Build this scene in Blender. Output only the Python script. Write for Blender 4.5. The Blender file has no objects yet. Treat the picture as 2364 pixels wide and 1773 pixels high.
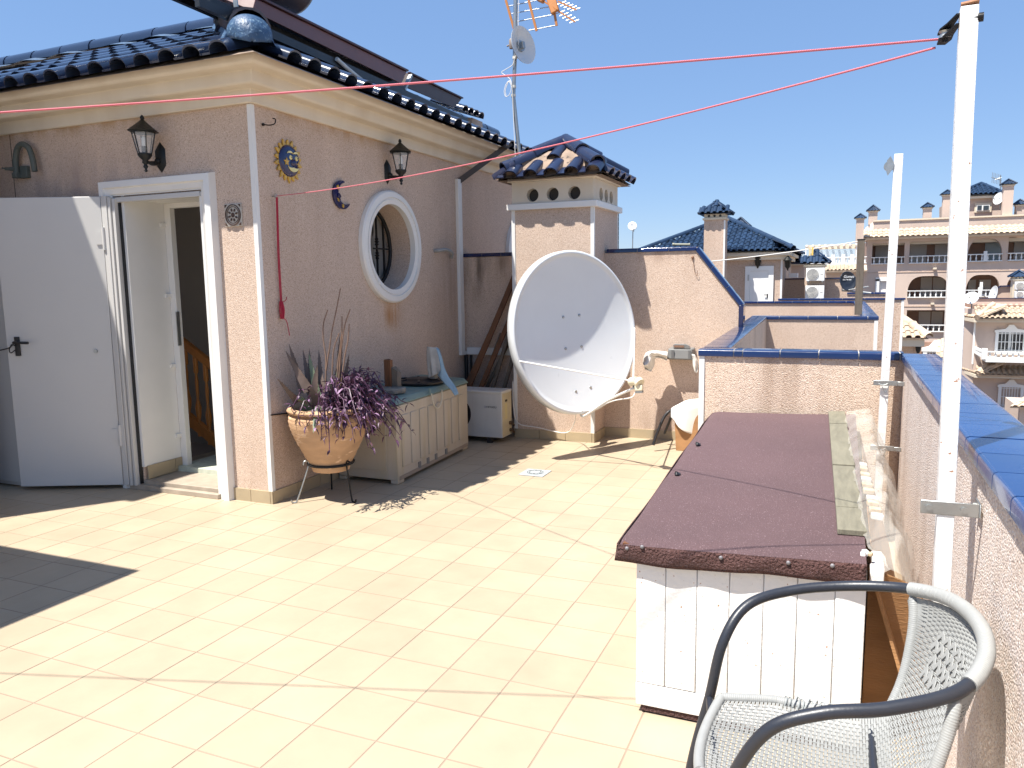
import bpy, bmesh, math, random
from mathutils import Vector, Matrix
random.seed(7)
R = math.radians
sc = bpy.context.scene
COL = sc.collection

# ------------------------------------------------------------------ camera
CAM = Vector((1.6225, -2.2703, 1.5001))
yaw, pit, rol, FPX = -0.402299, -0.131317, -0.014806, 1785.25
fw = Vector((math.sin(yaw)*math.cos(pit), math.cos(yaw)*math.cos(pit), math.sin(pit)))
rt0 = Vector((math.cos(yaw), -math.sin(yaw), 0)); up0 = rt0.cross(fw)
RT = math.cos(rol)*rt0 + math.sin(rol)*up0
UP = -math.sin(rol)*rt0 + math.cos(rol)*up0
cd = bpy.data.cameras.new('camera'); cam = bpy.data.objects.new('camera', cd); COL.objects.link(cam)
cam.matrix_world = Matrix(((RT.x, UP.x, -fw.x, CAM.x), (RT.y, UP.y, -fw.y, CAM.y), (RT.z, UP.z, -fw.z, CAM.z), (0, 0, 0, 1)))
cd.sensor_width = 36; cd.lens = 36*FPX/2364; cd.clip_start = 0.05; cd.clip_end = 3000
sc.camera = cam
# ------------------------------------------------------------------ sun, sky, exposure
SAZ, SEL = R(55), R(66)          # direction the light travels (from +x), elevation
w = bpy.data.worlds.new('World'); sc.world = w; w.use_nodes = True
nt = w.node_tree; nt.nodes.clear()
sky = nt.nodes.new('ShaderNodeTexSky'); sky.sky_type = 'NISHITA'; sky.sun_disc = False
sky.sun_elevation = SEL
to_sun = Vector((-math.cos(SAZ), -math.sin(SAZ)))
sky.sun_rotation = math.atan2(to_sun.x, to_sun.y)
sky.altitude = 50; sky.air_density = 1.0; sky.dust_density = 0.0; sky.ozone_density = 2.0
bg = nt.nodes.new('ShaderNodeBackground'); bg.inputs['Strength'].default_value = 0.088
wo = nt.nodes.new('ShaderNodeOutputWorld')
tint = nt.nodes.new('ShaderNodeMix'); tint.data_type = 'RGBA'; tint.inputs[0].default_value = .64; tint.inputs[7].default_value = (1.18, 2.18, 4.3, 1)   # clear deep blue mixed evenly into the sky
nt.links.new(sky.outputs[0], tint.inputs[6]); nt.links.new(tint.outputs[2], bg.inputs[0]); nt.links.new(bg.outputs[0], wo.inputs[0])
sl = bpy.data.lights.new('sun', 'SUN'); sl.energy = 5.0; sl.angle = R(0.55); sl.color = (1, 0.955, 0.88)
so = bpy.data.objects.new('sun', sl); COL.objects.link(so); so.location = (-8, -12, 30)
so.rotation_euler = Vector((-math.cos(SAZ)*math.cos(SEL), -math.sin(SAZ)*math.cos(SEL), math.sin(SEL))).to_track_quat('Z', 'Y').to_euler()
sc.view_settings.view_transform = 'Standard'; sc.view_settings.look = 'None'
sc.view_settings.exposure = 1.06; sc.view_settings.gamma = 1.0
sc.view_settings.use_curve_mapping = False
sc.render.engine = 'CYCLES'

# ------------------------------------------------------------------ measuring helpers (photograph pixel -> point on a plane of the place)
def ray(p):
    return RT*((p[0]-1182)/FPX) + UP*(-(p[1]-886.5)/FPX) + fw
def aty(p, y): d = ray(p); return CAM + d*((y-CAM.y)/d.y)
def atx(p, x): d = ray(p); return CAM + d*((x-CAM.x)/d.x)
def atz(p, z): d = ray(p); return CAM + d*((z-CAM.z)/d.z)
def zf(ox, oy, s): return lambda u, v: (ox+u*s, oy+v*s)
def pix(P):
    d = Vector(P)-CAM; k = d.dot(fw)
    return (1182+FPX*d.dot(RT)/k, 886.5-FPX*d.dot(UP)/k)
zA = zf(380,0,.18083); zN = zf(1500,440,.18083); zB = zf(1820,400,.24593); zR = zf(1940,640,.21699)
zM = zf(1130,0,.15067); zK = zf(1450,780,.18083); zC = zf(1130,310,.17478); z2 = zf(500,0,.36166)
s6 = zf(1500,400,.3906); zS = zf(630,300,.12056); zP = zf(640,650,.31949); zX = zf(860,780,.18085)
zL = zf(1880,900,.31339)

# ------------------------------------------------------------------ materials
MATS = {}
def mat(name, col, rough=.7, var=0., vscale=8., bump=0., bscale=60., metal=0., coat=0., spec=.5, speck=None, stain=None, alpha=None,
        trans=0., wavebump=None, rand=0., brick=None, stretch=None, voro=None, sheen=0.):
    if name in MATS: return MATS[name]
    m = bpy.data.materials.new(name); m.use_nodes = True; t = m.node_tree; N = t.nodes; L = t.links
    b = N['Principled BSDF']; b.inputs['Roughness'].default_value = rough; b.inputs['Metallic'].default_value = metal
    b.inputs['Specular IOR Level'].default_value = spec
    b.inputs['Coat Weight'].default_value = coat; b.inputs['Coat Roughness'].default_value = .05
    geo = N.new('ShaderNodeNewGeometry'); pos = geo.outputs['Position']
    if stretch:
        mp = N.new('ShaderNodeMapping'); mp.inputs['Scale'].default_value = stretch; L.new(pos, mp.inputs[0]); pos = mp.outputs[0]
    c = None
    rgb = N.new('ShaderNodeRGB'); rgb.outputs[0].default_value = (*col, 1); c = rgb.outputs[0]
    def mix(fac, a, bcol, mode='MIX'):
        x = N.new('ShaderNodeMix'); x.data_type = 'RGBA'; x.blend_type = mode
        if isinstance(fac, float): x.inputs[0].default_value = fac
        else: L.new(fac, x.inputs[0])
        L.new(a, x.inputs[6])
        if isinstance(bcol, tuple): x.inputs[7].default_value = (*bcol, 1)
        else: L.new(bcol, x.inputs[7])
        return x.outputs[2]
    def ramp(v, a, b_):
        r = N.new('ShaderNodeMapRange'); r.inputs[1].default_value = a; r.inputs[2].default_value = b_; L.new(v, r.inputs[0]); return r.outputs[0]
    def noise(sc_, det=4, p=None):
        n = N.new('ShaderNodeTexNoise'); n.inputs['Scale'].default_value = sc_; n.inputs['Detail'].default_value = det
        L.new(p or pos, n.inputs['Vector']); return n.outputs['Fac']
    if var:
        n = noise(vscale); f = ramp(n, .3, .7)
        c = mix(f, c, tuple(max(0, x*(1-var)) for x in col))
        n2 = noise(vscale*.23, 3); c = mix(ramp(n2, .35, .75), c, mix(.5, c, tuple(min(1, x*(1+var*.6)) for x in col)))
    if voro:      # pebbles: (scale, amount, darker, lighter)
        v = N.new('ShaderNodeTexVoronoi'); v.inputs['Scale'].default_value = voro[0]; L.new(pos, v.inputs['Vector'])
        sx = N.new('ShaderNodeSeparateColor'); L.new(v.outputs['Color'], sx.inputs[0])
        c = mix(ramp(sx.outputs[0], .72, .95), c, voro[2]); c = mix(ramp(sx.outputs[1], .7, .95), c, voro[3])
    if speck:     # (scale, threshold, colour)
        n = noise(speck[0], 2); c = mix(ramp(n, speck[1], speck[1]+.06), c, speck[2])
    if stain:     # streaks running down: (scale, amount, colour)
        mp = N.new('ShaderNodeMapping'); mp.inputs['Scale'].default_value = (stain[0], stain[0], stain[0]*.12); L.new(geo.outputs['Position'], mp.inputs[0])
        n = noise(1., 5, mp.outputs[0]); mm = N.new('ShaderNodeMath'); mm.operation = 'MULTIPLY'; mm.inputs[1].default_value = stain[1]
        L.new(ramp(n, .48, .72), mm.inputs[0]); c = mix(mm.outputs[0], c, stain[2])
    if rand:
        oi = N.new('ShaderNodeObjectInfo'); hs = N.new('ShaderNodeHueSaturation')
        hs.inputs['Value'].default_value = 1; mr = N.new('ShaderNodeMapRange'); mr.inputs[3].default_value = 1-rand; mr.inputs[4].default_value = 1+rand
        L.new(oi.outputs['Random'], mr.inputs[0]); L.new(mr.outputs[0], hs.inputs['Value']); L.new(c, hs.inputs['Color']); c = hs.outputs[0]
    L.new(c, b.inputs['Base Color'])
    if rough > .12 and not trans:
        rr = N.new('ShaderNodeMapRange'); rr.inputs[3].default_value = max(.03, rough-.1); rr.inputs[4].default_value = min(1, rough+.12)
        L.new(noise(vscale*2.3), rr.inputs[0]); L.new(rr.outputs[0], b.inputs['Roughness'])
    if bump:
        bp = N.new('ShaderNodeBump'); bp.inputs['Strength'].default_value = min(1, bump); bp.inputs['Distance'].default_value = .02*bump if bump > 1 else .01
        h = noise(bscale, 3)
        if voro:
            v2 = N.new('ShaderNodeTexVoronoi'); v2.feature = 'SMOOTH_F1'; v2.inputs['Scale'].default_value = voro[0]; L.new(pos, v2.inputs['Vector'])
            ad = N.new('ShaderNodeMath'); ad.operation = 'SUBTRACT'; L.new(h, ad.inputs[0]); L.new(v2.outputs['Distance'], ad.inputs[1]); h = ad.outputs[0]
        L.new(h, bp.inputs['Height']); L.new(bp.outputs[0], b.inputs['Normal'])
    if trans: b.inputs['Transmission Weight'].default_value = trans
    if alpha is not None: b.inputs['Alpha'].default_value = alpha
    MATS[name] = m; return m

STUC = mat('pebble_stucco', (.605,.46,.36), .92, .13, 2.2, .4, 260, voro=(260,1,(.36,.245,.18),(.71,.58,.48)), stain=(3.,.22,(.36,.25,.19)))
STUCW = mat('stained_pebble_stucco', (.68,.525,.405), .92, .13, 2.5, .5, 220, voro=(200,1,(.44,.30,.22),(.76,.64,.53)), stain=(4.5,.6,(.32,.21,.14)))
STUCR = mat('coarse_pebble_stucco', (.74,.62,.54), .92, .08, 3, .7, 180, voro=(190,1,(.42,.31,.28),(.82,.77,.74)), stain=(5,.3,(.36,.24,.17)))
STUCF = mat('far_stucco', (.58,.46,.385), .95, .10, .8, .3, 30, stain=(.8,.25,(.32,.22,.16)))
STUCN = mat('neighbour_stucco', (.54,.40,.31), .95, .10, 1.5, .4, 40, voro=(60,1,(.36,.25,.19),(.58,.47,.38)), stain=(1.5,.35,(.30,.21,.15)))
def stained(base, name, spots):
    """copy of a wall material with local weather stains: (x, y, z, rx, ry, rz, colour, amount)"""
    m = base.copy(); m.name = name; t = m.node_tree; N = t.nodes; L = t.links; b = N['Principled BSDF']; src = b.inputs['Base Color'].links[0].from_socket
    geo = N.new('ShaderNodeNewGeometry'); nz = N.new('ShaderNodeTexNoise'); nz.inputs['Detail'].default_value = 5
    mp = N.new('ShaderNodeMapping'); mp.inputs['Scale'].default_value = (11, 11, 1.6); L.new(geo.outputs['Position'], mp.inputs[0]); L.new(mp.outputs[0], nz.inputs['Vector']); nz.inputs['Scale'].default_value = 1
    for (x, y, z, rx, ry, rz, col, amt) in spots:
        a = N.new('ShaderNodeVectorMath'); a.operation = 'SUBTRACT'; a.inputs[1].default_value = (x, y, z); L.new(geo.outputs['Position'], a.inputs[0])
        d = N.new('ShaderNodeVectorMath'); d.operation = 'DIVIDE'; d.inputs[1].default_value = (rx, ry, rz); L.new(a.outputs[0], d.inputs[0])
        ln = N.new('ShaderNodeVectorMath'); ln.operation = 'LENGTH'; L.new(d.outputs[0], ln.inputs[0])
        mr = N.new('ShaderNodeMapRange'); mr.inputs[1].default_value = 1; mr.inputs[2].default_value = 0; mr.inputs[3].default_value = 0; mr.inputs[4].default_value = amt; mr.interpolation_type = 'SMOOTHSTEP'; L.new(ln.outputs[1], mr.inputs[0])
        nr = N.new('ShaderNodeMapRange'); nr.inputs[1].default_value = .35; nr.inputs[2].default_value = .65; L.new(nz.outputs['Fac'], nr.inputs[0])
        mu = N.new('ShaderNodeMath'); mu.operation = 'MULTIPLY'; L.new(mr.outputs[0], mu.inputs[0]); L.new(nr.outputs[0], mu.inputs[1])
        mx = N.new('ShaderNodeMix'); mx.data_type = 'RGBA'; L.new(mu.outputs[0], mx.inputs[0]); L.new(src, mx.inputs[6]); mx.inputs[7].default_value = (*col, 1); src = mx.outputs[2]
    L.new(src, b.inputs['Base Color']); return m
CREAM = mat('cream_plaster', (.66,.585,.47), .75, .08, 3, .15, 40, stain=(4,.3,(.48,.38,.26)))
CREAMF = mat('far_cream_plaster', (.66,.57,.44), .8, .06, 1)
WHITE = mat('white_paint', (.74,.73,.70), .45, .05, 5, .06, 90)
WHITEP = mat('chipped_white_paint', (.76,.75,.73), .4, .04, 6, .25, 50, speck=(75,.695,(.36,.18,.10)))
WHITEF = mat('far_white_paint', (.78,.78,.76), .6, .04, 3)
DOORW = mat('white_door_metal', (.53,.52,.50), .38, .05, 2.5, .03, 60, speck=(14,.79,(.45,.43,.40)))
TILEF = mat('cream_floor_tile', (.405,.328,.232), .42, .13, 4, .05, 30, rand=.05, spec=.35)
TILEFS = mat('cream_floor_tile_far', (.405,.328,.232), .42, .13, 4, .05, 30, spec=.35)
GROUT = mat('floor_grout', (.29,.22,.165), .9, .25, 3)
SKIRT = mat('tan_skirting_tile', (.40,.32,.205), .5, .14, 6, .08, 40, rand=.06)
BLUET = mat('blue_glazed_tile', (.005,.012,.065), .09, .1, 6, .04, 25, coat=.6, rand=.12)
BLUEE = mat('blue_glazed_coping', (.013,.046,.155), .24, .1, 5, .05, 25, coat=.4, rand=.12)
BLUESH = mat('shaded_blue_glazed_coping', (.006,.018,.075), .22, .1, 5, .05, 25, coat=.4, rand=.12)  # shaded copy of the coping tile above, dim front faces put into its colour
MORT = mat('white_tile_joint', (.62,.60,.55), .9, .2, 10)
RTILE = mat('dark_glazed_roof_tile', (.018,.031,.066), .2, .15, 5, .05, 18, coat=.5, rand=.2)
RTILEB = mat('navy_glazed_roof_tile', (.012,.017,.045), .30, .15, 5, .05, 18, coat=.4, rand=.2)
RTILEN = mat('blue_glazed_roof_tile', (.016,.034,.07), .38, .2, 1.5, .1, 8, rand=.25, spec=.35)
MORTB = mat('brown_roof_mortar', (.30,.22,.165), .95, .5, 9, .8, 30, speck=(18,.6,(.09,.07,.06)))
MORTBL = mat('blue_painted_mortar', (.035,.085,.17), .5, .45, 16, .7, 45, speck=(60,.60,(.13,.21,.29)))
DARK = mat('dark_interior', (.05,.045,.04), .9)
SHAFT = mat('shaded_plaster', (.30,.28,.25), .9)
IRON = mat('black_wrought_iron', (.012,.011,.011), .5, .2, 20, .2, 60, metal=.3)
LAMPM = mat('black_lantern_metal', (.018,.02,.02), .45, .3, 30, .2, 80, metal=.4)
GREYM = mat('galvanised_steel', (.42,.43,.42), .38, .2, 12, .1, 60, metal=.85)
DGREY = mat('dark_steel_rail', (.05,.055,.06), .35, .2, 6, .05, 40, metal=.6)
PANELB = mat('maroon_panel_side', (.16,.075,.07), .35, .15, 3, .03, 30)
TANKM = mat('black_tank_steel', (.12,.12,.13), .3, .1, 4, metal=.7)
GLASS = mat('clear_lantern_glass', (.8,.82,.82), .05, alpha=.28)
WGLASS = mat('dark_window_glass', (.03,.035,.04), .08, spec=.8)
BULB = mat('white_bulb', (.85,.85,.8), .3)
TERRA = mat('terracotta', (.50,.31,.175), .8, .25, 7, .3, 60, speck=(9,.62,(.62,.42,.27)), stretch=(1,1,3))
WICK = mat('grey_wicker', (.29,.295,.287), .45, .08, 25, .1, 90)
TUBE = mat('charcoal_powder_coat', (.022,.025,.034), .38, .08, 60, .04, 200)
FELT = mat('maroon_roof_felt', (.140,.083,.088), .95, .22, 2.2, 1., 260, speck=(230,.64,(.34,.24,.25)))
FELTE = mat('maroon_felt_edge', (.10,.045,.04), .9, .2, 12, 1.5, 120, speck=(140,.64,(.22,.13,.13)))
PLANKG = mat('weathered_grey_plank', (.20,.185,.135), .9, .3, 9, .4, 60, stretch=(6,1,1))
PLYW = mat('brown_plywood', (.36,.19,.08), .8, .3, 5, .3, 50, stretch=(1,1,4))
WOODD = mat('dark_stained_timber', (.17,.07,.028), .7, .35, 6, .3, 60, stretch=(5,5,1))
WOODG = mat('old_grey_timber', (.16,.13,.10), .9, .3, 8, .5, 60, stretch=(8,8,1))
PINE = mat('varnished_orange_pine', (.60,.24,.06), .35, .25, 8, stretch=(4,4,1))
BLOCK = mat('pale_wood_block', (.60,.46,.29), .8, .25, 14)
FILM = mat('clear_plastic_film', (.74,.70,.62), .2, .1, 6, .5, 22, alpha=.27, spec=.7)
CHESTB = mat('beige_chest_plastic', (.46,.40,.32), .55, .12, 5, .08, 60, stain=(9,.45,(.38,.30,.16)))
CHESTT = mat('green_chest_lid_plastic', (.17,.25,.225), .5, .2, 8, .1, 50)
ACW = mat('aged_white_enamel', (.60,.59,.56), .45, .08, 6, .03, 60)
ACS = mat('yellowed_enamel', (.56,.49,.33), .5, .2, 10)
BLACKP = mat('black_plastic', (.012,.012,.014), .45, .1, 20)
GRILLE = mat('grey_fan_grille', (.34,.33,.31), .6)
DISHW = mat('white_dish_paint', (.62,.64,.65), .32, .05, 4, .03, 80)
LNBM = mat('cream_lnb_plastic', (.70,.64,.47), .5, .1, 12)
CLOTHW = mat('white_cloth', (.70,.68,.64), .9, .08, 9, .35, 160)
CLOTHD = mat('grimy_white_cloth', (.52,.49,.44), .92, .3, 12, .4, 160)
CLOTHB = mat('faded_blue_cloth', (.25,.37,.46), .9, .2, 12, .4, 160)
ROPE = mat('red_white_rope', (.62,.10,.13), .8)
ROPED = mat('crimson_rope', (.42,.02,.05), .8, .3, 90)
YELL = mat('yellow_glaze', (.62,.37,.04), .3, .35, 28, coat=.3)
YELP = mat('pale_yellow_glaze', (.75,.66,.30), .35)
NAVY = mat('navy_glaze', (.008,.010,.075), .14, .2, 20, coat=.6)
STONE = mat('rough_grey_stone', (.26,.23,.19), .95, .45, 25, .9, 60)
PURP = mat('purple_leaf', (.075,.024,.062), .5, .5, 28, spec=.6)
PURPL = mat('pale_purple_leaf', (.24,.13,.23), .5, .3, 28)
ALOE = mat('dull_aloe_leaf', (.15,.105,.085), .55, .5, 14)
ALOEG = mat('green_aloe_leaf', (.17,.21,.13), .55, .3, 14)
STEM = mat('dry_stem', (.21,.13,.09), .85, .3, 20)
SOIL = mat('potting_soil', (.05,.035,.025), 1., .3, 30, .6, 50)
BTILE = mat('sandy_roof_tile', (.56,.43,.31), .85, .5, 3.2, .1, 20, rand=.2)
GREYCR = mat('grey_crate_plastic', (.17,.17,.165), .6, .12, 10)
ANTO = mat('orange_antenna_plastic', (.48,.19,.05), .5, .2, 10)
ANTS = mat('antenna_aluminium', (.60,.62,.64), .3, metal=.8)
DRAINM = mat('drain_plastic', (.36,.39,.40), .5, .1, 30)
PIPEG = mat('grey_green_pipe', (.10,.115,.10), .6, .15, 20)
MARBLE = mat('pale_green_terrazzo', (.50,.53,.43), .5, .3, 22)
SHUT = mat('pale_shutter', (.50,.45,.40), .7, .06, 3)
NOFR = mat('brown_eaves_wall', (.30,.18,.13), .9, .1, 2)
CABLEW = mat('white_cable', (.74,.72,.68), .6)
GROUND = mat('street_ground', (.24,.21,.18), .95, .2, .3)
ROPE_T = ROPE.node_tree
def rope_stripes():
    N = ROPE_T.nodes; L = ROPE_T.links; b = N['Principled BSDF']
    uv = N.new('ShaderNodeUVMap'); wv = N.new('ShaderNodeTexWave'); wv.wave_type = 'BANDS'; wv.bands_direction = 'DIAGONAL'
    wv.inputs['Scale'].default_value = .5; L.new(uv.outputs[0], wv.inputs['Vector'])
    r = N.new('ShaderNodeValToRGB'); r.color_ramp.elements[0].position = .42; r.color_ramp.elements[0].color = (.42,.02,.05,1)
    r.color_ramp.elements[1].position = .58; r.color_ramp.elements[1].color = (.64,.26,.29,1)
    L.new(wv.outputs['Fac'], r.inputs[0]); L.new(r.outputs[0], b.inputs['Base Color'])
rope_stripes()

# ------------------------------------------------------------------ building helpers
WORLDLOC = {}
def tag(o, label=None, cat=None, group=None, kind=None):
    if label: o['label'] = label
    if cat: o['category'] = cat
    if group: o['group'] = group
    if kind: o['kind'] = kind
    return o
def thing(name, loc, label, cat, group=None):
    o = bpy.data.objects.new(name, None); COL.objects.link(o); o.location = loc; o.empty_display_size = .1
    WORLDLOC[o.name] = Vector(loc); return tag(o, label, cat, group)
class MB:
    def __init__(s): s.v = []; s.f = []; s.sm = []; s.uv = {}
    def add(s, vs, fs, sm=False):
        n = len(s.v); s.v += [tuple(v) for v in vs]; s.f += [tuple(i+n for i in f) for f in fs]; s.sm += [sm]*len(fs); return s
    def box(s, a, b):
        x0,x1 = sorted((a[0],b[0])); y0,y1 = sorted((a[1],b[1])); z0,z1 = sorted((a[2],b[2]))
        return s.add([(x0,y0,z0),(x1,y0,z0),(x1,y1,z0),(x0,y1,z0),(x0,y0,z1),(x1,y0,z1),(x1,y1,z1),(x0,y1,z1)],
              [(0,3,2,1),(4,5,6,7),(0,1,5,4),(1,2,6,5),(2,3,7,6),(3,0,4,7)])
    def bar(s, a, b, wd, ht=None, upv=(0,0,1)):
        a = Vector(a); b = Vector(b); d = (b-a).normalized(); u = Vector(upv)
        if abs(d.dot(u)) > .99: u = Vector((0,1,0))
        r = d.cross(u).normalized(); u = r.cross(d); ht = ht or wd; P = []
        for q in (a, b):
            for i, j in ((-1,-1),(1,-1),(1,1),(-1,1)): P.append(q + r*(i*wd/2) + u*(j*ht/2))
        return s.add(P, [(0,3,2,1),(4,5,6,7),(0,1,5,4),(1,2,6,5),(2,3,7,6),(3,0,4,7)])
    def hexa(s, P):   # 8 corners: bottom 4 then top 4
        return s.add(P, [(0,3,2,1),(4,5,6,7),(0,1,5,4),(1,2,6,5),(2,3,7,6),(3,0,4,7)])
    def prism(s, poly, a, b):   # poly of 3D points, extruded by vector b-a
        o = Vector(b)-Vector(a); n = len(poly); P = [Vector(p) for p in poly] + [Vector(p)+o for p in poly]
        return s.add(P, [tuple(range(n))[::-1], tuple(range(n, 2*n))] + [(i, (i+1)%n, (i+1)%n+n, i+n) for i in range(n)])
    def tube(s, pts, r, n=8, closed=False, caps=True, twistuv=None):
        pts = [Vector(p) for p in pts]; m = len(pts); rr = r if isinstance(r, (list, tuple)) else [r]*m
        T = []
        for i in range(m):
            a = pts[i-1] if (i or closed) else pts[0]; b = pts[(i+1)%m] if (i < m-1 or closed) else pts[-1]
            T.append((b-a).normalized())
        u = T[0].orthogonal().normalized(); V = []
        for i in range(m):
            u = (u - T[i]*u.dot(T[i]));
            u = u.normalized() if u.length > 1e-6 else T[i].orthogonal().normalized()
            w_ = T[i].cross(u)
            for k in range(n):
                a = 2*math.pi*k/n; V.append(pts[i] + (u*math.cos(a)+w_*math.sin(a))*rr[i])
        F = []
        for i in range(m if closed else m-1):
            j = (i+1) % m
            for k in range(n): F.append((i*n+k, i*n+(k+1)%n, j*n+(k+1)%n, j*n+k))
        n0 = len(s.v); s.add(V, F, True)
        if caps and not closed:
            s.f.append(tuple(n0+k for k in range(n))[::-1]); s.f.append(tuple(n0+(m-1)*n+k for k in range(n))); s.sm += [False, False]
        return s
    def lathe(s, c, prof, n=24, axis=(0,0,1), cap=True, sm=True):
        c = Vector(c); ax = Vector(axis).normalized(); u = ax.orthogonal().normalized(); v = ax.cross(u); V = []
        if abs(ax.z) > .9: u = Vector((1,0,0)); v = ax.cross(u)
        for (r, h) in prof:
            for k in range(n):
                a = 2*math.pi*k/n; V.append(c + ax*h + (u*math.cos(a)+v*math.sin(a))*r)
        F = [(i*n+k, i*n+(k+1)%n, (i+1)*n+(k+1)%n, (i+1)*n+k) for i in range(len(prof)-1) for k in range(n)]
        n0 = len(s.v); s.add(V, F, sm)
        if cap:
            s.f.append(tuple(n0+k for k in range(n))[::-1]); s.f.append(tuple(n0+(len(prof)-1)*n+k for k in range(n))); s.sm += [False, False]
        return s
    def grid(s, fn, nu, nv, sm=True):
        V = [fn(i/nu, j/nv) for j in range(nv+1) for i in range(nu+1)]
        return s.add(V, [(j*(nu+1)+i, j*(nu+1)+i+1, (j+1)*(nu+1)+i+1, (j+1)*(nu+1)+i) for j in range(nv) for i in range(nu)], sm)
    def mesh(s, name, m, off=Vector((0,0,0)), weld=False):
        me = bpy.data.meshes.new(name); me.from_pydata([tuple(Vector(v)-off) for v in s.v], [], s.f)
        me.polygons.foreach_set('use_smooth', s.sm); me.update()
        bm = bmesh.new(); bm.from_mesh(me)
        if weld: bmesh.ops.remove_doubles(bm, verts=bm.verts, dist=1e-5)
        bmesh.ops.recalc_face_normals(bm, faces=bm.faces); bm.to_mesh(me); bm.free()
        me.set_sharp_from_angle(angle=R(62))
        me.materials.append(m); return me
    def build(s, name, m, parent=None, bevel=0, thick=0, label=None, kind=None, weld=False):
        off = WORLDLOC[parent.name] if parent else Vector((0,0,0))
        o = bpy.data.objects.new(name, s.mesh(name, m, off, weld)); COL.objects.link(o)
        if parent: o.parent = parent; WORLDLOC[o.name] = off
        else: WORLDLOC[o.name] = Vector((0,0,0))
        if thick:
            x = o.modifiers.new('thickness', 'SOLIDIFY'); x.thickness = thick; x.offset = 0
        if bevel:
            x = o.modifiers.new('bevel', 'BEVEL'); x.width = bevel; x.segments = 2; x.limit_method = 'ANGLE'; x.harden_normals = False
        if label: o['label'] = label
        if kind: o['kind'] = kind
        return o
def place(name, me, loc, parent, basis=None):
    o = bpy.data.objects.new(name, me); COL.objects.link(o)
    off = WORLDLOC[parent.name] if parent else Vector((0,0,0)); o.parent = parent
    M = Matrix.Translation(Vector(loc)-off)
    if basis: M = M @ basis.to_4x4()
    o.matrix_basis = M; return o
def solo(o, label, cat, group=None, origin=None):   # a thing that is a single mesh: give it an origin at its base
    me = o.data; vs = [v.co for v in me.vertices]
    c = Vector(origin) if origin else Vector(((min(v.x for v in vs)+max(v.x for v in vs))/2, (min(v.y for v in vs)+max(v.y for v in vs))/2, min(v.z for v in vs)))
    me.transform(Matrix.Translation(-c)); o.location = c; return tag(o, label, cat, group)
def copy_tree(o, parent=None):
    c = o.copy(); COL.objects.link(c); c.parent = parent
    for ch in o.children: copy_tree(ch, c)
    return c
def smooth_path(P, n=6):     # Catmull-Rom through points
    P = [Vector(p) for p in P]; out = []
    for i in range(len(P)-1):
        p0 = P[i-1] if i else P[0]*2-P[1]; p1 = P[i]; p2 = P[i+1]; p3 = P[i+2] if i+2 < len(P) else P[-1]*2-P[-2]
        for k in range(n):
            t = k/n; out.append(.5*((2*p1)+(p2-p0)*t+(2*p0-5*p1+4*p2-p3)*t*t+(3*p1-p0-3*p2+p3)*t**3))
    out.append(P[-1]); return out
def text(s, size, M, m, parent, name='lettering', shear=0, ext=.0006, align='LEFT'):
    cu = bpy.data.curves.new('txt', 'FONT'); cu.body = s; cu.size = size; cu.extrude = ext; cu.shear = shear; cu.align_x = align
    t = bpy.data.objects.new('txt', cu); COL.objects.link(t)
    me = bpy.data.meshes.new_from_object(t.evaluated_get(bpy.context.evaluated_depsgraph_get())); bpy.data.objects.remove(t)
    me.materials.clear(); me.materials.append(m); o = bpy.data.objects.new(name, me); COL.objects.link(o)
    o.parent = parent; o.matrix_basis = Matrix.Translation(-WORLDLOC[parent.name]) @ M; return o
def basis(x, y, z): return Matrix((x, y, z)).transposed()
XB, YA, YW, YC = -1.95, 1.868, 4.9, 4.55
ZT = 1.075          # top of the low parapets
# ------------------------------------------------------------------ tile pieces
def roof_tile_mesh(name, m, pitch, L, hump, th=.012, seg=8, lift=.024):
    P = [(0, 0), (pitch*.34, 0)]
    for i in range(seg+1):
        a = math.pi*i/seg; P.append((pitch*(.70-.34*math.cos(a)) + pitch*.02, hump*math.sin(a)**.8))
    b = MB(); n = len(P); V = []
    for (y, dz) in ((0, lift), (L, 0)):
        for (x, z) in P: V.append((x, y, z+dz))
        for (x, z) in P: V.append((x, y, z+dz-th))
    F = []
    for i in range(n-1):
        F.append((i, i+1, 2*n+i+1, 2*n+i)); F.append((n+i, 3*n+i, 3*n+i+1, n+i+1)); F.append((i, n+i, n+i+1, i+1))
    b.add(V, F, True); b.sm = [True, True, False]*(n-1)
    return b.mesh(name, m)
def cap_mesh(name, m, r, L, th=.014, seg=9, flare=.012, ang=1.08):
    b = MB(); V = []; n = seg+1
    for (y, rr) in ((0, r+flare), (L, r)):
        for t in (0, th):
            for i in range(n):
                a = math.pi/2 + ang*math.pi/2*(2*i/seg-1); V.append(((rr-t)*math.cos(a), y, (rr-t)*math.sin(a)))
    F = []; S = []
    for i in range(seg):
        F += [(i, i+1, 2*n+i+1, 2*n+i), (n+i, 3*n+i, 3*n+i+1, n+i+1), (i, n+i, n+i+1, i+1), (2*n+i, 2*n+i+1, 3*n+i+1, 3*n+i)]; S += [True, True, False, False]
    b.add(V, F, True); b.sm = S; return b.mesh(name, m)
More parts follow.
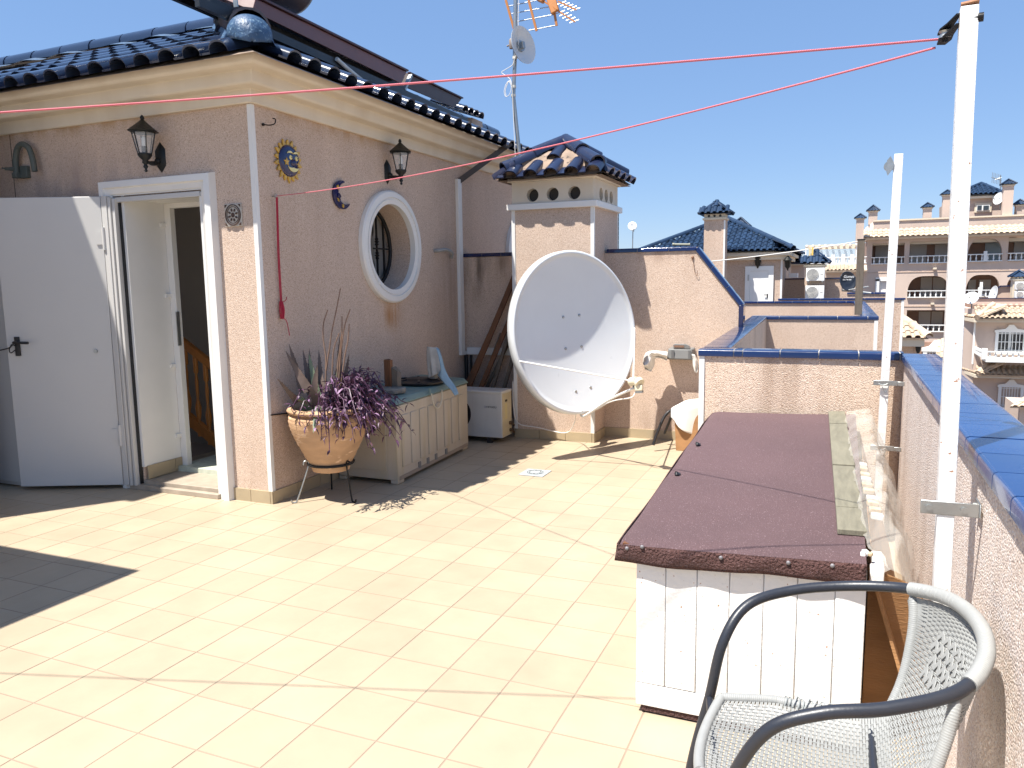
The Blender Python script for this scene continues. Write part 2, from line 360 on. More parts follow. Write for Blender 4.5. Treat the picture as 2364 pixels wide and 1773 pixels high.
def tiled_face(parent, org, u, v, pitch, expo, crange, rows, inside, me, name='roof_tile', part=lambda P: True, stuffm=None, jit=.006):
    org = Vector(org); u = Vector(u).normalized(); v = Vector(v).normalized(); n = u.cross(v); B = basis(u, v, n)
    joined = MB(); mv = [x.co.copy() for x in me.vertices]; mf = [tuple(p.vertices) for p in me.polygons]; ms = [p.use_smooth for p in me.polygons]
    for r in range(rows):
        for c in range(*crange):
            if not inside((c+.5)*pitch, (r+.5)*expo): continue
            j = Matrix.Rotation(random.uniform(-jit, jit)*1.5, 3, 'Z') @ Matrix.Rotation(random.uniform(-jit, jit), 3, 'X')
            P = org + u*(c*pitch) + v*(r*expo + random.uniform(-jit, jit)*.8) + n*random.uniform(0, .003)
            if part(P): place(name, me, P, parent, B @ j)
            else:
                n0 = len(joined.v); joined.v += [tuple(P + B @ q) for q in mv]; joined.f += [tuple(i+n0 for i in f) for f in mf]; joined.sm += ms
    if joined.v: joined.build(name+'_rows', stuffm or me.materials[0], parent, kind='stuff')
def cap_run(parent, a, b, me, step, name='ridge_tile', lift=.0, reverse=False):
    a = Vector(a); b = Vector(b); d = (b-a).normalized(); n = int((b-a).length/step+.5); x = d.cross(Vector((0,0,1))).normalized(); z = x.cross(d)
    for i in range(n):
        tilt = Matrix.Rotation(R(1.2), 3, 'X')
        place(name, me, a + d*(i*step) + z*(lift+random.uniform(0,.004)), parent, basis(x, d, z) @ tilt)
def coping_run(parent, a, b, inner, wd, ht, pitch, me_cache={}, name='coping_tile', m=None, first=None, jointm=None, rise=0):
    """blue capping tiles from a to b; a,b on the front top edge; 'inner' = horizontal unit vector from the front edge into the wall"""
    a = Vector(a); b = Vector(b); d = (b-a); Lt = d.length; d.normalize(); inn = Vector(inner); z = inn.cross(d)
    if z.z < -0.01 or (abs(z.z) < .01 and False): z = -z
    m = m or BLUEE; pos = 0; k = 0
    bed = MB(); c0 = a + inn*.012 - z*.004; bed.prism([c0, c0+inn*(wd-.024), c0+inn*(wd-.024)-z*(ht-.008), c0-z*(ht-.008)], c0+d*.003, c0+d*(Lt-.003)); bed.build('mortar_bed', MORT, parent)
    while pos < Lt-.01:
        l = first if (k == 1 and first) else pitch
        l = min(l, Lt-pos); key = (round(l-.006, 4), wd, ht, m.name)
        if key not in me_cache:
            q = MB(); e = l-.006; rr = .010
            prof = [(0, -ht), (.014, -ht), (.014, -.014), (wd-.014, -.014), (wd-.014, -ht), (wd, -ht), (wd, -rr), (wd-rr*.3, -rr*.3), (wd-rr, 0), (rr, 0), (rr*.3, -rr*.3), (0, -rr)]
            n = len(prof); V = [(x_, 0, z_) for x_, z_ in prof] + [(x_, e, z_) for x_, z_ in prof]
            F = [(i, (i+1) % n, (i+1) % n+n, i+n) for i in range(n)]
            for o_ in (0, n):   # end caps as strips
                F += [(o_+0, o_+1, o_+2, o_+11), (o_+2, o_+3, o_+8, o_+9, o_+10, o_+11), (o_+3, o_+4, o_+5, o_+6, o_+7, o_+8)]
            q.add(V, F); me_cache[key] = q.mesh(name, m)
        place(name, me_cache[key], a + d*(pos+.003) + z*random.uniform(0, .0015), parent, basis(inn, d, z))
        pos += l; k += 1
def skirting(parent, a, b, out, ht=.088, pitch=.26, th=.012, m=None):
    a = Vector(a); b = Vector(b); d = b-a; L = d.length; d.normalize(); out = Vector(out); cache = {}
    pos = 0
    while pos < L-.01:
        l = min(pitch, L-pos); key = round(l, 3)
        if key not in cache:
            q = MB(); q.box((0, -th, 0), (l-.004, 0, ht)); cache[key] = q.mesh('skirting_tile', m or SKIRT)
        place('skirting_tile', cache[key], a + d*pos, parent, basis(d, -out, Vector((0,0,1)))); pos += l

# ------------------------------------------------------------------ ground far below, terrace floor
g = MB(); g.box((-1500, -1500, -9.3), (1500, 1500, -9)); g.build('street_ground', GROUND, kind='structure')
fl = MB(); fl.box((-6.0, -4.5, -.25), (2.11, 4.9+.14, -.0012)); floor = fl.build('terrace_floor', GROUT, kind='structure')
tw = .26
q = MB(); e = tw-.0028; bb = .0016; h_ = .008
V = [(0,0,0),(e,0,0),(e,e,0),(0,e,0),(bb,bb,h_),(e-bb,bb,h_),(e-bb,e-bb,h_),(bb,e-bb,h_)]
q.add(V, [(4,5,6,7),(0,1,5,4),(1,2,6,5),(2,3,7,6),(3,0,4,7)]); tme = q.mesh('floor_tile', TILEF)
cand = []
for i in range(-23, 8):
    for j in range(-17, 19):
        c = Vector(((i+.5)*tw, (j+.5)*tw, 0)); v = c-CAM; k = v.dot(fw)
        vis = False
        if k > .3:
            px, py = pix(c); vis = -60 < px < 2424 and 0 < py < 1833 and not (c.x < XB-.1 and c.y > YA)
        cand.append((0 if vis else 1, v.length, i, j))
cand.sort(); rest = MB()
for n_, (_, _, i, j) in enumerate(cand):
    P = Vector((i*tw+.0014, j*tw+.0014, -.008 + random.uniform(-.0003, .0003)))
    if n_ < 300:
        o = place('floor_tile', tme, P, floor, (Matrix.Rotation(random.uniform(-.0008,.0008), 3, 'X') @ Matrix.Rotation(random.uniform(-.0008,.0008), 3, 'Y')))
    else:
        if (i+.5)*tw < XB-1.6 and (j+.5)*tw > YA+.6: continue
        rest.add([tuple(Vector(v)+P) for v in V], [(4,5,6,7),(0,1,5,4),(1,2,6,5),(2,3,7,6),(3,0,4,7)])
rest.build('floor_tile_rows', TILEFS, floor, kind='stuff')
dr = thing('floor_drain', (-.553, 3.283, 0), 'white square floor drain with slotted round grate, on the terrace tiles before the big dish', 'drain')
q = MB(); q.box((-.655, 3.18, .001), (-.451, 3.386, .006)); q.build('drain_plate', DRAINM, dr, bevel=.001)
q = MB(); q.lathe((-.553, 3.283, .0065), [(.072,0),(.072,.002),(.04,.003),(.0,.003)], 28, cap=False); gr = q.build('round_grate', DRAINM, dr)
q = MB()
for rr, n_ in ((.062, 8), (.046, 6)):
    for k in range(n_):
        a0 = 2*math.pi*(k+.12)/n_; a1 = 2*math.pi*(k+.88)/n_
        for s_ in range(5):
            b0 = a0+(a1-a0)*s_/5; b1 = a0+(a1-a0)*(s_+1)/5
            P = [(-.553+r_*math.cos(b_), 3.283+r_*math.sin(b_), .0105) for r_, b_ in ((rr-.003,b0),(rr+.003,b0),(rr+.003,b1),(rr-.003,b1))]
            q.add(P, [(0,1,2,3)])
q.build('drain_slot', BLACKP, dr)

# ------------------------------------------------------------------ the rooftop stair house
house = thing('rooftop_house', (XB, YA, 0), 'pink stuccoed rooftop stair house with open white door and dark glazed tile roof', 'house')
DL, DR_, DH = -3.153, -2.408, 2.135       # door opening
wa = MB()
wa.box((-7, YA, -.2), (DL, YA+.25, 2.9)); wa.box((DL, YA, DH), (DR_, YA+.25, 2.9)); wa.box((DR_, YA, -.2), (XB, YA+.25, 2.9))
WA = wa.build('wall', stained(STUC, 'door_wall_stucco', [(-3.6, YA, 2.68, 2, .2, .11, (.42,.27,.14), .8), (-3.6, YA, 2.25, 1.2, .2, .35, (.33,.25,.22), .6), (-2.1, YA, .1, .3, .2, .5, (.36,.26,.19), .6)]), house)
q = MB(); q.box((-4.284, YA-.0015, 0), (-4.279, YA+.002, 2.67)); q.build('wall_joint', DARK, WA)
# wall B with its round opening
wy, wz, wr = 3.505, 1.808, .362; NB = 48
wb = MB(); y0, y1, z0, z1 = YA+.25, 8.7, -.2, 2.9; sy0, sy1, sz0, sz1 = wy-.5, wy+.5, wz-.5, wz+.5
for (a, b_) in (((y0, z0), (y1, sz0)), ((y0, sz1), (y1, z1)), ((y0, sz0), (sy0, sz1)), ((sy1, sz0), (y1, sz1))):
    wb.add([(XB, a[0], a[1]), (XB, b_[0], a[1]), (XB, b_[0], b_[1]), (XB, a[0], b_[1])], [(0,1,2,3)])
cs = [(wy+wr*math.cos(2*math.pi*k/NB), wz+wr*math.sin(2*math.pi*k/NB)) for k in range(NB)]
def tosq(k):
    a = 2*math.pi*k/NB; c, s_ = math.cos(a), math.sin(a); f = .5/max(abs(c), abs(s_)); return (wy+c*f, wz+s_*f)
for k in range(NB):
    k2 = (k+1) % NB; a, b_, c, d = cs[k], cs[k2], tosq(k2), tosq(k)
    wb.add([(XB, *a), (XB, *b_), (XB, *c), (XB, *d)], [(0,1,2,3)])
    wb.add([(XB, *a), (XB, *b_), (XB-.30, *b_), (XB-.30, *a)], [(0,1,2,3)], True)
wb.box((XB-.25, YA+.25, -.2), (XB-.002, YA+.2505, 2.9))
WB = wb.build('wall', stained(STUC, 'side_wall_stucco', [(XB, 3.52, 1.22, .2, .26, .20, (.42,.21,.08), 1.1), (XB, 3.2, .1, .2, 1.8, .35, (.30,.21,.16), .7), (XB, 2.9, 2.68, .2, 1.6, .12, (.42,.26,.13), .9), (XB, 4.6, 1.4, .2, .3, .9, (.38,.26,.19), .6)]), house)
# window: moulded ring, iron grille, glass
q = MB(); q.lathe((XB, wy, wz), [(wr-.002,-.01),(wr-.002,.040),(wr+.036,.047),(wr+.038,.039),(wr+.052,.040),(wr+.054,.051),(wr+.098,.047),(wr+.110,.034),(wr+.110,-.002)], 64, axis=(1,0,0), cap=False)
wring = q.build('window_surround', WHITE, house); wring.data.set_sharp_from_angle(angle=R(28))
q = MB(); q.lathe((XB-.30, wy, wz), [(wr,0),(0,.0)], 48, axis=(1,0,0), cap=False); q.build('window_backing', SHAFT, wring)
q = MB(); gx = XB-.215
q.tube([(gx, wy+(wr-.012)*math.cos(a), wz+(wr-.012)*math.sin(a)) for a in [2*math.pi*k/48 for k in range(48)]], .017, 6, closed=True)
for dy in (-.24, -.13, 0, .13, .24):
    hh = math.sqrt((wr-.02)**2-dy*dy); q.bar((gx, wy+dy, wz-hh), (gx, wy+dy, wz+hh), .015 if dy else .02)
q.bar((gx, wy-.34, wz), (gx, wy+.34, wz), .012)
for s_ in (-1, 1):
    for (dy, w_) in ((.0, .045), (.13, .032), (-.13, .032)):
        q.lathe((gx, wy+dy, wz+s_*.06-.035), [(.01,0),(w_*.6,.012),(w_*.35,.024),(w_*.7,.035),(w_*.35,.046),(w_*.6,.058),(.01,.07)], 8)
for s_ in (-1, 1):
    for t_ in (-1, 1):
        q.tube([(gx, wy+s_*(.02+.055*math.sin(a)), wz+t_*(.17+.09*math.cos(a))) for a in [math.pi*k/10 for k in range(11)]], .007, 5)
q.build('window_grille', IRON, wring)
# far arched window further along the same wall
q = MB(); q.lathe((XB, 6.45, 1.81), [(.36,-.01),(.36,.045),(.42,.05),(.455,.04),(.46,-.002)], 40, axis=(1,0,0), cap=False); fw2 = q.build('window_surround', WHITE, house)
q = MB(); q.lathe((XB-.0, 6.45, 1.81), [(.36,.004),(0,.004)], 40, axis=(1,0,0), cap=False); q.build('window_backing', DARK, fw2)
q = MB()
for dy in (-.22,-.11,0,.11,.22):
    hh = math.sqrt(.35**2-dy*dy); q.bar((XB+.02, 6.45+dy, 1.81-hh), (XB+.02, 6.45+dy, 1.81+hh), .016)
q.build('window_grille', IRON, fw2)
# cornice
prof = [(0,2.672),(.035,2.668),(.045,2.755),(.140,2.752),(.152,2.765),(.155,2.835),(.255,2.832),(.272,2.845),(.275,2.893),(-.2,2.93)]
q = MB(); n = len(prof); V = []
for (o_, z_) in prof: V.append((-7, YA-o_, z_))
for (o_, z_) in prof: V.append((XB+o_, YA-o_, z_))
for (o_, z_) in prof: V.append((XB+o_, 8.7, z_))
q.add(V, [(s_*n+i, s_*n+i+1, (s_+1)*n+i+1, (s_+1)*n+i) for s_ in (0,1) for i in range(n-1)])
q.build('cornice', CREAM, house, bevel=.006)
# white corner bead
q = MB(); q.prism([(XB-.028, YA-.006, .088), (XB+.006, YA-.006, .088), (XB+.006, YA+.026, .088), (XB-.001, YA+.026, .088), (XB-.001, YA+.001, .088), (XB-.028, YA+.001, .088)], (0,0,.088), (0,0,2.668)); q.build('corner_trim', WHITE, house)
# skirting (tiles are pieces of the walls)
skirting(WA, (-2.30, YA, 0), (XB+.012, YA, 0), (0,-1,0), pitch=.17)
skirting(WB, (XB, YA+.0, 0), (XB, 4.9, 0), (1,0,0))
# door surround
S0, S1, SZ = -3.335, -2.281, 2.262
pf = [(0, 0), (.012, -.052), (.055, -.058), (.062, -.040), (.098, -.036), (.104, -.022), (.112, -.022)]   # (distance inward, y)
q = MB(); n = len(pf); V = []
for (t_, y_) in pf: V.append((S0+t_, YA+y_, 0))
for (t_, y_) in pf: V.append((S0+t_, YA+y_, SZ-t_))
for (t_, y_) in pf: V.append((S1-t_, YA+y_, SZ-t_))
for (t_, y_) in pf: V.append((S1-t_, YA+y_, 0))
q.add(V, [(s_*n+i, s_*n+i+1, (s_+1)*n+i+1, (s_+1)*n+i) for s_ in range(3) for i in range(n-1)]); q.build('door_surround', WHITE, house)
q = MB(); q.box((DR_-.006, YA-.022, 0), (S1-.11, YA+.25, DH)); q.build('door_jamb', WHITE, house)
q = MB(); q.box((DL-.10, YA-.05, -.002), (S1-.112, YA-.008, .035)); q.box((DL, YA-.008, -.002), (DR_, YA+.33, .065)); q.build('door_step', mat('worn_beige_step', (.36,.30,.235), .6, .3, 14, .1, 60), house, bevel=.004)
q = MB(); q.box((DL, YA+.30, 0), (DR_+.3, YA+.9, .105)); q.build('threshold', MARBLE, house, bevel=.004)
# outer steel frame on the hinge side, dark slot, inner white reveal
q = MB(); q.box((-3.285, 1.795, .03), (-3.235, 1.835, 2.15)); q.box((-3.228, 1.80, .03), (-3.205, 1.85, 2.14)); q.box((-3.196, 1.81, .03), (-3.172, 1.86, 2.13))
q.box((-3.225, 1.835, 2.105), (-2.40, 1.875, 2.14)); q.build('steel_door_frame', DOORW, house, bevel=.003)
q = MB(); q.box((-3.168, 1.84, .04), (-3.161, 1.90, 2.10)); q.build('frame_gap_shade', BLACKP, house)  # black strip standing in for the shade in the gap beside the frame
q = MB(); q.box((-3.1605, 1.862, .165), (-3.135, 2.215, 2.16)); q.box((-3.147, 1.885, 2.125), (-2.40, 2.215, 2.16)); rev = q.build('door_reveal', WHITE, house)
skirting(rev, (-3.135, 1.885, .07), (-3.135, 2.215, .07), (1,0,0), ht=.10)
q = MB(); q.box((-3.135, 2.215, .10), (-3.075, 2.262, 2.125)); q.box((-3.075, 2.215, 2.09), (-2.40, 2.262, 2.125)); inf = q.build('inner_door_frame', WHITE, house, bevel=.002)
q = MB(); q.box((-3.078, 2.205, 1.05), (-3.070, 2.235, 1.31)); q.build('strike_plate', GREYM, inf)
q = MB()
for z_ in (1.95, 1.42, .88, .33):
    q = MB(); q.box((-3.136, 2.17, z_), (-3.118, 2.215, z_+.028)); q.build('frame_clip', WHITE, inf)
# stairwell behind the door: dark room, pine balustrade, tub
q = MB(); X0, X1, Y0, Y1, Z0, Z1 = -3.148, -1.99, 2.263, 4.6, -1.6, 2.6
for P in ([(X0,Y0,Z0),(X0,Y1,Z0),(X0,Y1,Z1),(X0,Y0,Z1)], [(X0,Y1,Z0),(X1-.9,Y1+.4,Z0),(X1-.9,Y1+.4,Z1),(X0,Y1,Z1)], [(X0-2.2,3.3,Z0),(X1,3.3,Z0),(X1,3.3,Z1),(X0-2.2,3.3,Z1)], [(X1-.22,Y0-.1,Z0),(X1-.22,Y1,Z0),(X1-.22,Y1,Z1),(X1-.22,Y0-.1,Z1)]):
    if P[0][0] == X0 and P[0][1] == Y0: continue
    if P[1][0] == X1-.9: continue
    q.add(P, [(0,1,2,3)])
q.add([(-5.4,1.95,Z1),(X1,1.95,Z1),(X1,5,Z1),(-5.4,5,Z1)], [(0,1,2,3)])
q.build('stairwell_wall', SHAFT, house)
stair = MB(); a = aty((395,768),2.9); b_ = aty((520,868),2.9)
stair.bar(a, b_, .05, .075); stair.build('handrail', PINE, house, bevel=.01)
for k in range(5):
    t_ = .06+.19*k; p = a.lerp(b_, t_); h0 = p.z-.66
    q = MB(); q.lathe((p.x, p.y, h0-.1), [(.022,0),(.022,.12),(.012,.14),(.024,.20),(.028,.26),(.012,.34),(.016,.5),(.011,.56),(.022,.58),(.022,.72)], 8); q.build('baluster', PINE, house)
q = MB(); q.bar(a-Vector((0,0,.68)), b_-Vector((0,0,.68)), .05, .09); q.build('stair_string', PINE, house)
tb = thing('grey_tub', (-2.50, 2.25, .105), 'grey plastic tub on the terrazzo step just inside the doorway', 'tub')
q = MB(); q.hexa([(-2.50,2.13,.105),(-2.3,2.13,.105),(-2.3,2.33,.105),(-2.50,2.33,.105),(-2.53,2.10,.37),(-2.28,2.10,.37),(-2.28,2.36,.37),(-2.53,2.36,.37)]); q.build('tub_body', GREYCR, tb)
q = MB(); q.box((-2.55,2.08,.37),(-2.27,2.38,.39)); q.build('tub_lid', GREYCR, tb, bevel=.006)
# open door leaf
h0 = Vector((-3.295, 1.80, 0)); h1 = Vector((-3.995, 1.49, 0)); dd = (h1-h0).normalized(); nn = Vector((dd.y, -dd.x, 0));
if nn.dot(CAM-h0) < 0: nn = -nn
q = MB(); q.hexa([h0+Vector((0,0,.03)), h1+Vector((0,0,.03)), h1-nn*.045+Vector((0,0,.03)), h0-nn*.045+Vector((0,0,.03)), h0+Vector((0,0,2.15)), h1+Vector((0,0,2.15)), h1-nn*.045+Vector((0,0,2.15)), h0-nn*.045+Vector((0,0,2.15))])
door = q.build('door_leaf', DOORW, house, bevel=.004)
def dp(s_, z_, o_=0): return h0 + dd*s_ + nn*o_ + Vector((0,0,z_))
q = MB()
q.prism([dp(.70,1.015,.001), dp(.665,1.015,.001), dp(.665,1.155,.001), dp(.70,1.155,.001)], (0,0,0), nn*.014)
q.tube([dp(.683,1.115,.012), dp(.683,1.115,.05), dp(.66,1.115,.055), dp(.575,1.112,.055)], .011, 8)
q.build('door_handle', BLACKP, door, bevel=.002)
for z_ in (1.77, .33):
    q = MB(); q.tube([dp(-.012, z_, .012), dp(-.012, z_+.16, .012)], .013, 8)
    q.prism([dp(0,z_+.04,.001), dp(.05,z_+.04,.001), dp(.05,z_+.13,.001), dp(0,z_+.13,.001)], (0,0,0), nn*.006); q.build('hinge', DOORW, door)
q = MB()
q.tube([dp(.12,1.04,0), dp(.12,1.04,.012)], .014, 8)
q.build('latch_stud', GREYM, door)
wire = MB(); wire.tube(smooth_path([dp(.69,1.09,.02), dp(.71,1.10,.03), dp(.74,1.075,.02), dp(.86,1.05,.0), (-4.3,1.50,1.02)]), .005, 6)
wire.tube(smooth_path([dp(.69,1.06,.03), dp(.72,1.04,.035), dp(.73,1.07,.03), dp(.70,1.10,.03)]), .004, 5)
solo(wire.build('tie_wire', BLACKP), 'thin black tie wire looped on the handle of the open door', 'wire')
cb = thing('white_cabinet', (-4.50, 1.70, 0), 'tall white metal cabinet half hidden behind the open door leaf', 'cabinet')
q = MB(); q.box((-4.95, 1.56, .01), (-4.05, 1.855, 1.62)); q.build('cabinet_body', DOORW, cb, bevel=.006)
q = MB(); q.box((-4.48, 1.545, .04), (-4.07, 1.559, 1.60)); q.build('cabinet_door', DOORW, cb, bevel=.004)

# roof
EV = 2.905; TH = math.atan(.45); cT, sT = math.cos(TH), math.sin(TH); PIT = .2045; EXP = .385; RD = 1.78; OV = .355
ec = Vector((XB+OV, YA-OV, EV-.035))
q = MB()
A_ = [ec, Vector((-7, ec.y, ec.z)), Vector((-7, ec.y+RD, ec.z+RD*.45)), Vector((ec.x-RD, ec.y+RD, ec.z+RD*.45))]
B_ = [ec, Vector((ec.x, 9.0, ec.z)), Vector((ec.x-RD, 9.0, ec.z+RD*.45)), Vector((ec.x-RD, ec.y+RD, ec.z+RD*.45))]
for F_ in (A_, B_):
    q.add([p+Vector((0,0,-.012)) for p in F_] , [(0,1,2,3)])
q.add([(ec.x-.085, ec.y+.085, ec.z-.025), (-7, ec.y+.085, ec.z-.025), (-7, YA+.3, ec.z-.02), (XB-.3, YA+.3, ec.z-.02)], [(0,1,2,3)])
q.add([(ec.x-.085, ec.y+.085, ec.z-.025), (ec.x-.085, 9.0, ec.z-.025), (XB-.3, 9.0, ec.z-.02), (XB-.3, YA+.3, ec.z-.02)], [(0,1,2,3)])
q.add([(ec.x-RD, ec.y+RD, ec.z+RD*.45-.014), (-7, ec.y+RD, ec.z+RD*.45-.014), (-7, 9.0, 2.9), (ec.x-RD, 9.0, 2.9)], [(0,1,2,3)])
roof = q.build('roof', MORTB, house)
rtm = roof_tile_mesh('roof_tile', RTILE, PIT, EXP+.07, .062)
inA = lambda s_, t_: -s_ > t_*cT+.02 and t_*cT < RD-.02
inB = lambda s_, t_: s_ > t_*cT+.02 and t_*cT < RD-.02
tiled_face(roof, ec, (1,0,0), (0,cT,sT), PIT, EXP, (-17, 0), 5, inA, rtm)
tiled_face(roof, ec, (0,1,0), (-cT,0,sT), PIT, EXP, (0, 36), 5, inB, rtm)
cap = cap_mesh('ridge_tile', RTILE, .088, .46)
hp = Vector((ec.x-RD, ec.y+RD, ec.z+RD*.45)); hd = (hp-ec).normalized()
cap_run(roof, hp+Vector((0,0,.03)), hp+Vector((-3.9,0,.03)), cap, .40, lift=.03)
cap_run(roof, hp+Vector((0,0,.03)), hp+Vector((0,5.6,.03)), cap, .40, lift=.03)
hcap = cap_mesh('hip_tile', RTILE, .112, .30, flare=.016)
cap_run(roof, ec+hd*.26+Vector((0,0,.03)), hp+Vector((0,0,.03)), hcap, .17, name='hip_tile', lift=.065)
q = MB(); dome = ec+hd*.27+Vector((0,0,.078)); zz_ = Vector((0,0,1))
hx = hd.cross(zz_).normalized(); hz = hx.cross(hd)
def domef(u, v):
    a = math.pi*(1.12*u-.06); p_ = v*math.pi/2
    r_ = .124*(1+.05*math.sin(9*u+4*v)); return dome + hx*(math.cos(a)*r_*math.cos(p_*.97)) + hz*(math.sin(a)*r_*math.cos(p_*.97)-.01) - hd*(.17*math.sin(p_)) - zz_*(.03*v*v)
q.grid(domef, 18, 10); q.build('hip_end_mortar', MORTBL, roof, thick=.01)
q = MB()
for sgn in (-1, 1):   # painted mortar beds along the hip and ridges
    def bed(u, v, sgn=sgn):
        p_ = ec.lerp(hp, .10+.9*u); return p_ + hx*sgn*(.095+.055*v+.008*math.sin(50*u)) + zz_*(.115-.105*v+.01*math.sin(37*u+v))
    q.grid(bed, 40, 3)
def bedr(u, v): return hp + Vector((-3.9*u, -.078-.10*v+.010*math.sin(60*u), .060-.045*v+.010*math.sin(43*u)))
def bedr2(u, v): return hp + Vector((.078+.10*v, 5.6*u, .060-.045*v+.01*math.sin(43*u)))
q.grid(bedr, 60, 2); q.grid(bedr2, 60, 2); q.build('painted_mortar_bed', MORTBL, roof)

# ------------------------------------------------------------------ chimney
CX0, CX1, CY0, CY1 = -1.252, -.458, YC, 5.36
ch = thing('big_chimney', (-.855, 4.95, 0), 'wide stuccoed chimney with vent holes and navy tiled cap behind the big dish', 'chimney')
q = MB(); q.box((CX0, CY0, -.1), (CX1, CY1, 2.165)); cbody = q.build('chimney_body', STUC, ch)
q = MB(); q.box((CX0-.006, CY0-.006, .088), (CX0+.028, CY0+.02, 2.16)); q.build('corner_trim', WHITE, ch)
q = MB(); q.box((CX1-.028, CY0-.006, .088), (CX1+.006, CY0+.022, 2.16)); q.build('corner_trim', WHITE, ch)
skirting(cbody, (CX0, CY0, 0), (CX1+.012, CY0, 0), (0,-1,0)); skirting(cbody, (CX1, CY0, 0), (CX1, YW, 0), (1,0,0), pitch=.2)
q = MB(); q.box((CX0-.04, CY0-.04, 2.160), (CX1+.04, CY1+.04, 2.215)); q.build('chimney_collar', WHITE, ch, bevel=.004)
# head with real round holes

q = MB(); hz0, hz1 = 2.215, 2.415; hxs = (-1.045, -.848, -.640); hr = .059; NN = 20
def holed(axis, fixed, a0, a1, centres, depth):
    edges = [a0] + [(centres[i]+centres[i+1])/2 for i in range(len(centres)-1)] + [a1]
    def P(a, z_, dpt=0): return (a, fixed+dpt, z_) if axis == 'x' else (fixed-dpt, a, z_)
    for i, c in enumerate(centres):
        e0, e1 = edges[i], edges[i+1]; zc = 2.292
        for k in range(NN):
            aa = [2*math.pi*k/NN, 2*math.pi*(k+1)/NN]; ring = [(c+hr*math.cos(t), zc+hr*math.sin(t)) for t in aa]
            def out(t):
                cx_, sz_ = math.cos(t), math.sin(t); f = 1e9
                if cx_ > 1e-6: f = min(f, (e1-c)/cx_)
                if cx_ < -1e-6: f = min(f, (e0-c)/cx_)
                if sz_ > 1e-6: f = min(f, (hz1-zc)/sz_)
                if sz_ < -1e-6: f = min(f, (hz0-zc)/sz_)
                return (c+cx_*f, zc+sz_*f)
            o0, o1 = out(aa[0]), out(aa[1]); pts = [P(*ring[0]), P(*ring[1]), P(*o1)]
            # include the corner when the two rays hit different sides
            if abs(o0[0]-o1[0]) > 1e-6 and abs(o0[1]-o1[1]) > 1e-6:
                cc = (o0[0] if abs(o0[0]-e0) < 1e-6 or abs(o0[0]-e1) < 1e-6 else o1[0], o0[1] if abs(o0[1]-hz0) < 1e-6 or abs(o0[1]-hz1) < 1e-6 else o1[1]); pts.append(P(*cc))
            pts.append(P(*o0)); q.add(pts, [tuple(range(len(pts)))])
            q.add([P(*ring[0]), P(*ring[1]), P(*ring[1], depth), P(*ring[0], depth)], [(0,1,2,3)], True)
holed('x', CY0, CX0, CX1, hxs, .07); holed('y', CX1, CY0, CY1, (4.79, 4.96, 5.13), .07)
q.add([(CX0,CY0,hz0),(CX0,CY1,hz0),(CX0,CY1,hz1),(CX0,CY0,hz1)], [(0,1,2,3)]); q.add([(CX0,CY1,hz0),(CX1,CY1,hz0),(CX1,CY1,hz1),(CX0,CY1,hz1)], [(0,1,2,3)])
q.build('chimney_head', CREAM, ch)
q = MB(); q.box((CX0+.075, CY0+.075, hz0+.001), (CX1-.075, CY1-.075, hz1)); q.build('flue', DARK, ch)
q = MB(); o_ = .035; q.box((CX0-o_, CY0-o_, hz1), (CX1+o_, CY1+o_, hz1+.035)); q.build('cap_slab', CREAM, ch, bevel=.01)
ea = Vector((CX0-.105, CY0-.115, 2.425)); ex = Vector((CX1+.105, CY1+.115, 2.425)); ap = Vector((-.855, 4.955, 2.745))
q = MB(); cn = [Vector((ea.x, ea.y, ea.z)), Vector((ex.x, ea.y, ea.z)), Vector((ex.x, ex.y, ea.z)), Vector((ea.x, ex.y, ea.z))]
for i in range(4):
    a, b_ = cn[i], cn[(i+1) % 4]
    def fc(u, v, a=a, b_=b_):
        p = a.lerp(b_, u).lerp(ap, v); return p + Vector((0,0,.012+.100*min(1,max(0,v-.10)*3.0)*(1-v*.55)+.010*math.sin(13*u+7*v)*(1-v)+.012*math.sin(23*v+3*u)*v))
    q.grid(fc, 12, 10)
q.add([c for c in cn], [(0,1,2,3)])
caproof = q.build('cap_mortar', MORTB, ch)
ctm = roof_tile_mesh('cap_tile', RTILEB, .196, .25, .060, lift=.02)
def capface(a, b_, ncol, rows=2):
    u = (b_-a).normalized(); m_ = (a+b_)/2; v = (ap-m_); tt = v.length; v.normalize(); W_ = (b_-a).length
    for r_ in range(rows):
        for c in range(ncol):
            s_ = (W_-ncol*.196)/2 + c*.196; t_ = r_*.27-.02
            if r_ and c != ncol//2: continue
            mid = abs(s_+.14-W_/2)
            if mid > (W_/2)*(1-(t_+.10)/tt)+.03*(r_ == 0): continue
            place('cap_tile', ctm, a + u*s_ + v*t_ + u.cross(v)*(.022 if r_ == 0 else .045), caproof, basis(u, v, u.cross(v)))
capface(cn[0], cn[1], 5, 1); capface(cn[1], cn[2], 5, 1); capface(cn[3], cn[0], 5, 1)
place('cap_tile', ctm, Vector((-.855-.15, ea.y+.20, ea.z+.165)), caproof, basis(Vector((1,0,0)), (ap-(cn[0]+cn[1])/2).normalized(), Vector((1,0,0)).cross((ap-(cn[0]+cn[1])/2).normalized())))
ccap = cap_mesh('cap_ridge_tile', RTILEB, .062, .40, flare=.014)
for c in cn:
    d = (ap-c); s0 = .10*d.normalized(); L_ = d.length-.12; x = d.normalized().cross(Vector((0,0,1))).normalized(); z = x.cross(d.normalized())
    for k in range(2):
        place('cap_ridge_tile', ccap, c + s0 + d.normalized()*(k*L_*.5) + z*(.045+.012*k) + Vector((0,0,.02)), caproof, basis(x, d.normalized(), z))
for c in cn[:3]:
    q = MB(); d = (ap-c).normalized(); q.lathe(c+d*.12+Vector((0,0,.035)), [(.0,-.055),(.04,-.04),(.062,0),(.062,.3)], 12, axis=d); q.build('corner_mortar', MORTB, caproof)
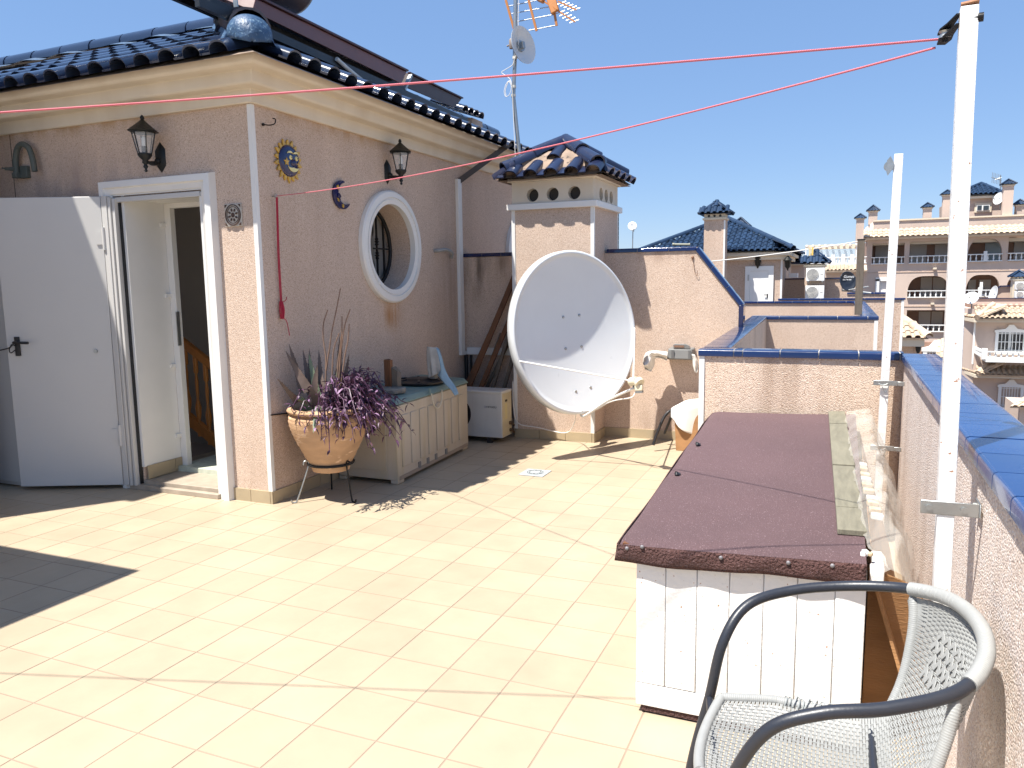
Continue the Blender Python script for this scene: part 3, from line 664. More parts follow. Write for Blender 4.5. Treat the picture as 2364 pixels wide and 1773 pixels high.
# ------------------------------------------------------------------ parapets
par = thing('back_parapet_wall', (-.6, YW, 0), 'stuccoed back wall behind the dish whose blue coping slopes down to the right', 'wall')
q = MB(); q.prism([(XB, YW, -.2), (.79, YW, -.2), (.79, YW, 1.25), (.395, YW, 1.755), (XB, YW, 1.755)], (0,YW,0), (0,YW+.12,0)); pw = q.build('wall_body', stained(STUC, 'back_wall_stucco', [(-1.78, YW, 1.6, .22, .2, .45, (.12,.085,.06), 1.0), (-1.5, YW, 1.7, .2, .2, .3, (.18,.13,.09), .8), (.1, YW, 1.75, .6, .2, .14, (.34,.23,.17), .8), (.3, YW, .1, .7, .2, .3, (.34,.24,.17), .7)]), par)
skirting(pw, (CX1, YW, 0), (.79, YW, 0), (0,-1,0))
coping_run(pw, (XB+.005, YW-.012, 1.792), (CX0-.03, YW-.012, 1.792), (0,1,0), .145, .036, .21, m=BLUET)
coping_run(pw, (CX1+.02, YW-.012, 1.792), (.405, YW-.012, 1.792), (0,1,0), .145, .036, .295, m=BLUET)
coping_run(pw, (.415, YW-.012, 1.788), (.822, YW-.012, 1.272), (0,1,0), .145, .036, .225, m=BLUET)
q = MB(); q.box((.782, YW-.014, ZT), (.824, YW+.13, 1.262)); q.build('end_tile', BLUET, pw, bevel=.005)
p1 = thing('light_well_wall', (1.4, 2.51, 0), 'near stuccoed wall with bright blue coping behind the maroon lid', 'wall')
q = MB(); q.box((.842, 2.512, -.3), (1.955, 2.66, ZT-.038)); b1 = q.build('wall_body', STUCW, p1)
q = MB(); q.box((.836, 2.505, .0), (.868, 2.53, ZT-.04)); q.build('corner_trim', WHITE, p1)
coping_run(b1, (.828, 2.498, ZT), (1.957, 2.498, ZT), (0,1,0), .175, .040, .211, m=BLUESH, first=.052)
p1b = thing('side_light_well_wall', (.9, 4.4, 0), 'blue capped wall running back beside the light well, left of it', 'wall')
q = MB(); q.hexa([(.842,2.66,-3),(1.005,2.66,-3),(.85,6.86,-3),(.70,6.86,-3),(.842,2.66,ZT-.014),(.998,2.66,ZT-.014),(.855,6.86,ZT-.014),(.70,6.86,ZT-.014)]); bb1 = q.build('wall_body', STUCW, p1b)
coping_run(bb1, (.828, 2.675, ZT), (.69, 6.86, ZT), Vector((1,.033,0)).normalized(), .172, .016, .21, m=BLUESH)
p2 = thing('far_light_well_wall', (1.4, 6.87, 0), 'middle stuccoed wall with blue coping and white end trim beyond the light well', 'wall')
q = MB(); q.box((.70, 6.87, -3), (1.985, 7.02, ZT-.036)); b2 = q.build('wall_body', STUC, p2)
q = MB(); q.box((1.955, 6.862, -3), (1.992, 6.90, ZT-.036)); q.build('corner_trim', WHITE, p2)
coping_run(b2, (.69, 6.858, ZT), (2.0, 6.858, ZT), (0,1,0), .175, .036, .3, m=BLUESH)
p2b = thing('neighbour_side_parapet', (1.9, 9.8, 0), 'parapet with grey glazed top running back from the middle wall past a timber post', 'wall')
q = MB(); q.box((1.83, 7.02, -3), (1.985, 12.7, ZT-.036)); b2b = q.build('wall_body', STUC, p2b)
coping_run(b2b, (2.0, 7.035, ZT), (2.0, 12.55, ZT), (-1,0,0), .18, .036, .3, m=BLUEE)
p3 = thing('neighbour_back_parapet', (.9, 12.7, 0), 'third wall back with navy coping in front of the white neighbour door', 'wall')
q = MB(); q.box((-2.2, 12.72, -3), (2.0, 12.86, ZT-.036)); b3 = q.build('wall_body', STUC, p3)
coping_run(b3, (-2.2, 12.70, ZT), (1.84, 12.70, ZT), (0,1,0), .17, .038, .3, m=BLUET)
p4 = thing('dark_capped_parapet', (1.6, 14.3, 0), 'long thin dark capped parapet with white end trim right of the timber post', 'wall')
q = MB(); q.box((.45, 14.3, -6), (2.72, 14.42, ZT-.02)); b4 = q.build('wall_body', STUCN, p4)
q = MB(); q.box((2.68, 14.292, -6), (2.725, 14.33, ZT-.03)); q.build('corner_trim', WHITEF, p4)
coping_run(b4, (.44, 14.28, ZT+.01), (2.75, 14.28, ZT+.01), (0,1,0), .16, .035, .4, m=BLUET)
coping_run(b4, (1.72, 14.9, ZT+.11), (2.45, 14.9, ZT+.11), (0,1,0), .16, .035, .5, m=BLUET); q = MB(); q.box((1.72,14.92,-6),(2.45,15.04,ZT+.07)); q.build('rear_leaf', STUCN, p4)
rp = thing('right_parapet_wall', (2.03, 0, 0), 'coarse pebble stucco parapet on the right with wide blue coping', 'wall')
q = MB(); q.box((1.955, -4.5, -9), (2.10, 2.66, ZT-.038)); rb = q.build('wall_body', STUCR, rp)
coping_run(rb, (1.940, -3.2, ZT), (1.940, 2.49, ZT), (1,0,0), .180, .040, .2035, m=BLUEE)
lat = thing('lattice_screen', (-.40, 5.62, 0), 'white gridded lattice strip seen just right of the big chimney', 'screen')
q = MB(); xx0 = aty((1411,530), 5.6).x; xx1 = aty((1426,530), 5.6).x; lzt = aty((1420,489), 5.6).z
for k in range(14): q.box((xx0, 5.60, lzt-.047*k-.010), (xx1, 5.625, lzt-.047*k))
for x_ in (xx0, xx0+.022, xx1-.011): q.box((x_, 5.598, 1.3), (x_+.008, 5.627, lzt))
q.build('lattice_grid', WHITE, lat)
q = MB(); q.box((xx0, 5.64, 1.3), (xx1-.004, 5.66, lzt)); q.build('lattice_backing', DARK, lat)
# lower bodies of this house block, so that nothing floats
q = MB(); q.box((-6, -4.4, -9), (1.95, 4.95, -.26)); solo(q.build('house_block', STUCF), 'lower storeys of the row house under the terrace', 'building')
# off-frame canopy that throws the square shade at lower left
can = thing('garden_canopy', (-4.4, -1.6, 0), 'flat white garden canopy on posts standing on the terrace left of the view', 'canopy')
sx, sy = 1/math.tan(SEL)*math.cos(SAZ), 1/math.tan(SEL)*math.sin(SAZ); hc = 2.35; kx, ky = -1.775-sx*hc, .60-sy*hc
q = MB(); q.box((kx-3.2, ky-2.6, hc-.05), (kx, ky, hc)); q.build('canopy_roof', CLOTHW, can)
for (ax_, ay_) in ((kx-.04, ky-.04), (kx-3.16, ky-.04), (kx-.04, ky-2.56), (kx-3.16, ky-2.56)):
    q = MB(); q.box((ax_-.02, ay_-.02, 0), (ax_+.02, ay_+.02, hc-.05)); q.build('canopy_post', WHITE, can)

nb = thing('neighbour_stair_tower', (-5.6, .6, 0), 'tall stuccoed tower of the next house standing left of the view', 'tower')
q = MB(); q.box((-7.5, .0, -9), (-4.12, 1.28, 4.42)); q.build('tower_wall', STUCF, nb)
q = MB(); q.box((-7.55, -.05, 4.42), (-4.07, 1.30, 4.5)); q.build('tower_cornice', CREAM, nb)

# ------------------------------------------------------------------ things on the stair house walls
def lantern(loc, out, label, plate, up_len=1.0):
    """six sided lantern: loc = centre of the wall plate, out = unit vector off the wall, s = sideways"""
    out = Vector(out); side = Vector((0,0,1)).cross(out); L = Vector(loc)
    t = thing('wall_lantern', loc, label, 'wall lamp', 'black lanterns on the stair house walls')
    P = lambda o_, s_, z_: L + out*o_ + side*s_ + Vector((0,0,z_))
    q = MB(); V = [P(.0,.0,.105), P(.0,.045,.055), P(.0,.045,-.055), P(.0,0,-.105), P(.0,-.045,-.055), P(.0,-.045,.055), P(.022,.0,.07), P(.022,.028,.04), P(.022,.028,-.04), P(.022,0,-.07), P(.022,-.028,-.04), P(.022,-.028,.04)]
    q.add(V, [(6,7,8,9,10,11)]+[(i,(i+1)%6,(i+1)%6+6,i+6) for i in range(6)]); q.build('wall_plate', LAMPM, t)
    q = MB(); q.tube(smooth_path([P(.02,0,-.02), P(.05,0,-.045), P(.09,0,-.05), P(.125,0,-.045)]), [.022]*4+[.016]*9+[.012]*6, 8); q.build('arm', LAMPM, t)
    cx = .135
    q = MB(); q.lathe(P(cx,0,-.115), [(.004,0),(.012,.008),(.006,.02),(.017,.035),(.010,.05),(.022,.062),(.018,.078),(.036,.095),(.047,.112),(.047,.12)], 12); q.build('bottom_finial', LAMPM, t)
    top = MB(); top.lathe(P(cx,0,.148), [(.097,0),(.101,.006),(.090,.014),(.060,.038),(.036,.058),(.018,.074),(.010,.082),(.016,.09),(.012,.102),(.003,.112)], 6, sm=False)
    top.lathe(P(cx,0,.140), [(.074,0),(.088,.009)], 6, sm=False); top.build('lamp_cap', LAMPM, t)
    q = MB()
    for k in range(6):
        a = math.pi*2*k/6
        b0 = P(cx+.044*math.cos(a), .044*math.sin(a), .004); b1 = P(cx+.075*math.cos(a), .075*math.sin(a), .143); q.bar(b0, b1, .006)
        a2 = math.pi*2*(k+1)/6
        q.bar(b0, P(cx+.044*math.cos(a2), .044*math.sin(a2), .004), .007); q.bar(b1, P(cx+.075*math.cos(a2), .075*math.sin(a2), .143), .007)
    q.build('lamp_frame', LAMPM, t)
    for k in range(6):
        a = math.pi*2*k/6; a2 = math.pi*2*(k+1)/6; q = MB()
        q.add([P(cx+.043*math.cos(a), .043*math.sin(a), .004), P(cx+.043*math.cos(a2), .043*math.sin(a2), .004), P(cx+.074*math.cos(a2), .074*math.sin(a2), .143), P(cx+.074*math.cos(a), .074*math.sin(a), .143)], [(0,1,2,3)])
        q.build('glass_pane', GLASS, t)
    q = MB(); q.lathe(P(cx,0,.004), [(.018,0),(.018,.05)], 10); q.build('bulb_holder', LAMPM, t)
    q = MB(); q.lathe(P(cx,0,.054), [(.012,0),(.015,.012),(.015,.05),(.008,.066),(0,.07)], 10, cap=False); q.build('bulb', BULB, t)
lantern((-2.757, YA, 2.39), (0,-1,0), 'black lantern on its wall arm above the open door', None)
lantern((XB, 3.50, 2.435), (1,0,0), 'black lantern on its wall arm above the round window', None)

def star(c, r, y_ax, z_ax, ri=.45, rot=0, n=5):
    return [c + y_ax*(math.sin(a)*rr) + z_ax*(math.cos(a)*rr) for a, rr in [(rot+math.pi*k/n, r if k % 2 == 0 else r*ri) for k in range(2*n)]]
EY, EZ, EX = Vector((0,1,0)), Vector((0,0,1)), Vector((1,0,0))
sp = thing('sun_plaque', (XB, 2.205, 2.35), 'yellow and navy ceramic smiling sun plaque on the side wall', 'wall ornament')
c = Vector((XB+.004, 2.205, 2.352)); q = MB(); pts = []
for k in range(18):
    a = 2*math.pi*k/18; pts += [(a-.165, .104), (a-.10, .124), (a-.01, .141+.008*(k % 2)), (a+.09, .128), (a+.16, .104)]
poly = [c + EY*math.sin(a)*r_ + EZ*math.cos(a)*r_*1.02 for a, r_ in pts]; q.prism(poly, (0,0,0), EX*.012); q.build('sun_rays', YELL, sp, bevel=.003)
q = MB(); fc_ = c+EX*.012; q.lathe(fc_, [(.108,0),(.106,.006),(.096,.012),(.06,.016),(.03,.017),(0,.0175)], 40, axis=(1,0,0), cap=False); q.build('sun_face', NAVY, sp)
F_ = lambda y_, z_, o_=.036: c + EX*o_ + EY*y_ + EZ*z_
def crescent(q, cy, cz, r1, a0, a1, t, o_, squash=1.0, n=12):
    top = []; bot = []
    for k in range(n+1):
        a = a0+(a1-a0)*k/n; w_ = t*math.sin(math.pi*k/n)
        top.append(F_(cy+r1*math.sin(a), cz+squash*r1*math.cos(a), o_)); bot.append(F_(cy+(r1-w_)*math.sin(a), cz+squash*(r1-w_)*math.cos(a), o_))
    q.prism(top+bot[::-1][1:-1], (0,0,0), EX*.006)
q = MB(); crescent(q, .022, -.012, .062, R(118), R(242), .030, .029); q.build('smile', YELP, sp)
for s_ in (0, 1):
    q = MB(); crescent(q, -.010+.062*s_, .030, .035, R(-65), R(55), .014, .029); q.build('eyebrow', YELP, sp)
    q = MB(); q.lathe(F_(.0+.062*s_, .022, .024), [(.017,0),(.015,.008),(0,.012)], 14, axis=(1,0,0), cap=False); q.build('eye', YELP, sp)
    q = MB(); q.lathe(F_(.003+.062*s_, .022, .034), [(.005,0),(.004,.003)], 8, axis=(1,0,0)); q.build('pupil', BLACKP, sp)
q = MB(); q.lathe(F_(.026, -.012, .030), [(.026,0),(.020,.012),(.008,.018),(0,.019)], 14, axis=(1,0,0), cap=False); q.build('nose', NAVY, sp)
q = MB(); q.prism(star(F_(-.048,-.012,.024), .028, EY, EZ), (0,0,0), EX*.010); q.build('cheek_star', YELL, sp)
q = MB(); q.prism(star(F_(.086,-.018,.018), .022, EY, EZ), (0,0,0), EX*.010); q.build('cheek_star', YELL, sp)
mp_ = thing('moon_plaque', (XB, 2.82, 2.17), 'navy crescent moon ceramic with yellow stars beside the sun plaque', 'wall ornament')
mc = Vector((XB+.003, 2.815, 2.180)); pts = []
for k in range(33):
    a = R(20) - R(256)*k/32; pts.append((.112*math.sin(a), .108*math.cos(a)))
for k in range(33):
    a = R(-236) + R(256)*k/32; t_ = k/32; wdt = .058*math.sin(math.pi*t_)**.75; pts.append(((.108-wdt)*math.sin(a), (.104-wdt)*math.cos(a)))
q = MB(); q.prism([mc+EY*y_+EZ*z_ for y_, z_ in pts], (0,0,0), EX*.020); mo = q.build('crescent', NAVY, mp_, bevel=.006)
q = MB(); q.prism([mc+EY*y_+EZ*z_ for y_, z_ in [(-.052,.01),(-.038,.0),(-.026,-.018),(-.046,-.028),(-.036,-.040),(-.05,-.052),(-.07,-.03),(-.07,0)]], (0,0,0), EX*.026); q.build('moon_profile', NAVY, mp_)
for (y_, z_, r_) in ((-.065,.052,.019), (-.062,-.040,.018), (-.005,-.083,.017)):
    q = MB(); q.prism(star(mc+EX*.016+EY*y_+EZ*z_, r_, EY, EZ, rot=.3), (0,0,0), EX*.010); q.build('moon_star', YELL, mp_)

pl = thing('ceramic_wall_tile', (-2.142, YA, 1.97), 'small brown and white relief tile with oval crest right of the doorway', 'wall tile')
q = MB(); q.box((-2.212, YA-.010, 1.895), (-2.068, YA, 2.045)); q.build('tile_base', mat('cream_crackled_glaze', (.50,.46,.40), .4, .2, 60), pl, bevel=.002)
PB = mat('brown_relief_glaze', (.07,.035,.022), .4, .4, 90)
q = MB(); n = 40; pc = Vector((-2.140, YA-.0105, 1.970))
for (r0, r1, o_) in ((.070,.064,.005), (.056,.0525,.004)):
    for k in range(n):
        a, b_ = 2*math.pi*k/n, 2*math.pi*(k+1)/n
        q.prism([pc+Vector((r_*math.cos(t_)*.93, 0, r_*math.sin(t_))) for r_, t_ in ((r0,a),(r0,b_),(r1,b_),(r1,a))], (0,0,0), (0,-o_,0))
q.build('oval_ring', PB, pl)
q = MB()
for k in range(8):
    a = 2*math.pi*k/8+.3; cc = pc + Vector((.032*math.cos(a), 0, .034*math.sin(a)))
    q.prism([cc+Vector((.011*math.cos(t_)*math.cos(a)-.007*math.sin(t_)*math.sin(a), 0, .011*math.cos(t_)*math.sin(a)+.007*math.sin(t_)*math.cos(a))) for t_ in [2*math.pi*i/7 for i in range(7)]], (0,0,0), (0,-.004,0))
q.prism([pc+Vector((.014*math.cos(t_), 0, .016*math.sin(t_))) for t_ in [2*math.pi*i/9 for i in range(9)]], (0,0,0), (0,-.005,0))
for s_ in (-1,1):
    for t_ in (-1,1): q.prism([pc+Vector((s_*.066,0,t_*.069)), pc+Vector((s_*.046,0,t_*.069)), pc+Vector((s_*.066,0,t_*.049))], (0,0,0), (0,-.004,0))
q.build('relief_pattern', PB, pl)

hk = MB(); y_, z_ = 1.972, 2.556
hk.tube([(XB, y_, z_), (XB+.012, y_, z_)], .010, 8)
hk.tube(smooth_path([(XB+.01,y_,z_),(XB+.05,y_+.01,z_-.006),(XB+.085,y_+.02,z_+.003),(XB+.09,y_+.022,z_+.03),(XB+.07,y_+.02,z_+.038)]), .004, 6)
solo(hk.build('wall_hook', IRON), 'small rusty hook high on the side wall near the corner trim', 'hook')
hk = MB(); hk.tube([(XB, 2.03, 2.096), (XB+.03, 2.03, 2.10)], .005, 6); hk.tube([(XB+.03+.012*math.cos(a), 2.03, 2.10+.012*math.sin(a)) for a in [2*math.pi*k/10 for k in range(9)]], .003, 5)
solo(hk.build('eye_bolt', GREYM), 'small eye bolt holding the red clothes line on the side wall', 'bolt')

pg = thing('bent_wall_pipe', (-4.09, YA, 2.40), 'grey green pipe bent like a hook above the open door leaf', 'pipe')
q = MB(); q.tube(smooth_path([(-4.175,YA-.05,2.36),(-4.17,YA-.05,2.47),(-4.13,YA-.055,2.55),(-4.065,YA-.06,2.575),(-4.0,YA-.06,2.54),(-3.97,YA-.06,2.46),(-3.96,YA-.06,2.37)]), .021, 12); q.build('bent_tube', PIPEG, pg)
q = MB(); q.box((-4.17,YA-.035,2.335), (-4.085,YA,2.425)); q.box((-4.20,YA-.075,2.335),(-4.15,YA-.03,2.375)); q.build('pipe_bracket', PIPEG, pg, bevel=.006)
q = MB(); q.tube([(-4.17,YA-.06,2.40),(-4.24,YA-.09,2.405)], [.016,.012], 8); q.tube([(-4.235,YA-.09,2.405),(-4.26,YA-.10,2.41)], .006, 6); q.build('pipe_nozzle', PIPEG, pg)

cn_ = thing('white_cable_duct', (XB, 4.80, .77), 'white L shaped cable duct down the side wall behind the chest', 'duct')
q = MB(); q.box((XB, 4.755, .80), (XB+.035, 4.835, 2.52)); q.build('duct_upright', WHITE, cn_, bevel=.003)
q = MB(); q.box((XB+.036, YW-.035, .765), (-1.42, YW, .838)); q.box((XB, 4.755, .765), (XB+.036, YW, .799)); q.build('duct_foot', WHITE, cn_, bevel=.003)
q = MB(); q.bar((XB+.02, 4.80, 2.50), (ec.x+.0, 5.36, 2.93), .012, .055); solo(q.build('gutter_strap', mat('dark_painted_flat_bar', (.07,.055,.045), .5)), 'dark flat bar slanting from the white duct up to the roof tiles', 'bar')
q = MB(); q.tube(smooth_path([(XB,4.29,1.80),(XB+.05,4.30,1.805),(XB+.06,4.42,1.815),(XB+.05,4.55,1.79),(XB+.02,4.60,1.745)]), .017, 10)
solo(q.build('grey_hose_stub', mat('grey_hose', (.30,.30,.29), .6)), 'short grey hose stub sticking out between round window and white duct', 'hose')
q = MB(); q.tube([(XB+.03, 4.86, .76), (XB+.03, 4.86, .1)], .02, 8); q.tube([(XB+.08, 4.87, .76), (XB+.07, 4.87, .1)], .014, 8)
solo(q.build('black_pipe', BLACKP), 'thin black pipes running down in the corner below the white duct', 'pipe')
q = MB(); q.tube(smooth_path([(XB+.004, 1.885, .62), (XB+.006, 1.95, .615), (XB+.006, 2.1, .60)]), .005, 5); solo(q.build('thin_wire', BLACKP), 'thin dark wire crossing the side wall behind the terracotta pot', 'wire')

# ------------------------------------------------------------------ clothes line and its poles
def rope(pts, r, name, m, label, cat, group=None, pitch=.03):
    b = MB(); P = [Vector(p) for p in pts]; b.tube(P, r, 8, caps=False); o = b.build(name, m)
    me = o.data; uv = me.uv_layers.new(name='UVMap'); L_ = [0]
    for i in range(1, len(P)): L_.append(L_[-1]+(P[i]-P[i-1]).length)
    for poly in me.polygons:
        ks = [me.loops[li].vertex_index for li in poly.loop_indices]; wrap = {k % 8 for k in ks} == {0, 7}
        for li in poly.loop_indices:
            vi = me.loops[li].vertex_index; k = vi % 8; k = 8 if (wrap and k == 0) else k
            uv.data[li].uv = (L_[vi//8]/pitch*6.28, k/8*6.28)
    return solo(o, label, cat, group)
def sag(a, b, d, n=24): a = Vector(a); b = Vector(b); return [a.lerp(b, k/n) - Vector((0,0,4*d*(k/n)*(1-k/n))) for k in range(n+1)]
pul = aty((2172,93), -.035)
lend = Vector((-4.05, -1.78, 2.0)); # runs on to a ring on the canopy post side, outside the view
rope(sag(pul+Vector((-.005,.012,.006)), (-4.03, -1.79, 1.985), .045), .0029, 'clothes_line', ROPE, 'upper red and white clothes line running from the near pole to the left edge', 'clothes line', 'red and white clothes lines')
rope(sag(pul+Vector((-.01,.016,-.012)), (XB+.04, 2.03, 2.098), .05), .0029, 'clothes_line', ROPE, 'lower red and white clothes line running from the near pole to the side wall', 'clothes line', 'red and white clothes lines')
q = MB(); q.tube([(XB+.035,2.03,2.09),(XB+.018,2.035,1.7),(XB+.015,2.04,1.36)], .0042, 6); q.tube([(XB+.04,2.035,2.09),(XB+.022,2.043,1.7),(XB+.02,2.047,1.36)], .0035, 6)
random.seed(3)
for k in range(9):
    a = random.uniform(0, 6.28); r_ = random.uniform(.004, .016)
    q.tube(smooth_path([(XB+.02+r_*.5*math.cos(a), 2.043+r_*math.sin(a), 1.39), (XB+.025+r_*math.cos(a), 2.043+1.4*r_*math.sin(a), 1.33), (XB+.022+r_*.6*math.cos(a), 2.043+r_*math.sin(a), 1.27)], 3), .0045, 5)
q.tube(smooth_path([(XB+.02,2.05,1.28),(XB+.03,2.075,1.25),(XB+.02,2.10,1.20),(XB+.02,2.11,1.15)]), .0028, 5)
q.tube(smooth_path([(XB+.02,2.05,1.38),(XB+.03,2.08,1.40),(XB+.02,2.10,1.42)]), .0028, 5)
solo(q.build('rope_bundle', ROPED), 'crimson rope tail hanging down the side wall and knotted in a bundle', 'rope')

def pole(name, base, top, wdt, label):
    t = thing(name, base, label, 'pole', 'white clothes line poles'); b_ = Vector(base); tp = Vector(top)
    q = MB(); q.bar(b_, tp, wdt, wdt, upv=(0,1,0)); q.build('pole_tube', WHITEP, t, bevel=.002); return t
pN = pole('clothes_line_pole', (1.880, -.22, .0), (1.871, -.098, 2.118), .0375, 'rust spotted white square pole in front, carrying the red clothes lines')
q = MB(); q.bar((1.872,-.10,2.118),(1.8715,-.098,2.1185+.004),.037,.037,upv=(0,1,0)); q.build('rusty_pole_end', mat('rusty_cap', (.40,.20,.11), .8, .3, 80), pN)
q = MB(); c = Vector((1.85,-.106,2.093)); pd = pul-c
pw_ = pd.cross(Vector((0,0,1))).normalized()
for z_ in (-.012, .010): q.prism([c+pw_*.005+zz_*z_, c+pd*.45+pw_*.009+zz_*z_, c+pd*.72+pw_*.015+zz_*z_, c+pd*.98+pw_*.010+zz_*z_, c+pd*.98-pw_*.010+zz_*z_, c+pd*.72-pw_*.015+zz_*z_, c+pd*.45-pw_*.009+zz_*z_, c-pw_*.005+zz_*z_], (0,0,0), (0,0,.004))
q.tube([c+pd*.72-zz_*.018, c+pd*.72+zz_*.020], .006, 8); q.tube([(1.86,-.11,2.09),(1.90,-.115,2.09)], .006, 8); q.tube([(1.888,-.113,2.09),(1.90,-.114,2.09)], .010, 6)
q.build('pulley_yoke', IRON, pN)
q = MB(); q.lathe(c+pd*.72-zz_*.008, [(.016,0),(.015,.004),(.012,.010),(.016,.016)], 16); q.build('pulley_wheel', GREYM, pN)
zc = .94; q = MB(); cy = -.165
q.box((1.82, cy-.024, zc-.017), (1.945, cy-.020, zc+.017)); q.box((1.945, cy-.024, zc-.017), (1.949, cy+.045, zc+.017)); q.build('pole_clamp', GREYM, pN, bevel=.002)
q = MB()
for x_ in (1.838, 1.913): q.tube([(x_, cy-.030, zc), (x_, cy-.024, zc)], .008, 6)
q.tube([(1.952, cy+.03, zc), (1.938, cy+.03, zc)], .008, 6); q.build('clamp_bolt', GREYM, pN)
pF = pole('clothes_line_pole', (1.851, 2.40, .25), (1.871, 2.38, 2.135), .042, 'shorter looking white square pole at the back corner with a bare steel pulley')
for zc in (.925, .565):
    q = MB(); q.box((1.80, 2.352, zc-.014), (1.918, 2.357, zc+.014)); q.box((1.918, 2.352, zc-.014), (1.953, 2.357, zc+.010)); q.build('pole_clamp', GREYM, pF, bevel=.002)
    q = MB(); q.tube(smooth_path([(1.826,2.349,zc-.004),(1.85,2.346,zc-.010),(1.876,2.349,zc-.004),(1.862,2.346,zc-.05),(1.845,2.347,zc-.02)]), .0025, 5); q.build('tie_wire', GREYM, pF)
q = MB(); c = Vector((1.828, 2.37, 2.075)); q.lathe(c+Vector((0,-.01,0)), [(.026,0),(.018,.005),(.018,.012),(.026,.018)], 16, axis=(0,1,0)); q.build('pulley_wheel', GREYM, pF)
q = MB(); q.prism([c+Vector((.02,-.016,-.012)), c+Vector((-.006,-.016,-.05)), c+Vector((-.016,-.016,-.02)), c+Vector((-.012,-.016,.03)), c+Vector((.004,-.016,.05)), c+Vector((.022,-.016,.014))], (0,0,0), (0,.004,0)); q.build('pulley_yoke', GREYM, pF)
# ------------------------------------------------------------------ pot, stand and plants
PC = Vector((-1.642, 2.128, 0))
st = thing('iron_pot_stand', (-1.66, 2.12, 0), 'thin three legged iron stand under the terracotta pot', 'pot stand')
q = MB(); q.tube([PC+Vector(((.158)*math.cos(a), .158*math.sin(a), .262)) for a in [2*math.pi*k/28 for k in range(28)]], .009, 8, closed=True); q.build('ring', IRON, st)
for fx, fy in ((-1.803,1.943), (-1.452,2.089), (-1.783,2.313)):
    d = (Vector((fx,fy,0))-PC); d.normalize(); f = Vector((fx,fy,0)); r0 = PC+d*.155
    q = MB(); q.tube(smooth_path([r0+d*.035+Vector((0,0,.262)), r0+d*.03+Vector((0,0,.285)), r0+d*.008+Vector((0,0,.288)), r0+Vector((0,0,.262)), r0.lerp(f,.5)+Vector((0,0,.13)), f+Vector((0,0,.018)), f+d*.012+Vector((0,0,.006)), f+d*.032+Vector((0,0,.007)), f+d*.04+Vector((0,0,.025))], 5), .006, 7); q.build('leg', GREYM if fy < 2 else IRON, st)
pot = thing('terracotta_pot', (-1.655, 2.125, .205), 'big ribbed terracotta pot of purple trailing plants by the corner', 'plant pot')
pr = [(.10,0),(.126,.002),(.133,.018),(.150,.06),(.186,.130),(.222,.200),(.250,.265),(.268,.320),(.276,.37),(.270,.398),(.248,.412),(.248,.418),(.276,.424),(.283,.438),(.276,.452),(.25,.455),(.24,.44),(.24,.40)]
prr = []
for i in range(len(pr)-1):
    for k in range(4):
        t_ = k/4; r_ = pr[i][0]*(1-t_)+pr[i+1][0]*t_; h_ = pr[i][1]*(1-t_)+pr[i+1][1]*t_; prr.append((r_ + (.0022*math.sin(h_*230) if .06 < h_ < .40 and i < 10 else 0), h_))
prr.append(pr[-1]); q = MB(); q.lathe(PC+Vector((0,0,.208)), prr, 56); q.build('pot_body', TERRA, pot)
q = MB(); q.lathe(PC+Vector((0,0,.208)), [(.238,.405),(.1,.43),(0,.43)], 24, cap=False); q.build('soil', SOIL, pot)
TOPZ = .64
pln = thing('purple_trailing_plant', (PC.x, PC.y, TOPZ), 'purple trailing plant spilling over the right of the terracotta pot', 'plant')
random.seed(11); lf = MB(); lp = MB(); stm = MB()
def leaf(b, p, d, L_, w_):
    d = Vector(d).normalized(); s_ = d.cross(Vector((random.uniform(-.4,.4), random.uniform(-.4,.4), 1))).normalized(); n_ = s_.cross(d)
    m1 = p + d*L_*.35 + n_*L_*.06; m2 = p + d*L_*.75 + n_*L_*.03; tip = p + d*L_ - n_*L_*.12
    b.add([p, m1+s_*w_+n_*w_*.5, m2+s_*w_*.6+n_*w_*.3, tip, m2-s_*w_*.6+n_*w_*.3, m1-s_*w_+n_*w_*.5, m1, m2], [(0,1,6),(0,6,5),(1,2,7,6),(6,7,4,5),(2,3,7),(7,3,4)])
for k in range(115):
    a = random.gauss(R(12), R(62)); r0 = random.uniform(.02, .20)
    p = PC + Vector((r0*math.cos(a), r0*math.sin(a), TOPZ-.01)); reach = random.uniform(.12, .38)*(1.12 if math.cos(a-R(10)) > .2 else .6); lift_ = random.uniform(.04, .30); drop = random.uniform(.0, .30)*(.4+.6*random.random())
    if math.cos(a-R(15)) < .1 and random.random() < .6: continue
    dirv = Vector((math.cos(a), math.sin(a), 0)); P = [p]
    if (p+dirv*reach).x < XB+.03: continue
    for i in range(1, 8):
        t_ = i/7; P.append(p + dirv*reach*t_ + Vector((random.gauss(0,.008), random.gauss(0,.008), lift_*math.sin(math.pi*min(1,t_*1.1)*.9) - drop*t_*t_)))
    for i in range(1, 7):      # keep the strands outside the pot wall
        v_ = P[i]-PC; rr_ = math.hypot(v_.x, v_.y)
        if P[i].z < .66 and rr_ < .285: P[i] = PC + Vector((v_.x/rr_*.285, v_.y/rr_*.285, P[i].z))
    stm.tube(P, [.0035]*7+[.002], 4)
    for i in range(1, 8):
        for s_ in range(2):
            d = (P[i]-P[i-1]).normalized(); pp = P[i]; sd = Vector((random.gauss(0,1), random.gauss(0,1), random.gauss(.1,.7))).normalized()
            leaf(lp if random.random() < .16 else lf, pp, d*.7+sd*.9, random.uniform(.032,.07), random.uniform(.0055,.0105))
stm.build('stem', PURP, pln, kind='stuff'); lf.build('leaf', PURP, pln, kind='stuff'); lp.build('pale_leaf', PURPL, pln, kind='stuff')
al = thing('spiky_aloe', (PC.x-.05, PC.y-.03, TOPZ), 'dull spiky aloe with brown pointed leaves at the left of the pot', 'plant')
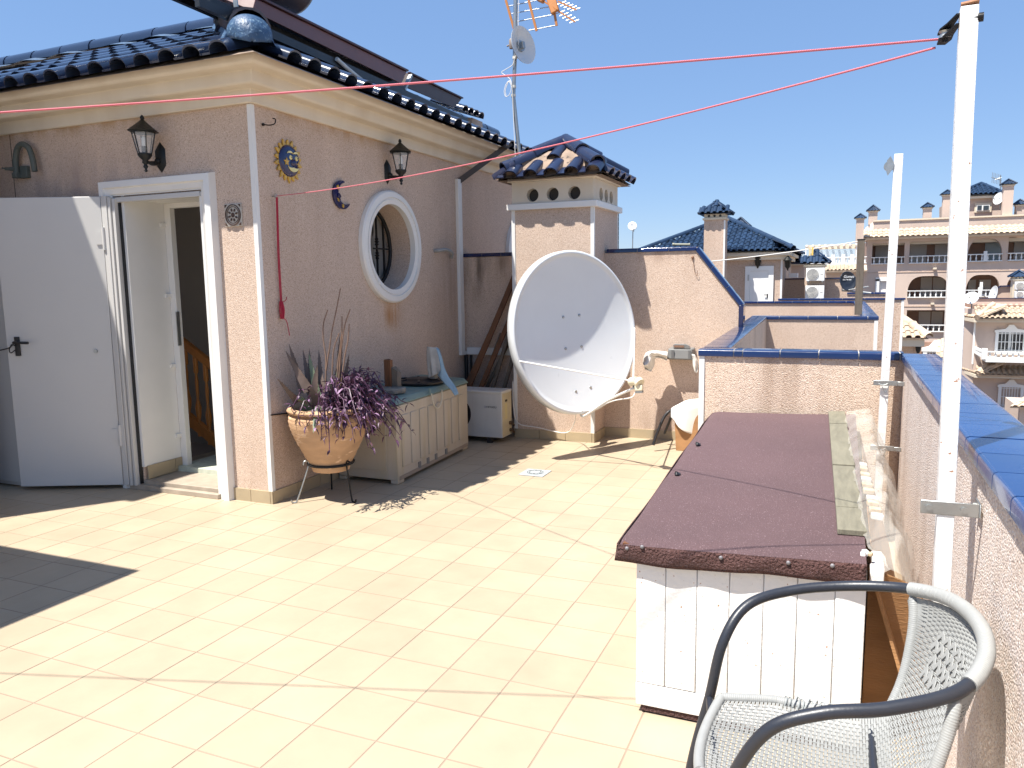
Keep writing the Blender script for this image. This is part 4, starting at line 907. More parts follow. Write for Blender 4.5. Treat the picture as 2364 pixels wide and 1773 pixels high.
def blade(name, b0, tip, w_, m, bend=0):
    b0 = Vector(b0); tip = Vector(tip); d = tip-b0; s_ = d.cross(RT.cross(d)).normalized() if abs(d.normalized().dot(RT)) > .95 else (RT - d.normalized()*RT.dot(d.normalized())).normalized(); n_ = s_.cross(d.normalized())
    q = MB(); V = []; N_ = 9
    for i in range(N_+1):
        t_ = i/N_; c = b0 + d*t_ + Vector((0,0,bend*math.sin(math.pi*t_))) ; ww = w_*(1-t_)**.75 + .0008
        V += [c - s_*ww + n_*ww*.25, c - n_*ww*.35, c + s_*ww + n_*ww*.25, c + n_*ww*.05]
    q.add(V, [(i*4+k, i*4+(k+1) % 4, i*4+4+(k+1) % 4, i*4+4+k) for i in range(N_) for k in range(4)], True)
    for i in range(2, N_-1):
        for s__ in (-1,1):
            t_ = i/N_; c = b0+d*t_+Vector((0,0,bend*math.sin(math.pi*t_))); ww = w_*(1-t_)**.75
            q.add([c+s_*s__*ww*.95, c+s_*s__*(ww+.006)+d.normalized()*.006, c+s_*s__*ww*.9+d.normalized()*.010], [(0,1,2)])
    q.build(name, m, al)
def pp_(u, v, dx=0): return None
base = PC+Vector((-.05,-.03,TOPZ))
def bl(u, v, bu, bv, w_, m, off=(0,0), bend=0):
    w_ *= 1.5
    yb = PC.y+off[1]-.02; b0 = aty(zP(bu, bv), yb); tp = aty(zP(u, v), yb+off[0]); 
    if tp.x < XB+.03: tp = atx(zP(u,v), XB+.03)
    blade('aloe_leaf', b0, tp, w_, m, bend)
for a in ((0,700,150,870,.018,ALOE,(-.12,-.06)), (85,450,190,800,.020,ALOE,(.0,-.02),.0), (60,500,230,790,.024,ALOE,(-.05,-.04)), (185,490,245,820,.018,ALOE,(.05,0)), (232,480,240,760,.013,ALOE,(.06,.03)),
          (228,520,290,830,.020,ALOEG,(0,.02)), (300,490,320,800,.018,ALOE,(.05,.05)), (290,600,260,840,.02,ALOE,(0,-.08)), (235,760,300,880,.026,ALOE,(-.05,-.1)), (175,830,230,930,.024,ALOEG,(-.05,-.12)),
          (455,370,425,800,.012,ALOE,(.05,.05)), (468,430,440,820,.016,ALOE,(0,.08)), (520,520,480,760,.013,ALOE,(.02,.1)), (430,650,425,800,.010,ALOEG,(0,.05)), (130,830,215,900,.012,ALOEG,(-.1,-.12)), (260,1095,300,900,.018,ALOEG,(-.16,-.14),.03), (385,720,400,860,.018,ALOEG,(-.05,-.05))):
    bl(*a)
ds = thing('dry_stalks', (PC.x, PC.y, TOPZ), 'tall bare dry stalks rising from the middle of the pot', 'dry plant')
for pts_ in (((365,205),(335,300),(332,400),(345,500),(352,560),(350,760)), ((457,50),(430,190),(395,360),(380,470),(368,540),(355,640)), ((527,200),(490,310),(470,430),(455,560),(445,780)), ((468,250),(466,380),(440,600),(430,800)),
             ((520,305),(512,420),(490,530),(460,760)), ((447,375),(410,480),(400,600),(395,800))):
    q = MB(); P = [aty(zP(u, v), PC.y+.0) for u, v in pts_]; q.tube(smooth_path(P, 4), [.0035+.0022*(i/(4*(len(P)-1))) for i in range(4*(len(P)-1)+1)], 6); q.build('stalk', STEM, ds)

# ------------------------------------------------------------------ storage chest and what is on it
cst = thing('storage_chest', (-1.67, 3.26, 0), 'beige ribbed plastic deck chest with a faded green lid along the side wall', 'storage chest')
c0, c1, c2, c3 = Vector((-1.388,2.60,0)), Vector((-1.455,3.93,0)), Vector((-1.925,3.93,0)), Vector((-1.925,2.60,0))
def up_(v, z): return Vector((v.x, v.y, z))
q = MB(); q.hexa([up_(c3,.03), up_(c0,.03), up_(c1,.03), up_(c2,.03), up_(c3,.598), up_(c0,.598), up_(c1,.598), up_(c2,.598)])
for c in (c0, c1):  # feet
    q.box((c.x-.07, c.y-.0 if c is c0 else c.y-.10, .0), (c.x-.005, c.y+.10 if c is c0 else c.y, .035))
q.box((c3.x, c3.y, 0), (c3.x+.07, c3.y+.1, .03)); body = q.build('chest_body', CHESTB, cst, bevel=.008)
fd = (c1-c0).normalized(); fo = Vector((fd.y, -fd.x, 0));
if fo.x < 0: fo = -fo
def cf(s_, z, o_=0): return c0 + fd*s_ + fo*o_ + Vector((0,0,z))
q0 = .10
for k in range(8):
    s0 = .07+.150*k; s1_ = s0+.115
    q = MB(); q.prism([cf(s0,.12,-.002), cf(s1_,.12,-.002), cf(s1_,.52,-.002), cf(s0,.52,-.002)], (0,0,0), fo*.010); q.build('front_panel', CHESTB, body, bevel=.005)
q = MB(); q.prism([cf(.02,.03,.0), cf(1.31,.03,.0), cf(1.31,.06,.0), cf(.02,.06,.0)], (0,0,0), fo*.004); q.build('base_strip', mat('dull_brown_plastic', (.28,.23,.18), .7), body)
for s_ in (.33,.48,.63,.83):
    q = MB(); q.prism([cf(s_,.05,.0), cf(s_+.04,.05,.0), cf(s_+.04,.10,.0), cf(s_,.10,.0)], (0,0,0), fo*.006); q.build('panel_catch', GREYCR, body)
q = MB(); q.prism([Vector((-1.86,2.60,.10)), Vector((-1.48,2.60,.10)), Vector((-1.48,2.60,.53)), Vector((-1.86,2.60,.53))], (0,0,0), (0,-.008,0)); q.build('end_panel', CHESTB, body, bevel=.004)
q = MB(); o_ = .014; q.hexa([up_(c3,.602)+Vector((0,-o_,0)), up_(c0,.602)+Vector((o_,-o_,0)), up_(c1,.602)+Vector((o_,o_,0)), up_(c2,.602)+Vector((0,o_,0)), up_(c3,.668)+Vector((0,.008,0)), up_(c0,.650)+Vector((-.02,.012,0)), up_(c1,.650)+Vector((-.02,-.012,0)), up_(c2,.668)+Vector((0,-.008,0))])
lid = q.build('chest_lid', CHESTT, cst, bevel=.012)
q = MB(); q.tube(smooth_path([cf(.56,.615,.02), cf(.57,.54,.028), cf(.62,.49,.03), cf(.68,.49,.03), cf(.74,.55,.028), cf(.755,.62,.02)]), .006, 7); q.build('rope_handle', mat('pale_rope', (.55,.50,.38), .9), cst)
q = MB(); q.prism([cf(.53,.61,.012), cf(.545,.61,.012), cf(.545,.66,.010), cf(.53,.66,.010)], (0,0,0), fo*.008); q.build('lid_latch', CHESTT, cst)
lz = .668
bd = thing('black_round_cover', (-1.66, 3.42, lz), 'flat black round plastic cover lying on the green chest lid', 'cover')
a = atz(zX(440,600), lz); b_ = atz(zX(985,600), lz); bc = Vector((-1.66, 3.42, lz)); 
q = MB(); q.lathe(bc, [(.225,0),(.228,.012),(.19,.022),(.12,.026),(.11,.034),(.05,.036),(0,.036)], 40, cap=False); q.build('cover_disc', BLACKP, bd)
for k in range(6):
    a = 2*math.pi*k/6; q = MB(); q.bar(bc+Vector((.12*math.cos(a),.12*math.sin(a),.03)), bc+Vector((.20*math.cos(a),.20*math.sin(a),.022)), .02, .012); q.build('cover_rib', BLACKP, bd)
# cloth hung over a short bottle: white towel, blue tail
cl = thing('towel_bundle', (-1.66, 3.44, lz+.036), 'white towel with a blue tail draped over an upright bottle on the black cover', 'towel')
tc = aty(zX(770,300), 3.42); tx, ty = -1.66, 3.42
pk = up_(Vector((tx, ty, 0)), aty(zX(770,110), 3.42).z)
kx_ = aty(zX(770,110), 3.42).x - tx
q = MB(); q.lathe((tx+kx_, ty, lz+.036), [(.035,0),(.038,.02),(.038,.16),(.02,.20),(.013,pk.z-lz-.05),(.0,pk.z-lz-.045)], 14); q.build('bottle', GREYCR, cl)
random.seed(5)
def drape(outline_l, outline_r, depth, nv=22, nu=18, fold=6, amp=.012, ph=0):
    q = MB()
    def f(u, v):
        i = v*(len(outline_l)-1); k = min(int(i), len(outline_l)-2); t_ = i-k
        L_ = outline_l[k].lerp(outline_l[k+1], t_); R_ = outline_r[k].lerp(outline_r[k+1], t_); p = L_.lerp(R_, u)
        w_ = (u-.5)*2; back = depth*(w_*w_) - depth
        return p + Vector((0, back + amp*v*math.sin(fold*math.pi*u+ph+2*v), amp*.4*math.sin(5*u+3*v)))
    q.grid(f, nu, nv); return q
def S3(L_, y): return [aty(zX(u, v), y) for u, v in L_]
q = drape(S3([(700,115),(690,200),(690,300),(700,400),(715,510)], 3.42), S3([(830,110),(860,210),(890,300),(915,400),(935,420)], 3.42), .055)
q.build('white_towel', CLOTHD, cl, thick=.004)
q = drape(S3([(830,130),(860,260),(880,400),(830,480),(900,570),(1000,650),(1060,730)], 3.37), S3([(845,130),(885,240),(925,400),(975,500),(1040,590),(1085,660),(1105,720)], 3.37), .03, amp=.006, fold=3)
q.build('blue_towel', CLOTHB, cl, thick=.004)
# stone disc and upright timber
sd = aty(zX(310,740), 2.98); sdc = Vector((-1.585, 2.83, lz-.006))
q = MB()
def stone(u, v):
    a = 2*math.pi*u; r_ = (.118+.010*math.sin(3*a+1)+.006*math.sin(7*a)); hh = [0, .0, .012, .03, .040, .042][int(v*5+.01)]; rf = [0, .97, 1.0, 1.0, .92, 0][int(v*5+.01)]
    return sdc + Vector((math.cos(a)*r_*rf, math.sin(a)*r_*rf, hh+.004*math.sin(5*a)*(v > .5)))
q.grid(stone, 36, 5); solo(q.build('stone_slab', STONE), 'rough grey round stone slab lying on the near end of the chest lid', 'stone')
q = MB(); b0 = aty(zX(205,660), 2.86); b1 = aty(zX(205,275), 2.86); q.box((b0.x-.022, 2.84, sdc.z+.04), (b0.x+.002, 2.90, b1.z)); q.box((b0.x+.003, 2.845, sdc.z+.04), (b0.x+.03, 2.885, b1.z-.005)); 
tp_ = thing('short_timber_offcuts', (b0.x, 2.87, sdc.z+.04), 'dark timber offcuts standing upright on the grey stone slab', 'timber')
q.build('upright_offcut', WOODD, tp_)
q = MB(); q.hexa([(b0.x+.032,2.86,sdc.z+.04),(b0.x+.075,2.87,sdc.z+.04),(b0.x+.075,2.93,sdc.z+.04),(b0.x+.032,2.93,sdc.z+.04),(b0.x+.032,2.86,b1.z-.06),(b0.x+.075,2.87,b1.z-.09),(b0.x+.075,2.93,b1.z-.11),(b0.x+.032,2.93,b1.z-.06)]); q.build('leaning_offcut', WOODG, tp_)

# ------------------------------------------------------------------ air conditioner between chest and chimney
ac = thing('air_conditioner', (-1.58, 4.34, 0), 'aged white air conditioner unit on the floor between chest and chimney', 'air conditioner')
q = MB(); q.box((-1.905, 4.23, .05), (-1.25, 4.455, .485)); acb = q.build('unit_body', ACW, ac, bevel=.007)
q = MB(); q.box((-1.910, 4.222, .470), (-1.245, 4.462, .492)); q.build('unit_top', ACW, ac, bevel=.006)
q = MB(); q.box((-1.2495, 4.237, .06), (-1.2465, 4.45, .465)); q.build('side_panel', ACS, ac)
q = MB(); q.box((-1.2463, 4.30, .385), (-1.243, 4.345, .405)); q.build('side_grip', BLACKP, ac)
q = MB(); q.box((-1.2463, 4.29, .22), (-1.2455, 4.35, .37)); q.build('rating_sticker', mat('old_sticker', (.60,.52,.28), .7), ac)
q = MB()
for k in range(22): q.box((-1.545+.0125*k, 4.2275, .075), (-1.540+.0125*k, 4.231, .455))
q.build('front_rib', ACW, ac, kind='stuff')
fc = Vector((-1.725, 4.2285, .265)); q = MB(); q.lathe(fc, [(.155,0),(0,.0)], 40, axis=(0,-1,0), cap=False); q.build('fan_opening', BLACKP, ac)
q = MB()
for r_ in [.02+.0115*k for k in range(12)]: q.tube([fc+Vector((r_*math.cos(a), -.006, r_*math.sin(a))) for a in [2*math.pi*k/32 for k in range(32)]], .0022, 4, closed=True)
for k in range(8):
    a = math.pi*k/4; q.bar(fc+Vector((.02*math.cos(a),-.008,.02*math.sin(a))), fc+Vector((.155*math.cos(a),-.004,.155*math.sin(a))), .004)
q.build('fan_grille', BLACKP, ac, kind='stuff')
Mt = Matrix(((1,0,0,0),(0,0,-1,0),(0,1,0,0),(0,0,0,1)))
lp0 = aty(zX(1455,893), 4.2265); text('HIYASU', .026, Matrix.Translation(Vector((lp0.x, 4.2262, lp0.z))) @ Mt @ Matrix.Diagonal((1.15,1,1,1)), BLACKP, ac, 'brand_lettering')
q = MB(); lc = aty(zX(1437,880), 4.2265); q.tube([Vector((lc.x+.009*math.cos(a), 4.2262, lc.z+.009*math.sin(a))) for a in [2*math.pi*k/16 for k in range(16)]], .0016, 4, closed=True); q.bar((lc.x+.001,4.2262,lc.z),(lc.x+.012,4.2262,lc.z),.003); q.build('brand_mark', mat('pale_violet_ink', (.25,.24,.32), .6), ac)
for x_ in (-1.80, -1.38):
    q = MB(); q.box((x_-.02, 4.21, .012), (x_+.02, 4.47, .05)); q.lathe((x_, 4.235, 0), [(.03,0),(.028,.012)], 10); q.build('foot', BLACKP, ac)
q = MB()
for (dz, dy) in ((.17,.03),(.10,.06)): q.tube([(-1.247,4.39+dy*.3,dz),(-1.215,4.39+dy*.3,dz)], .017, 8); q.tube([(-1.218,4.39+dy*.3,dz),(-1.218,4.44,dz-.03)], .011, 8)
q.build('valve', mat('tarnished_brass', (.16,.11,.07), .5, .4, 40, metal=.7), ac)
# leaning timbers
for i, (tpx, bpx, wd, m_, yy) in enumerate((((1187,634),(1098,890),.052,WOODD,4.83), ((1190,700),(1123,890),.045,WOODD,4.80), ((1137,750),(1085,890),.035,WOODD,4.85), ((1178,748),(1146,890),.034,WOODG,4.77), ((1172,790),(1130,890),.028,WOODG,4.82), ((1189,800),(1168,890),.036,WOODG,4.74), ((1155,770),(1115,890),.030,WOODG,4.86))):
    a = aty(tpx, yy); b_ = aty(bpx, yy); d = (b_-a); f = a + d*(a.z/(a.z-b_.z)); f.y -= .25-.03*i; a.y += .03
    q = MB(); q.bar(f, a, wd, .022, upv=(0,1,0)); solo(q.build('leaning_timber', m_), ['tallest dark brown timber leaning in the corner by the chimney','second dark brown timber leaning just right of the tallest','short dark brown timber leaning leftmost in the corner','grey timber leaning nearest the chimney edge','thin grey timber leaning behind the others','short grey timber leaning lowest against the chimney side','thin grey batten leaning between the dark brown timbers'][i], 'timber', 'timbers leaning in the corner', origin=f)

# ------------------------------------------------------------------ big satellite dish
dc = Vector((-.43, 3.985, 1.068)); az, el = .955, .12; DH_, DW_ = 1.40, 1.30
dn = Vector((math.sin(az)*math.cos(el), -math.cos(az)*math.cos(el), math.sin(el))); dr1 = Vector((0,0,1)).cross(dn).normalized(); du = dn.cross(dr1)
dish = thing('large_satellite_dish', (-.62, 4.30, 0), 'very large white satellite dish in front of the big chimney', 'satellite dish')
def dpt(r_, a, off=0): return dc + dr1*(DW_/2*r_*math.cos(a)) + du*(DH_/2*r_*math.sin(a)) + dn*(-.098*(1-min(r_,.94)**2)+off)
q = MB()
def df(u, v):
    a = 2*math.pi*u
    if v <= .84: return dpt(v/.84*.945, a)
    k = round((v-.84)/.04); r_, o_ = [(.945,0),(.955,.012),(.975,.014),(.992,.004),(.998,-.06)][min(k, 4)]
    return dpt(r_, a, o_ - (0 if r_ <= .94 else 0))
q.grid(df, 96, 25); q.build('reflector', DISHW, dish, thick=.004, weld=True)
for (bx, by) in ((-.07,.14), (.10,.15), (-.07,-.13), (.10,-.12), (-.03,-.50), (.13,-.48)):
    p = dc + dr1*bx + du*by - dn*(.098*(1-(bx/(DW_/2))**2-(by/(DH_/2))**2)); q = MB(); q.lathe(p, [(.013,0),(.011,.008),(0,.010)], 10, axis=dn, cap=False); q.build('bolt', GREYM, dish)
lnb = Vector((.175, 3.56, .71)); rr = ray((1466, 880)); s_ = (lnb-CAM).dot(rr)/rr.dot(rr); lnb = CAM + rr*s_
aL, aR = math.pi+.30, -.14
rimL, rimR, rimB = dpt(.98, aL), dpt(.99, .02), dpt(.99, -math.pi/2)
for p in (rimL, rimR):
    q = MB(); q.tube([p, lnb-dn*.02], .0065, 8); q.build('stay_rod', WHITE, dish)
q = MB(); q.tube(smooth_path([dpt(.97,-math.pi/2,-.03), dpt(1.02,-math.pi/2,.02), rimB.lerp(lnb,.5)-Vector((0,0,.02)), lnb-Vector((0,0,.05))]), .010, 8); q.build('feed_arm', WHITE, dish)
q = MB(); q.tube([lnb-dn*.05-Vector((0,0,.004)), lnb+dn*.02], .034, 16); q.tube([lnb+dn*.02, lnb+dn*.035], .024, 16); q.tube([lnb+dn*.03, lnb+dn*.06-Vector((0,0,.02))], .040, 14); LN = q.build('receiver_head', LNBM, dish, bevel=.002)
q = MB(); q.bar(lnb+dn*.045-Vector((0,0,.03)), lnb+dn*.05-Vector((0,0,.075)), .06, .045); q.build('receiver_body', LNBM, dish, bevel=.006)
q = MB(); q.bar(lnb+dn*.05-Vector((0,0,.072)), lnb+dn*.052-Vector((0,0,.092)), .055, .040); q.tube([lnb-Vector((0,0,.03)), lnb-Vector((0,0,.06))], .018, 10); q.build('receiver_base', GREYCR, dish)
q = MB(); q.tube(smooth_path([lnb-Vector((0,0,.09)), lnb-Vector((.03,0,.13)), rimB.lerp(lnb,.6)-Vector((0,0,.05)), rimB.lerp(lnb,.15)-Vector((0,0,.01)), dpt(.9,-math.pi/2,-.06)+Vector((0,0,-.04)), (-.60,4.40,.20), (-.72,4.50,.085), (-1.0,4.50,.12), (-1.20,4.50,.15), (-1.25,4.51,.30), (-1.262,4.53,.55)]), .005, 6)
q.build('coaxial_cable', CABLEW, dish)
q = MB(); m0 = dc - dn*.215
q.bar(m0+du*.25, m0-du*.30, .12, .05, upv=tuple(dn)); q.bar(m0-dn*.02, Vector((-.70, 4.50, m0.z)), .05, .05); q.box((-.80,4.50,m0.z-.28),(-.58,4.515,m0.z+.28)); q.tube([(-.70,4.44,m0.z-.3),(-.70,4.44,m0.z+.3)], .028, 12); q.bar((-.70,4.44,m0.z+.2),(-.70,4.51,m0.z+.2),.04); q.bar((-.70,4.44,m0.z-.2),(-.70,4.51,m0.z-.2),.04)
q.build('wall_mount', GREYM, dish)
# ------------------------------------------------------------------ antenna mast behind the corner
MX, MY = -1.36, 5.02
ma = thing('antenna_mast', (MX, MY, 1.0), 'galvanised antenna mast rising behind the big chimney with comb antenna', 'antenna')
tpm = aty(zM(415,0), MY)
q = MB(); q.tube([(MX-.01, MY, .9), (MX+.01, MY, 2.62), aty(zM(368,1480),MY), aty(zM(390,900),MY)], .019, 12); q.tube([aty(zM(390,905),MY), tpm+Vector((.005,0,.5))], .021, 12); q.build('mast_tube', GREYM, ma)
q = MB()
for v_ in (885, 1330, 1465):
    p = aty(zM(390-(v_-885)*.04, v_), MY); q.tube([p-Vector((0,0,.012)), p+Vector((0,0,.012))], .024, 12)
q.build('pipe_collar', mat('pale_tape', (.58,.56,.50), .6), ma)
q = MB(); YM_ = MY+.05
for (a, b_) in (((250,0),(375,440)), ((600,0),(722,475)), ((960,0),(1030,395))): q.bar(aty(zM(*a), YM_), aty(zM(*b_), YM_), .022, .012, upv=(0,1,0))
q.build('reflector_bar', ANTO, ma)
q = MB()
for (a, b_) in (((300,95),(720,5)), ((340,210),(960,95)), ((370,340),(1000,222)), ((600,468),(1040,385))): q.tube([aty(zM(*a), YM_+.01), aty(zM(*b_), YM_+.01)], .005, 6)
q.build('reflector_rod', ANTS, ma)
q = MB(); q.bar(aty(zM(930,-60), YM_), aty(zM(1010,190), YM_-.02), .085, .03, upv=(0,1,0)); q.bar(aty(zM(740,-20), YM_), aty(zM(830,20), YM_), .06, .04); q.build('antenna_hub', ANTO, ma, bevel=.008)
for (a, b_) in (((1050,20),(1330,150)), ((1030,150),(1310,335)), ((830,20),(1030,150))):
    A_, B_ = aty(zM(*a), YM_), aty(zM(*b_), YM_-.03); q = MB(); q.bar(A_, B_, .014); q.build('director_boom', ANTO, ma)
    if a[0] > 900:
        q = MB()
        for k in range(5):
            c = A_.lerp(B_, .2+.19*k); q.tube([c+Vector((-.045,0,-.008)), c+Vector((.045,0,.008))], .0045, 5)
        q.build('director_rod', ANTS, ma, kind='stuff')
q = MB(); q.tube(smooth_path([aty(zM(450,0),MY-.03), aty(zM(440,300),MY-.03), aty(zM(445,560),MY-.03), aty(zM(435,760),MY-.03), aty(zM(385,900),MY-.03), aty(zM(352,995),MY-.03), aty(zM(255,1060),MY-.03), aty(zM(185,1110),MY-.03), aty(zM(250,1160),MY-.03), aty(zM(320,1220),MY-.03), aty(zM(345,1310),MY-.03)]), .0035, 6)
q.tube(smooth_path([aty(zM(u,v),MY-.035) for u, v in ((345,1300),(310,1240),(260,1280),(228,1380),(235,1460),(265,1480),(310,1440),(335,1330),(300,1250),(270,1300),(245,1390),(255,1470))]), .0035, 6)
q.tube([aty(zM(345,1300),MY-.03), (MX-.015,MY-.03,2.2), (MX-.02,MY-.03,1.2)], .0035, 6); q.build('coaxial_cable', CABLEW, ma)
sdsh = thing('round_mast_dish', tuple(aty(zM(520,680), MY)), 'small round white dish clamped on the antenna mast against the sky', 'satellite dish')
sc_ = aty(zM(540,680), MY); sn = Vector((.93,-.30,.12)).normalized()
q = MB(); q.lathe(sc_-sn*.02, [(0,-.045),(.06,-.042),(.12,-.025),(.172,.005),(.178,.006),(.172,-.004)], 40, axis=sn, cap=False); q.build('dish_reflector', DISHW, sdsh, thick=.004)
q = MB(); q.lathe(sc_-sn*.10, [(.05,0),(.055,.03),(.05,.06)], 16, axis=sn); q.bar(sc_-sn*.10, Vector((MX+.06,MY,sc_.z)), .03, .06); q.build('dish_bracket', GREYM, sdsh)
q = MB(); bp = aty(zM(340,680), MY-.02); q.lathe(bp-Vector((.0,0,.04)), [(.022,0),(.026,.02),(.026,.08),(.015,.095)], 12); q.tube([bp, bp+Vector((-.05,0,-.01))], .008, 6); q.build('radio_box', mat('brown_grey_plastic', (.22,.18,.16), .6), sdsh)

# ------------------------------------------------------------------ crate, cloths and folding table by the back wall
cr = thing('grey_wall_crate', (.30, 4.72, .72), 'upturned grey plastic crate on the back wall above the table', 'crate')
def K(u, v, y): return aty(zK(u, v), y)
yf, yb = 4.78, 4.895
fl_, frr, ft, fb = K(505,200,yf).x, K(805,200,yf).x, K(600,142,yf).z, K(510,275,yf).z
q = MB(); q.hexa([(fl_-.01,yf,fb),(frr+.01,yf,fb),(frr+.03,yb,fb-.01),(fl_-.02,yb,fb-.01),(fl_,yf+.015,ft),(frr,yf+.015,ft),(frr+.02,yb,ft+.01),(fl_,yb,ft+.01)]); q.build('crate_body', GREYCR, cr, bevel=.012)
for u in (570, 785):
    q = MB(); q.hexa([tuple(Vector((K(u,150,yf).x+s1-.012, yf-.004+s2, zq))) for zq in (fb+.01, ft-.01) for s1, s2 in ((0,0),(.024,0),(.02,.02),(.004,.02))]); q.build('crate_rib', mat('dark_grey_plastic', (.12,.12,.12), .6), cr)
q = MB(); hp_ = [(fl_+.05, ft+.0),(fl_+.045, ft+.035),(fl_+.06,ft+.045),(frr-.05,ft+.045),(frr-.02,ft+.03),(frr-.01,ft)]
q.prism([(x_, yb-.10, z_) for x_, z_ in hp_], (0,0,0), (0,.02,0)); q.build('crate_handle', GREYCR, cr, bevel=.004)
q = MB(); q.box(((fl_+frr)/2-.05, yb-.104, ft+.014), ((fl_+frr)/2+.04, yb-.096, ft+.032)); q.build('handle_slot', mat('rust_brown', (.20,.11,.07), .8), cr)
q = MB()
def f1(u, v):   # arm of cloth running from the crate to the left, then hanging
    pts_ = [(505,180),(430,170),(350,162),(270,168),(222,195),(200,250),(190,320)]; pts2 = [(495,290),(430,262),(385,255),(345,262),(335,350),(295,435),(215,400)]
    i = v*(len(pts_)-1); k = min(int(i), len(pts_)-2); t_ = i-k; a = (pts_[k][0]*(1-t_)+pts_[k+1][0]*t_, pts_[k][1]*(1-t_)+pts_[k+1][1]*t_); b = (pts2[k][0]*(1-t_)+pts2[k+1][0]*t_, pts2[k][1]*(1-t_)+pts2[k+1][1]*t_)
    y = 4.76 - .10*math.sin(math.pi*min(1,u*1.3)) + .02*math.sin(9*u+7*v) ; return K(a[0]*(1-u)+b[0]*u, a[1]*(1-u)+b[1]*u, y)
q.grid(f1, 12, 28); solo(q.build('draped_rag', CLOTHW, thick=.004), 'grimy white rag trailing left off the grey wall crate', 'rag', origin=(0,4.66,.66))
q = MB()
def f2(u, v):
    pts_ = [(815,205),(820,290),(830,370),(850,440)]; pts2 = [(850,215),(895,300),(890,380),(878,450)]
    i = v*3; k = min(int(i), 2); t_ = i-k; a = (pts_[k][0]*(1-t_)+pts_[k+1][0]*t_, pts_[k][1]*(1-t_)+pts_[k+1][1]*t_); b = (pts2[k][0]*(1-t_)+pts2[k+1][0]*t_, pts2[k][1]*(1-t_)+pts2[k+1][1]*t_)
    return K(a[0]*(1-u)+b[0]*u, a[1]*(1-u)+b[1]*u, 4.78+.02*math.sin(7*u+3*v))
q.grid(f2, 8, 12); solo(q.build('draped_rag', CLOTHW, thick=.004), 'small white rag tip hanging from the right side of the grey wall crate', 'rag', origin=(.45,4.7,.65))
tt = thing('folding_stool', (.35, 4.45, 0), 'folding stool with bent black tube legs and a brown board side', 'stool')
f0 = atz(zK(320,1370), 0); fA = K(550,930,4.45)
q = MB(); q.tube(smooth_path([K(320,1370,4.36), K(360,1250,4.38), K(410,1120,4.40), K(460,1010,4.43), K(510,950,4.45), K(550,930,4.47), K(640,915,4.5)]), .013, 10); q.build('leg', BLACKP, tt)
q = MB(); q.tube(smooth_path([K(465,1220,4.66), K(490,1160,4.64), K(530,1060,4.6), K(560,970,4.56), K(600,930,4.52)]), .012, 10); q.build('leg', BLACKP, tt)
q = MB(); bz = K(600,950,4.46).z; a0, a1 = K(585,1000,4.46), K(610,1415,4.46)
q.hexa([(a1.x,4.46,.0),(a1.x+.50,4.44,.0),(a1.x+.50,4.64,.0),(a1.x,4.66,.0),(a0.x,4.47,bz),(a0.x+.52,4.45,bz),(a0.x+.52,4.65,bz),(a0.x,4.67,bz)]); q.build('board_side', PLYW, tt, bevel=.004)
q = MB()
def f3(u, v):
    x_ = a0.x-.025 + .55*u; top = bz+.02
    edge = .06+.42*max(0, u-.06)**.8+.03*math.sin(9*u)
    if v < .4: y = 4.70 - (v/.4)*.245; z = top + .05*math.sin(math.pi*u)*(.4+.6*(1-v)) + .012*math.sin(11*u+5*v) + .10*u*(1-v)
    else: t_ = (v-.4)/.6; y = 4.455-.03*t_*math.sin(10*u); z = top + (.05*math.sin(math.pi*u)*.64+.06*u)*(1-t_) - edge*t_ + .008*math.sin(13*u+4*t_)
    return (x_, y, z)
q.grid(f3, 30, 26); solo(q.build('white_sheet', CLOTHW, thick=.004), 'bright white sheet draped over the folding stool by the white trim', 'cloth', origin=(.5,4.5,bz))
hk = MB(); p = K(0,0,YW); hx_ = aty(zN(548,855), YW); hk.lathe((hx_.x, YW, hx_.z), [(.014,0),(.010,.012),(0,.014)], 8, axis=(0,-1,0), cap=False)
hk.tube(smooth_path([hx_+Vector((0,-.014,0)), aty(zN(560,940),YW-.012), aty(zN(575,1040),YW-.012), aty(zN(600,1085),YW-.014), aty(zN(610,1060),YW-.02), aty(zN(608,1020),YW-.02)]), .0022, 5)
solo(hk.build('wire_hook', mat('rusty_wire', (.20,.10,.06), .8)), 'rusty nail with a long bent wire hook high on the back wall', 'hook')
# white tube resting on the back coping
q = MB(); a, b_ = aty(zN(300,688), YW+.10), aty(zN(515,690), YW+.10); q.tube([a, b_], .011, 10); q.tube([a-Vector((.006,0,0)), a+Vector((.012,0,0))], .015, 10); q.tube([b_-Vector((.012,0,0)), b_], .014, 10)
solo(q.build('capped_tube', mat('olive_plastic_tube', (.22,.22,.16), .5)), 'short olive tube with pale caps lying on the back wall coping', 'tube')

# ------------------------------------------------------------------ white plank chest with felt lid
BX0, BX1, BY0, BY1 = 1.012, 1.73, .228, 2.44
wb_ = thing('white_plank_box', (1.37, 1.33, 0), 'long white plank box with maroon roofing felt lid along the right parapet', 'storage box')
q = MB(); q.box((BX0+.02, BY0+.02, .03), (BX1-.004, BY1, .60)); wbb = q.build('box_body', PLYW, wb_)
xs = [1.012, 1.113, 1.217, 1.322, 1.428, 1.530, 1.640, 1.727]
for i in range(7):
    x0_, x1_ = xs[i], xs[i+1]-.0015; dy = random.uniform(-.0015, .0015)
    q = MB(); q.box((x0_, BY0+dy, .108 if i > 1 else .112), (x1_, BY0+.019, .612)); q.build('front_plank', WHITEP, wbb, bevel=.0025)
q = MB(); q.hexa([(1.012,BY0-.001,.030),(1.728,BY0-.001,.030),(1.728,BY0+.018,.030),(1.012,BY0+.018,.030),(1.012,BY0-.001,.110),(1.728,BY0-.001,.104),(1.728,BY0+.018,.104),(1.012,BY0+.018,.110)]); q.build('bottom_plank', WHITEP, wbb, bevel=.002)
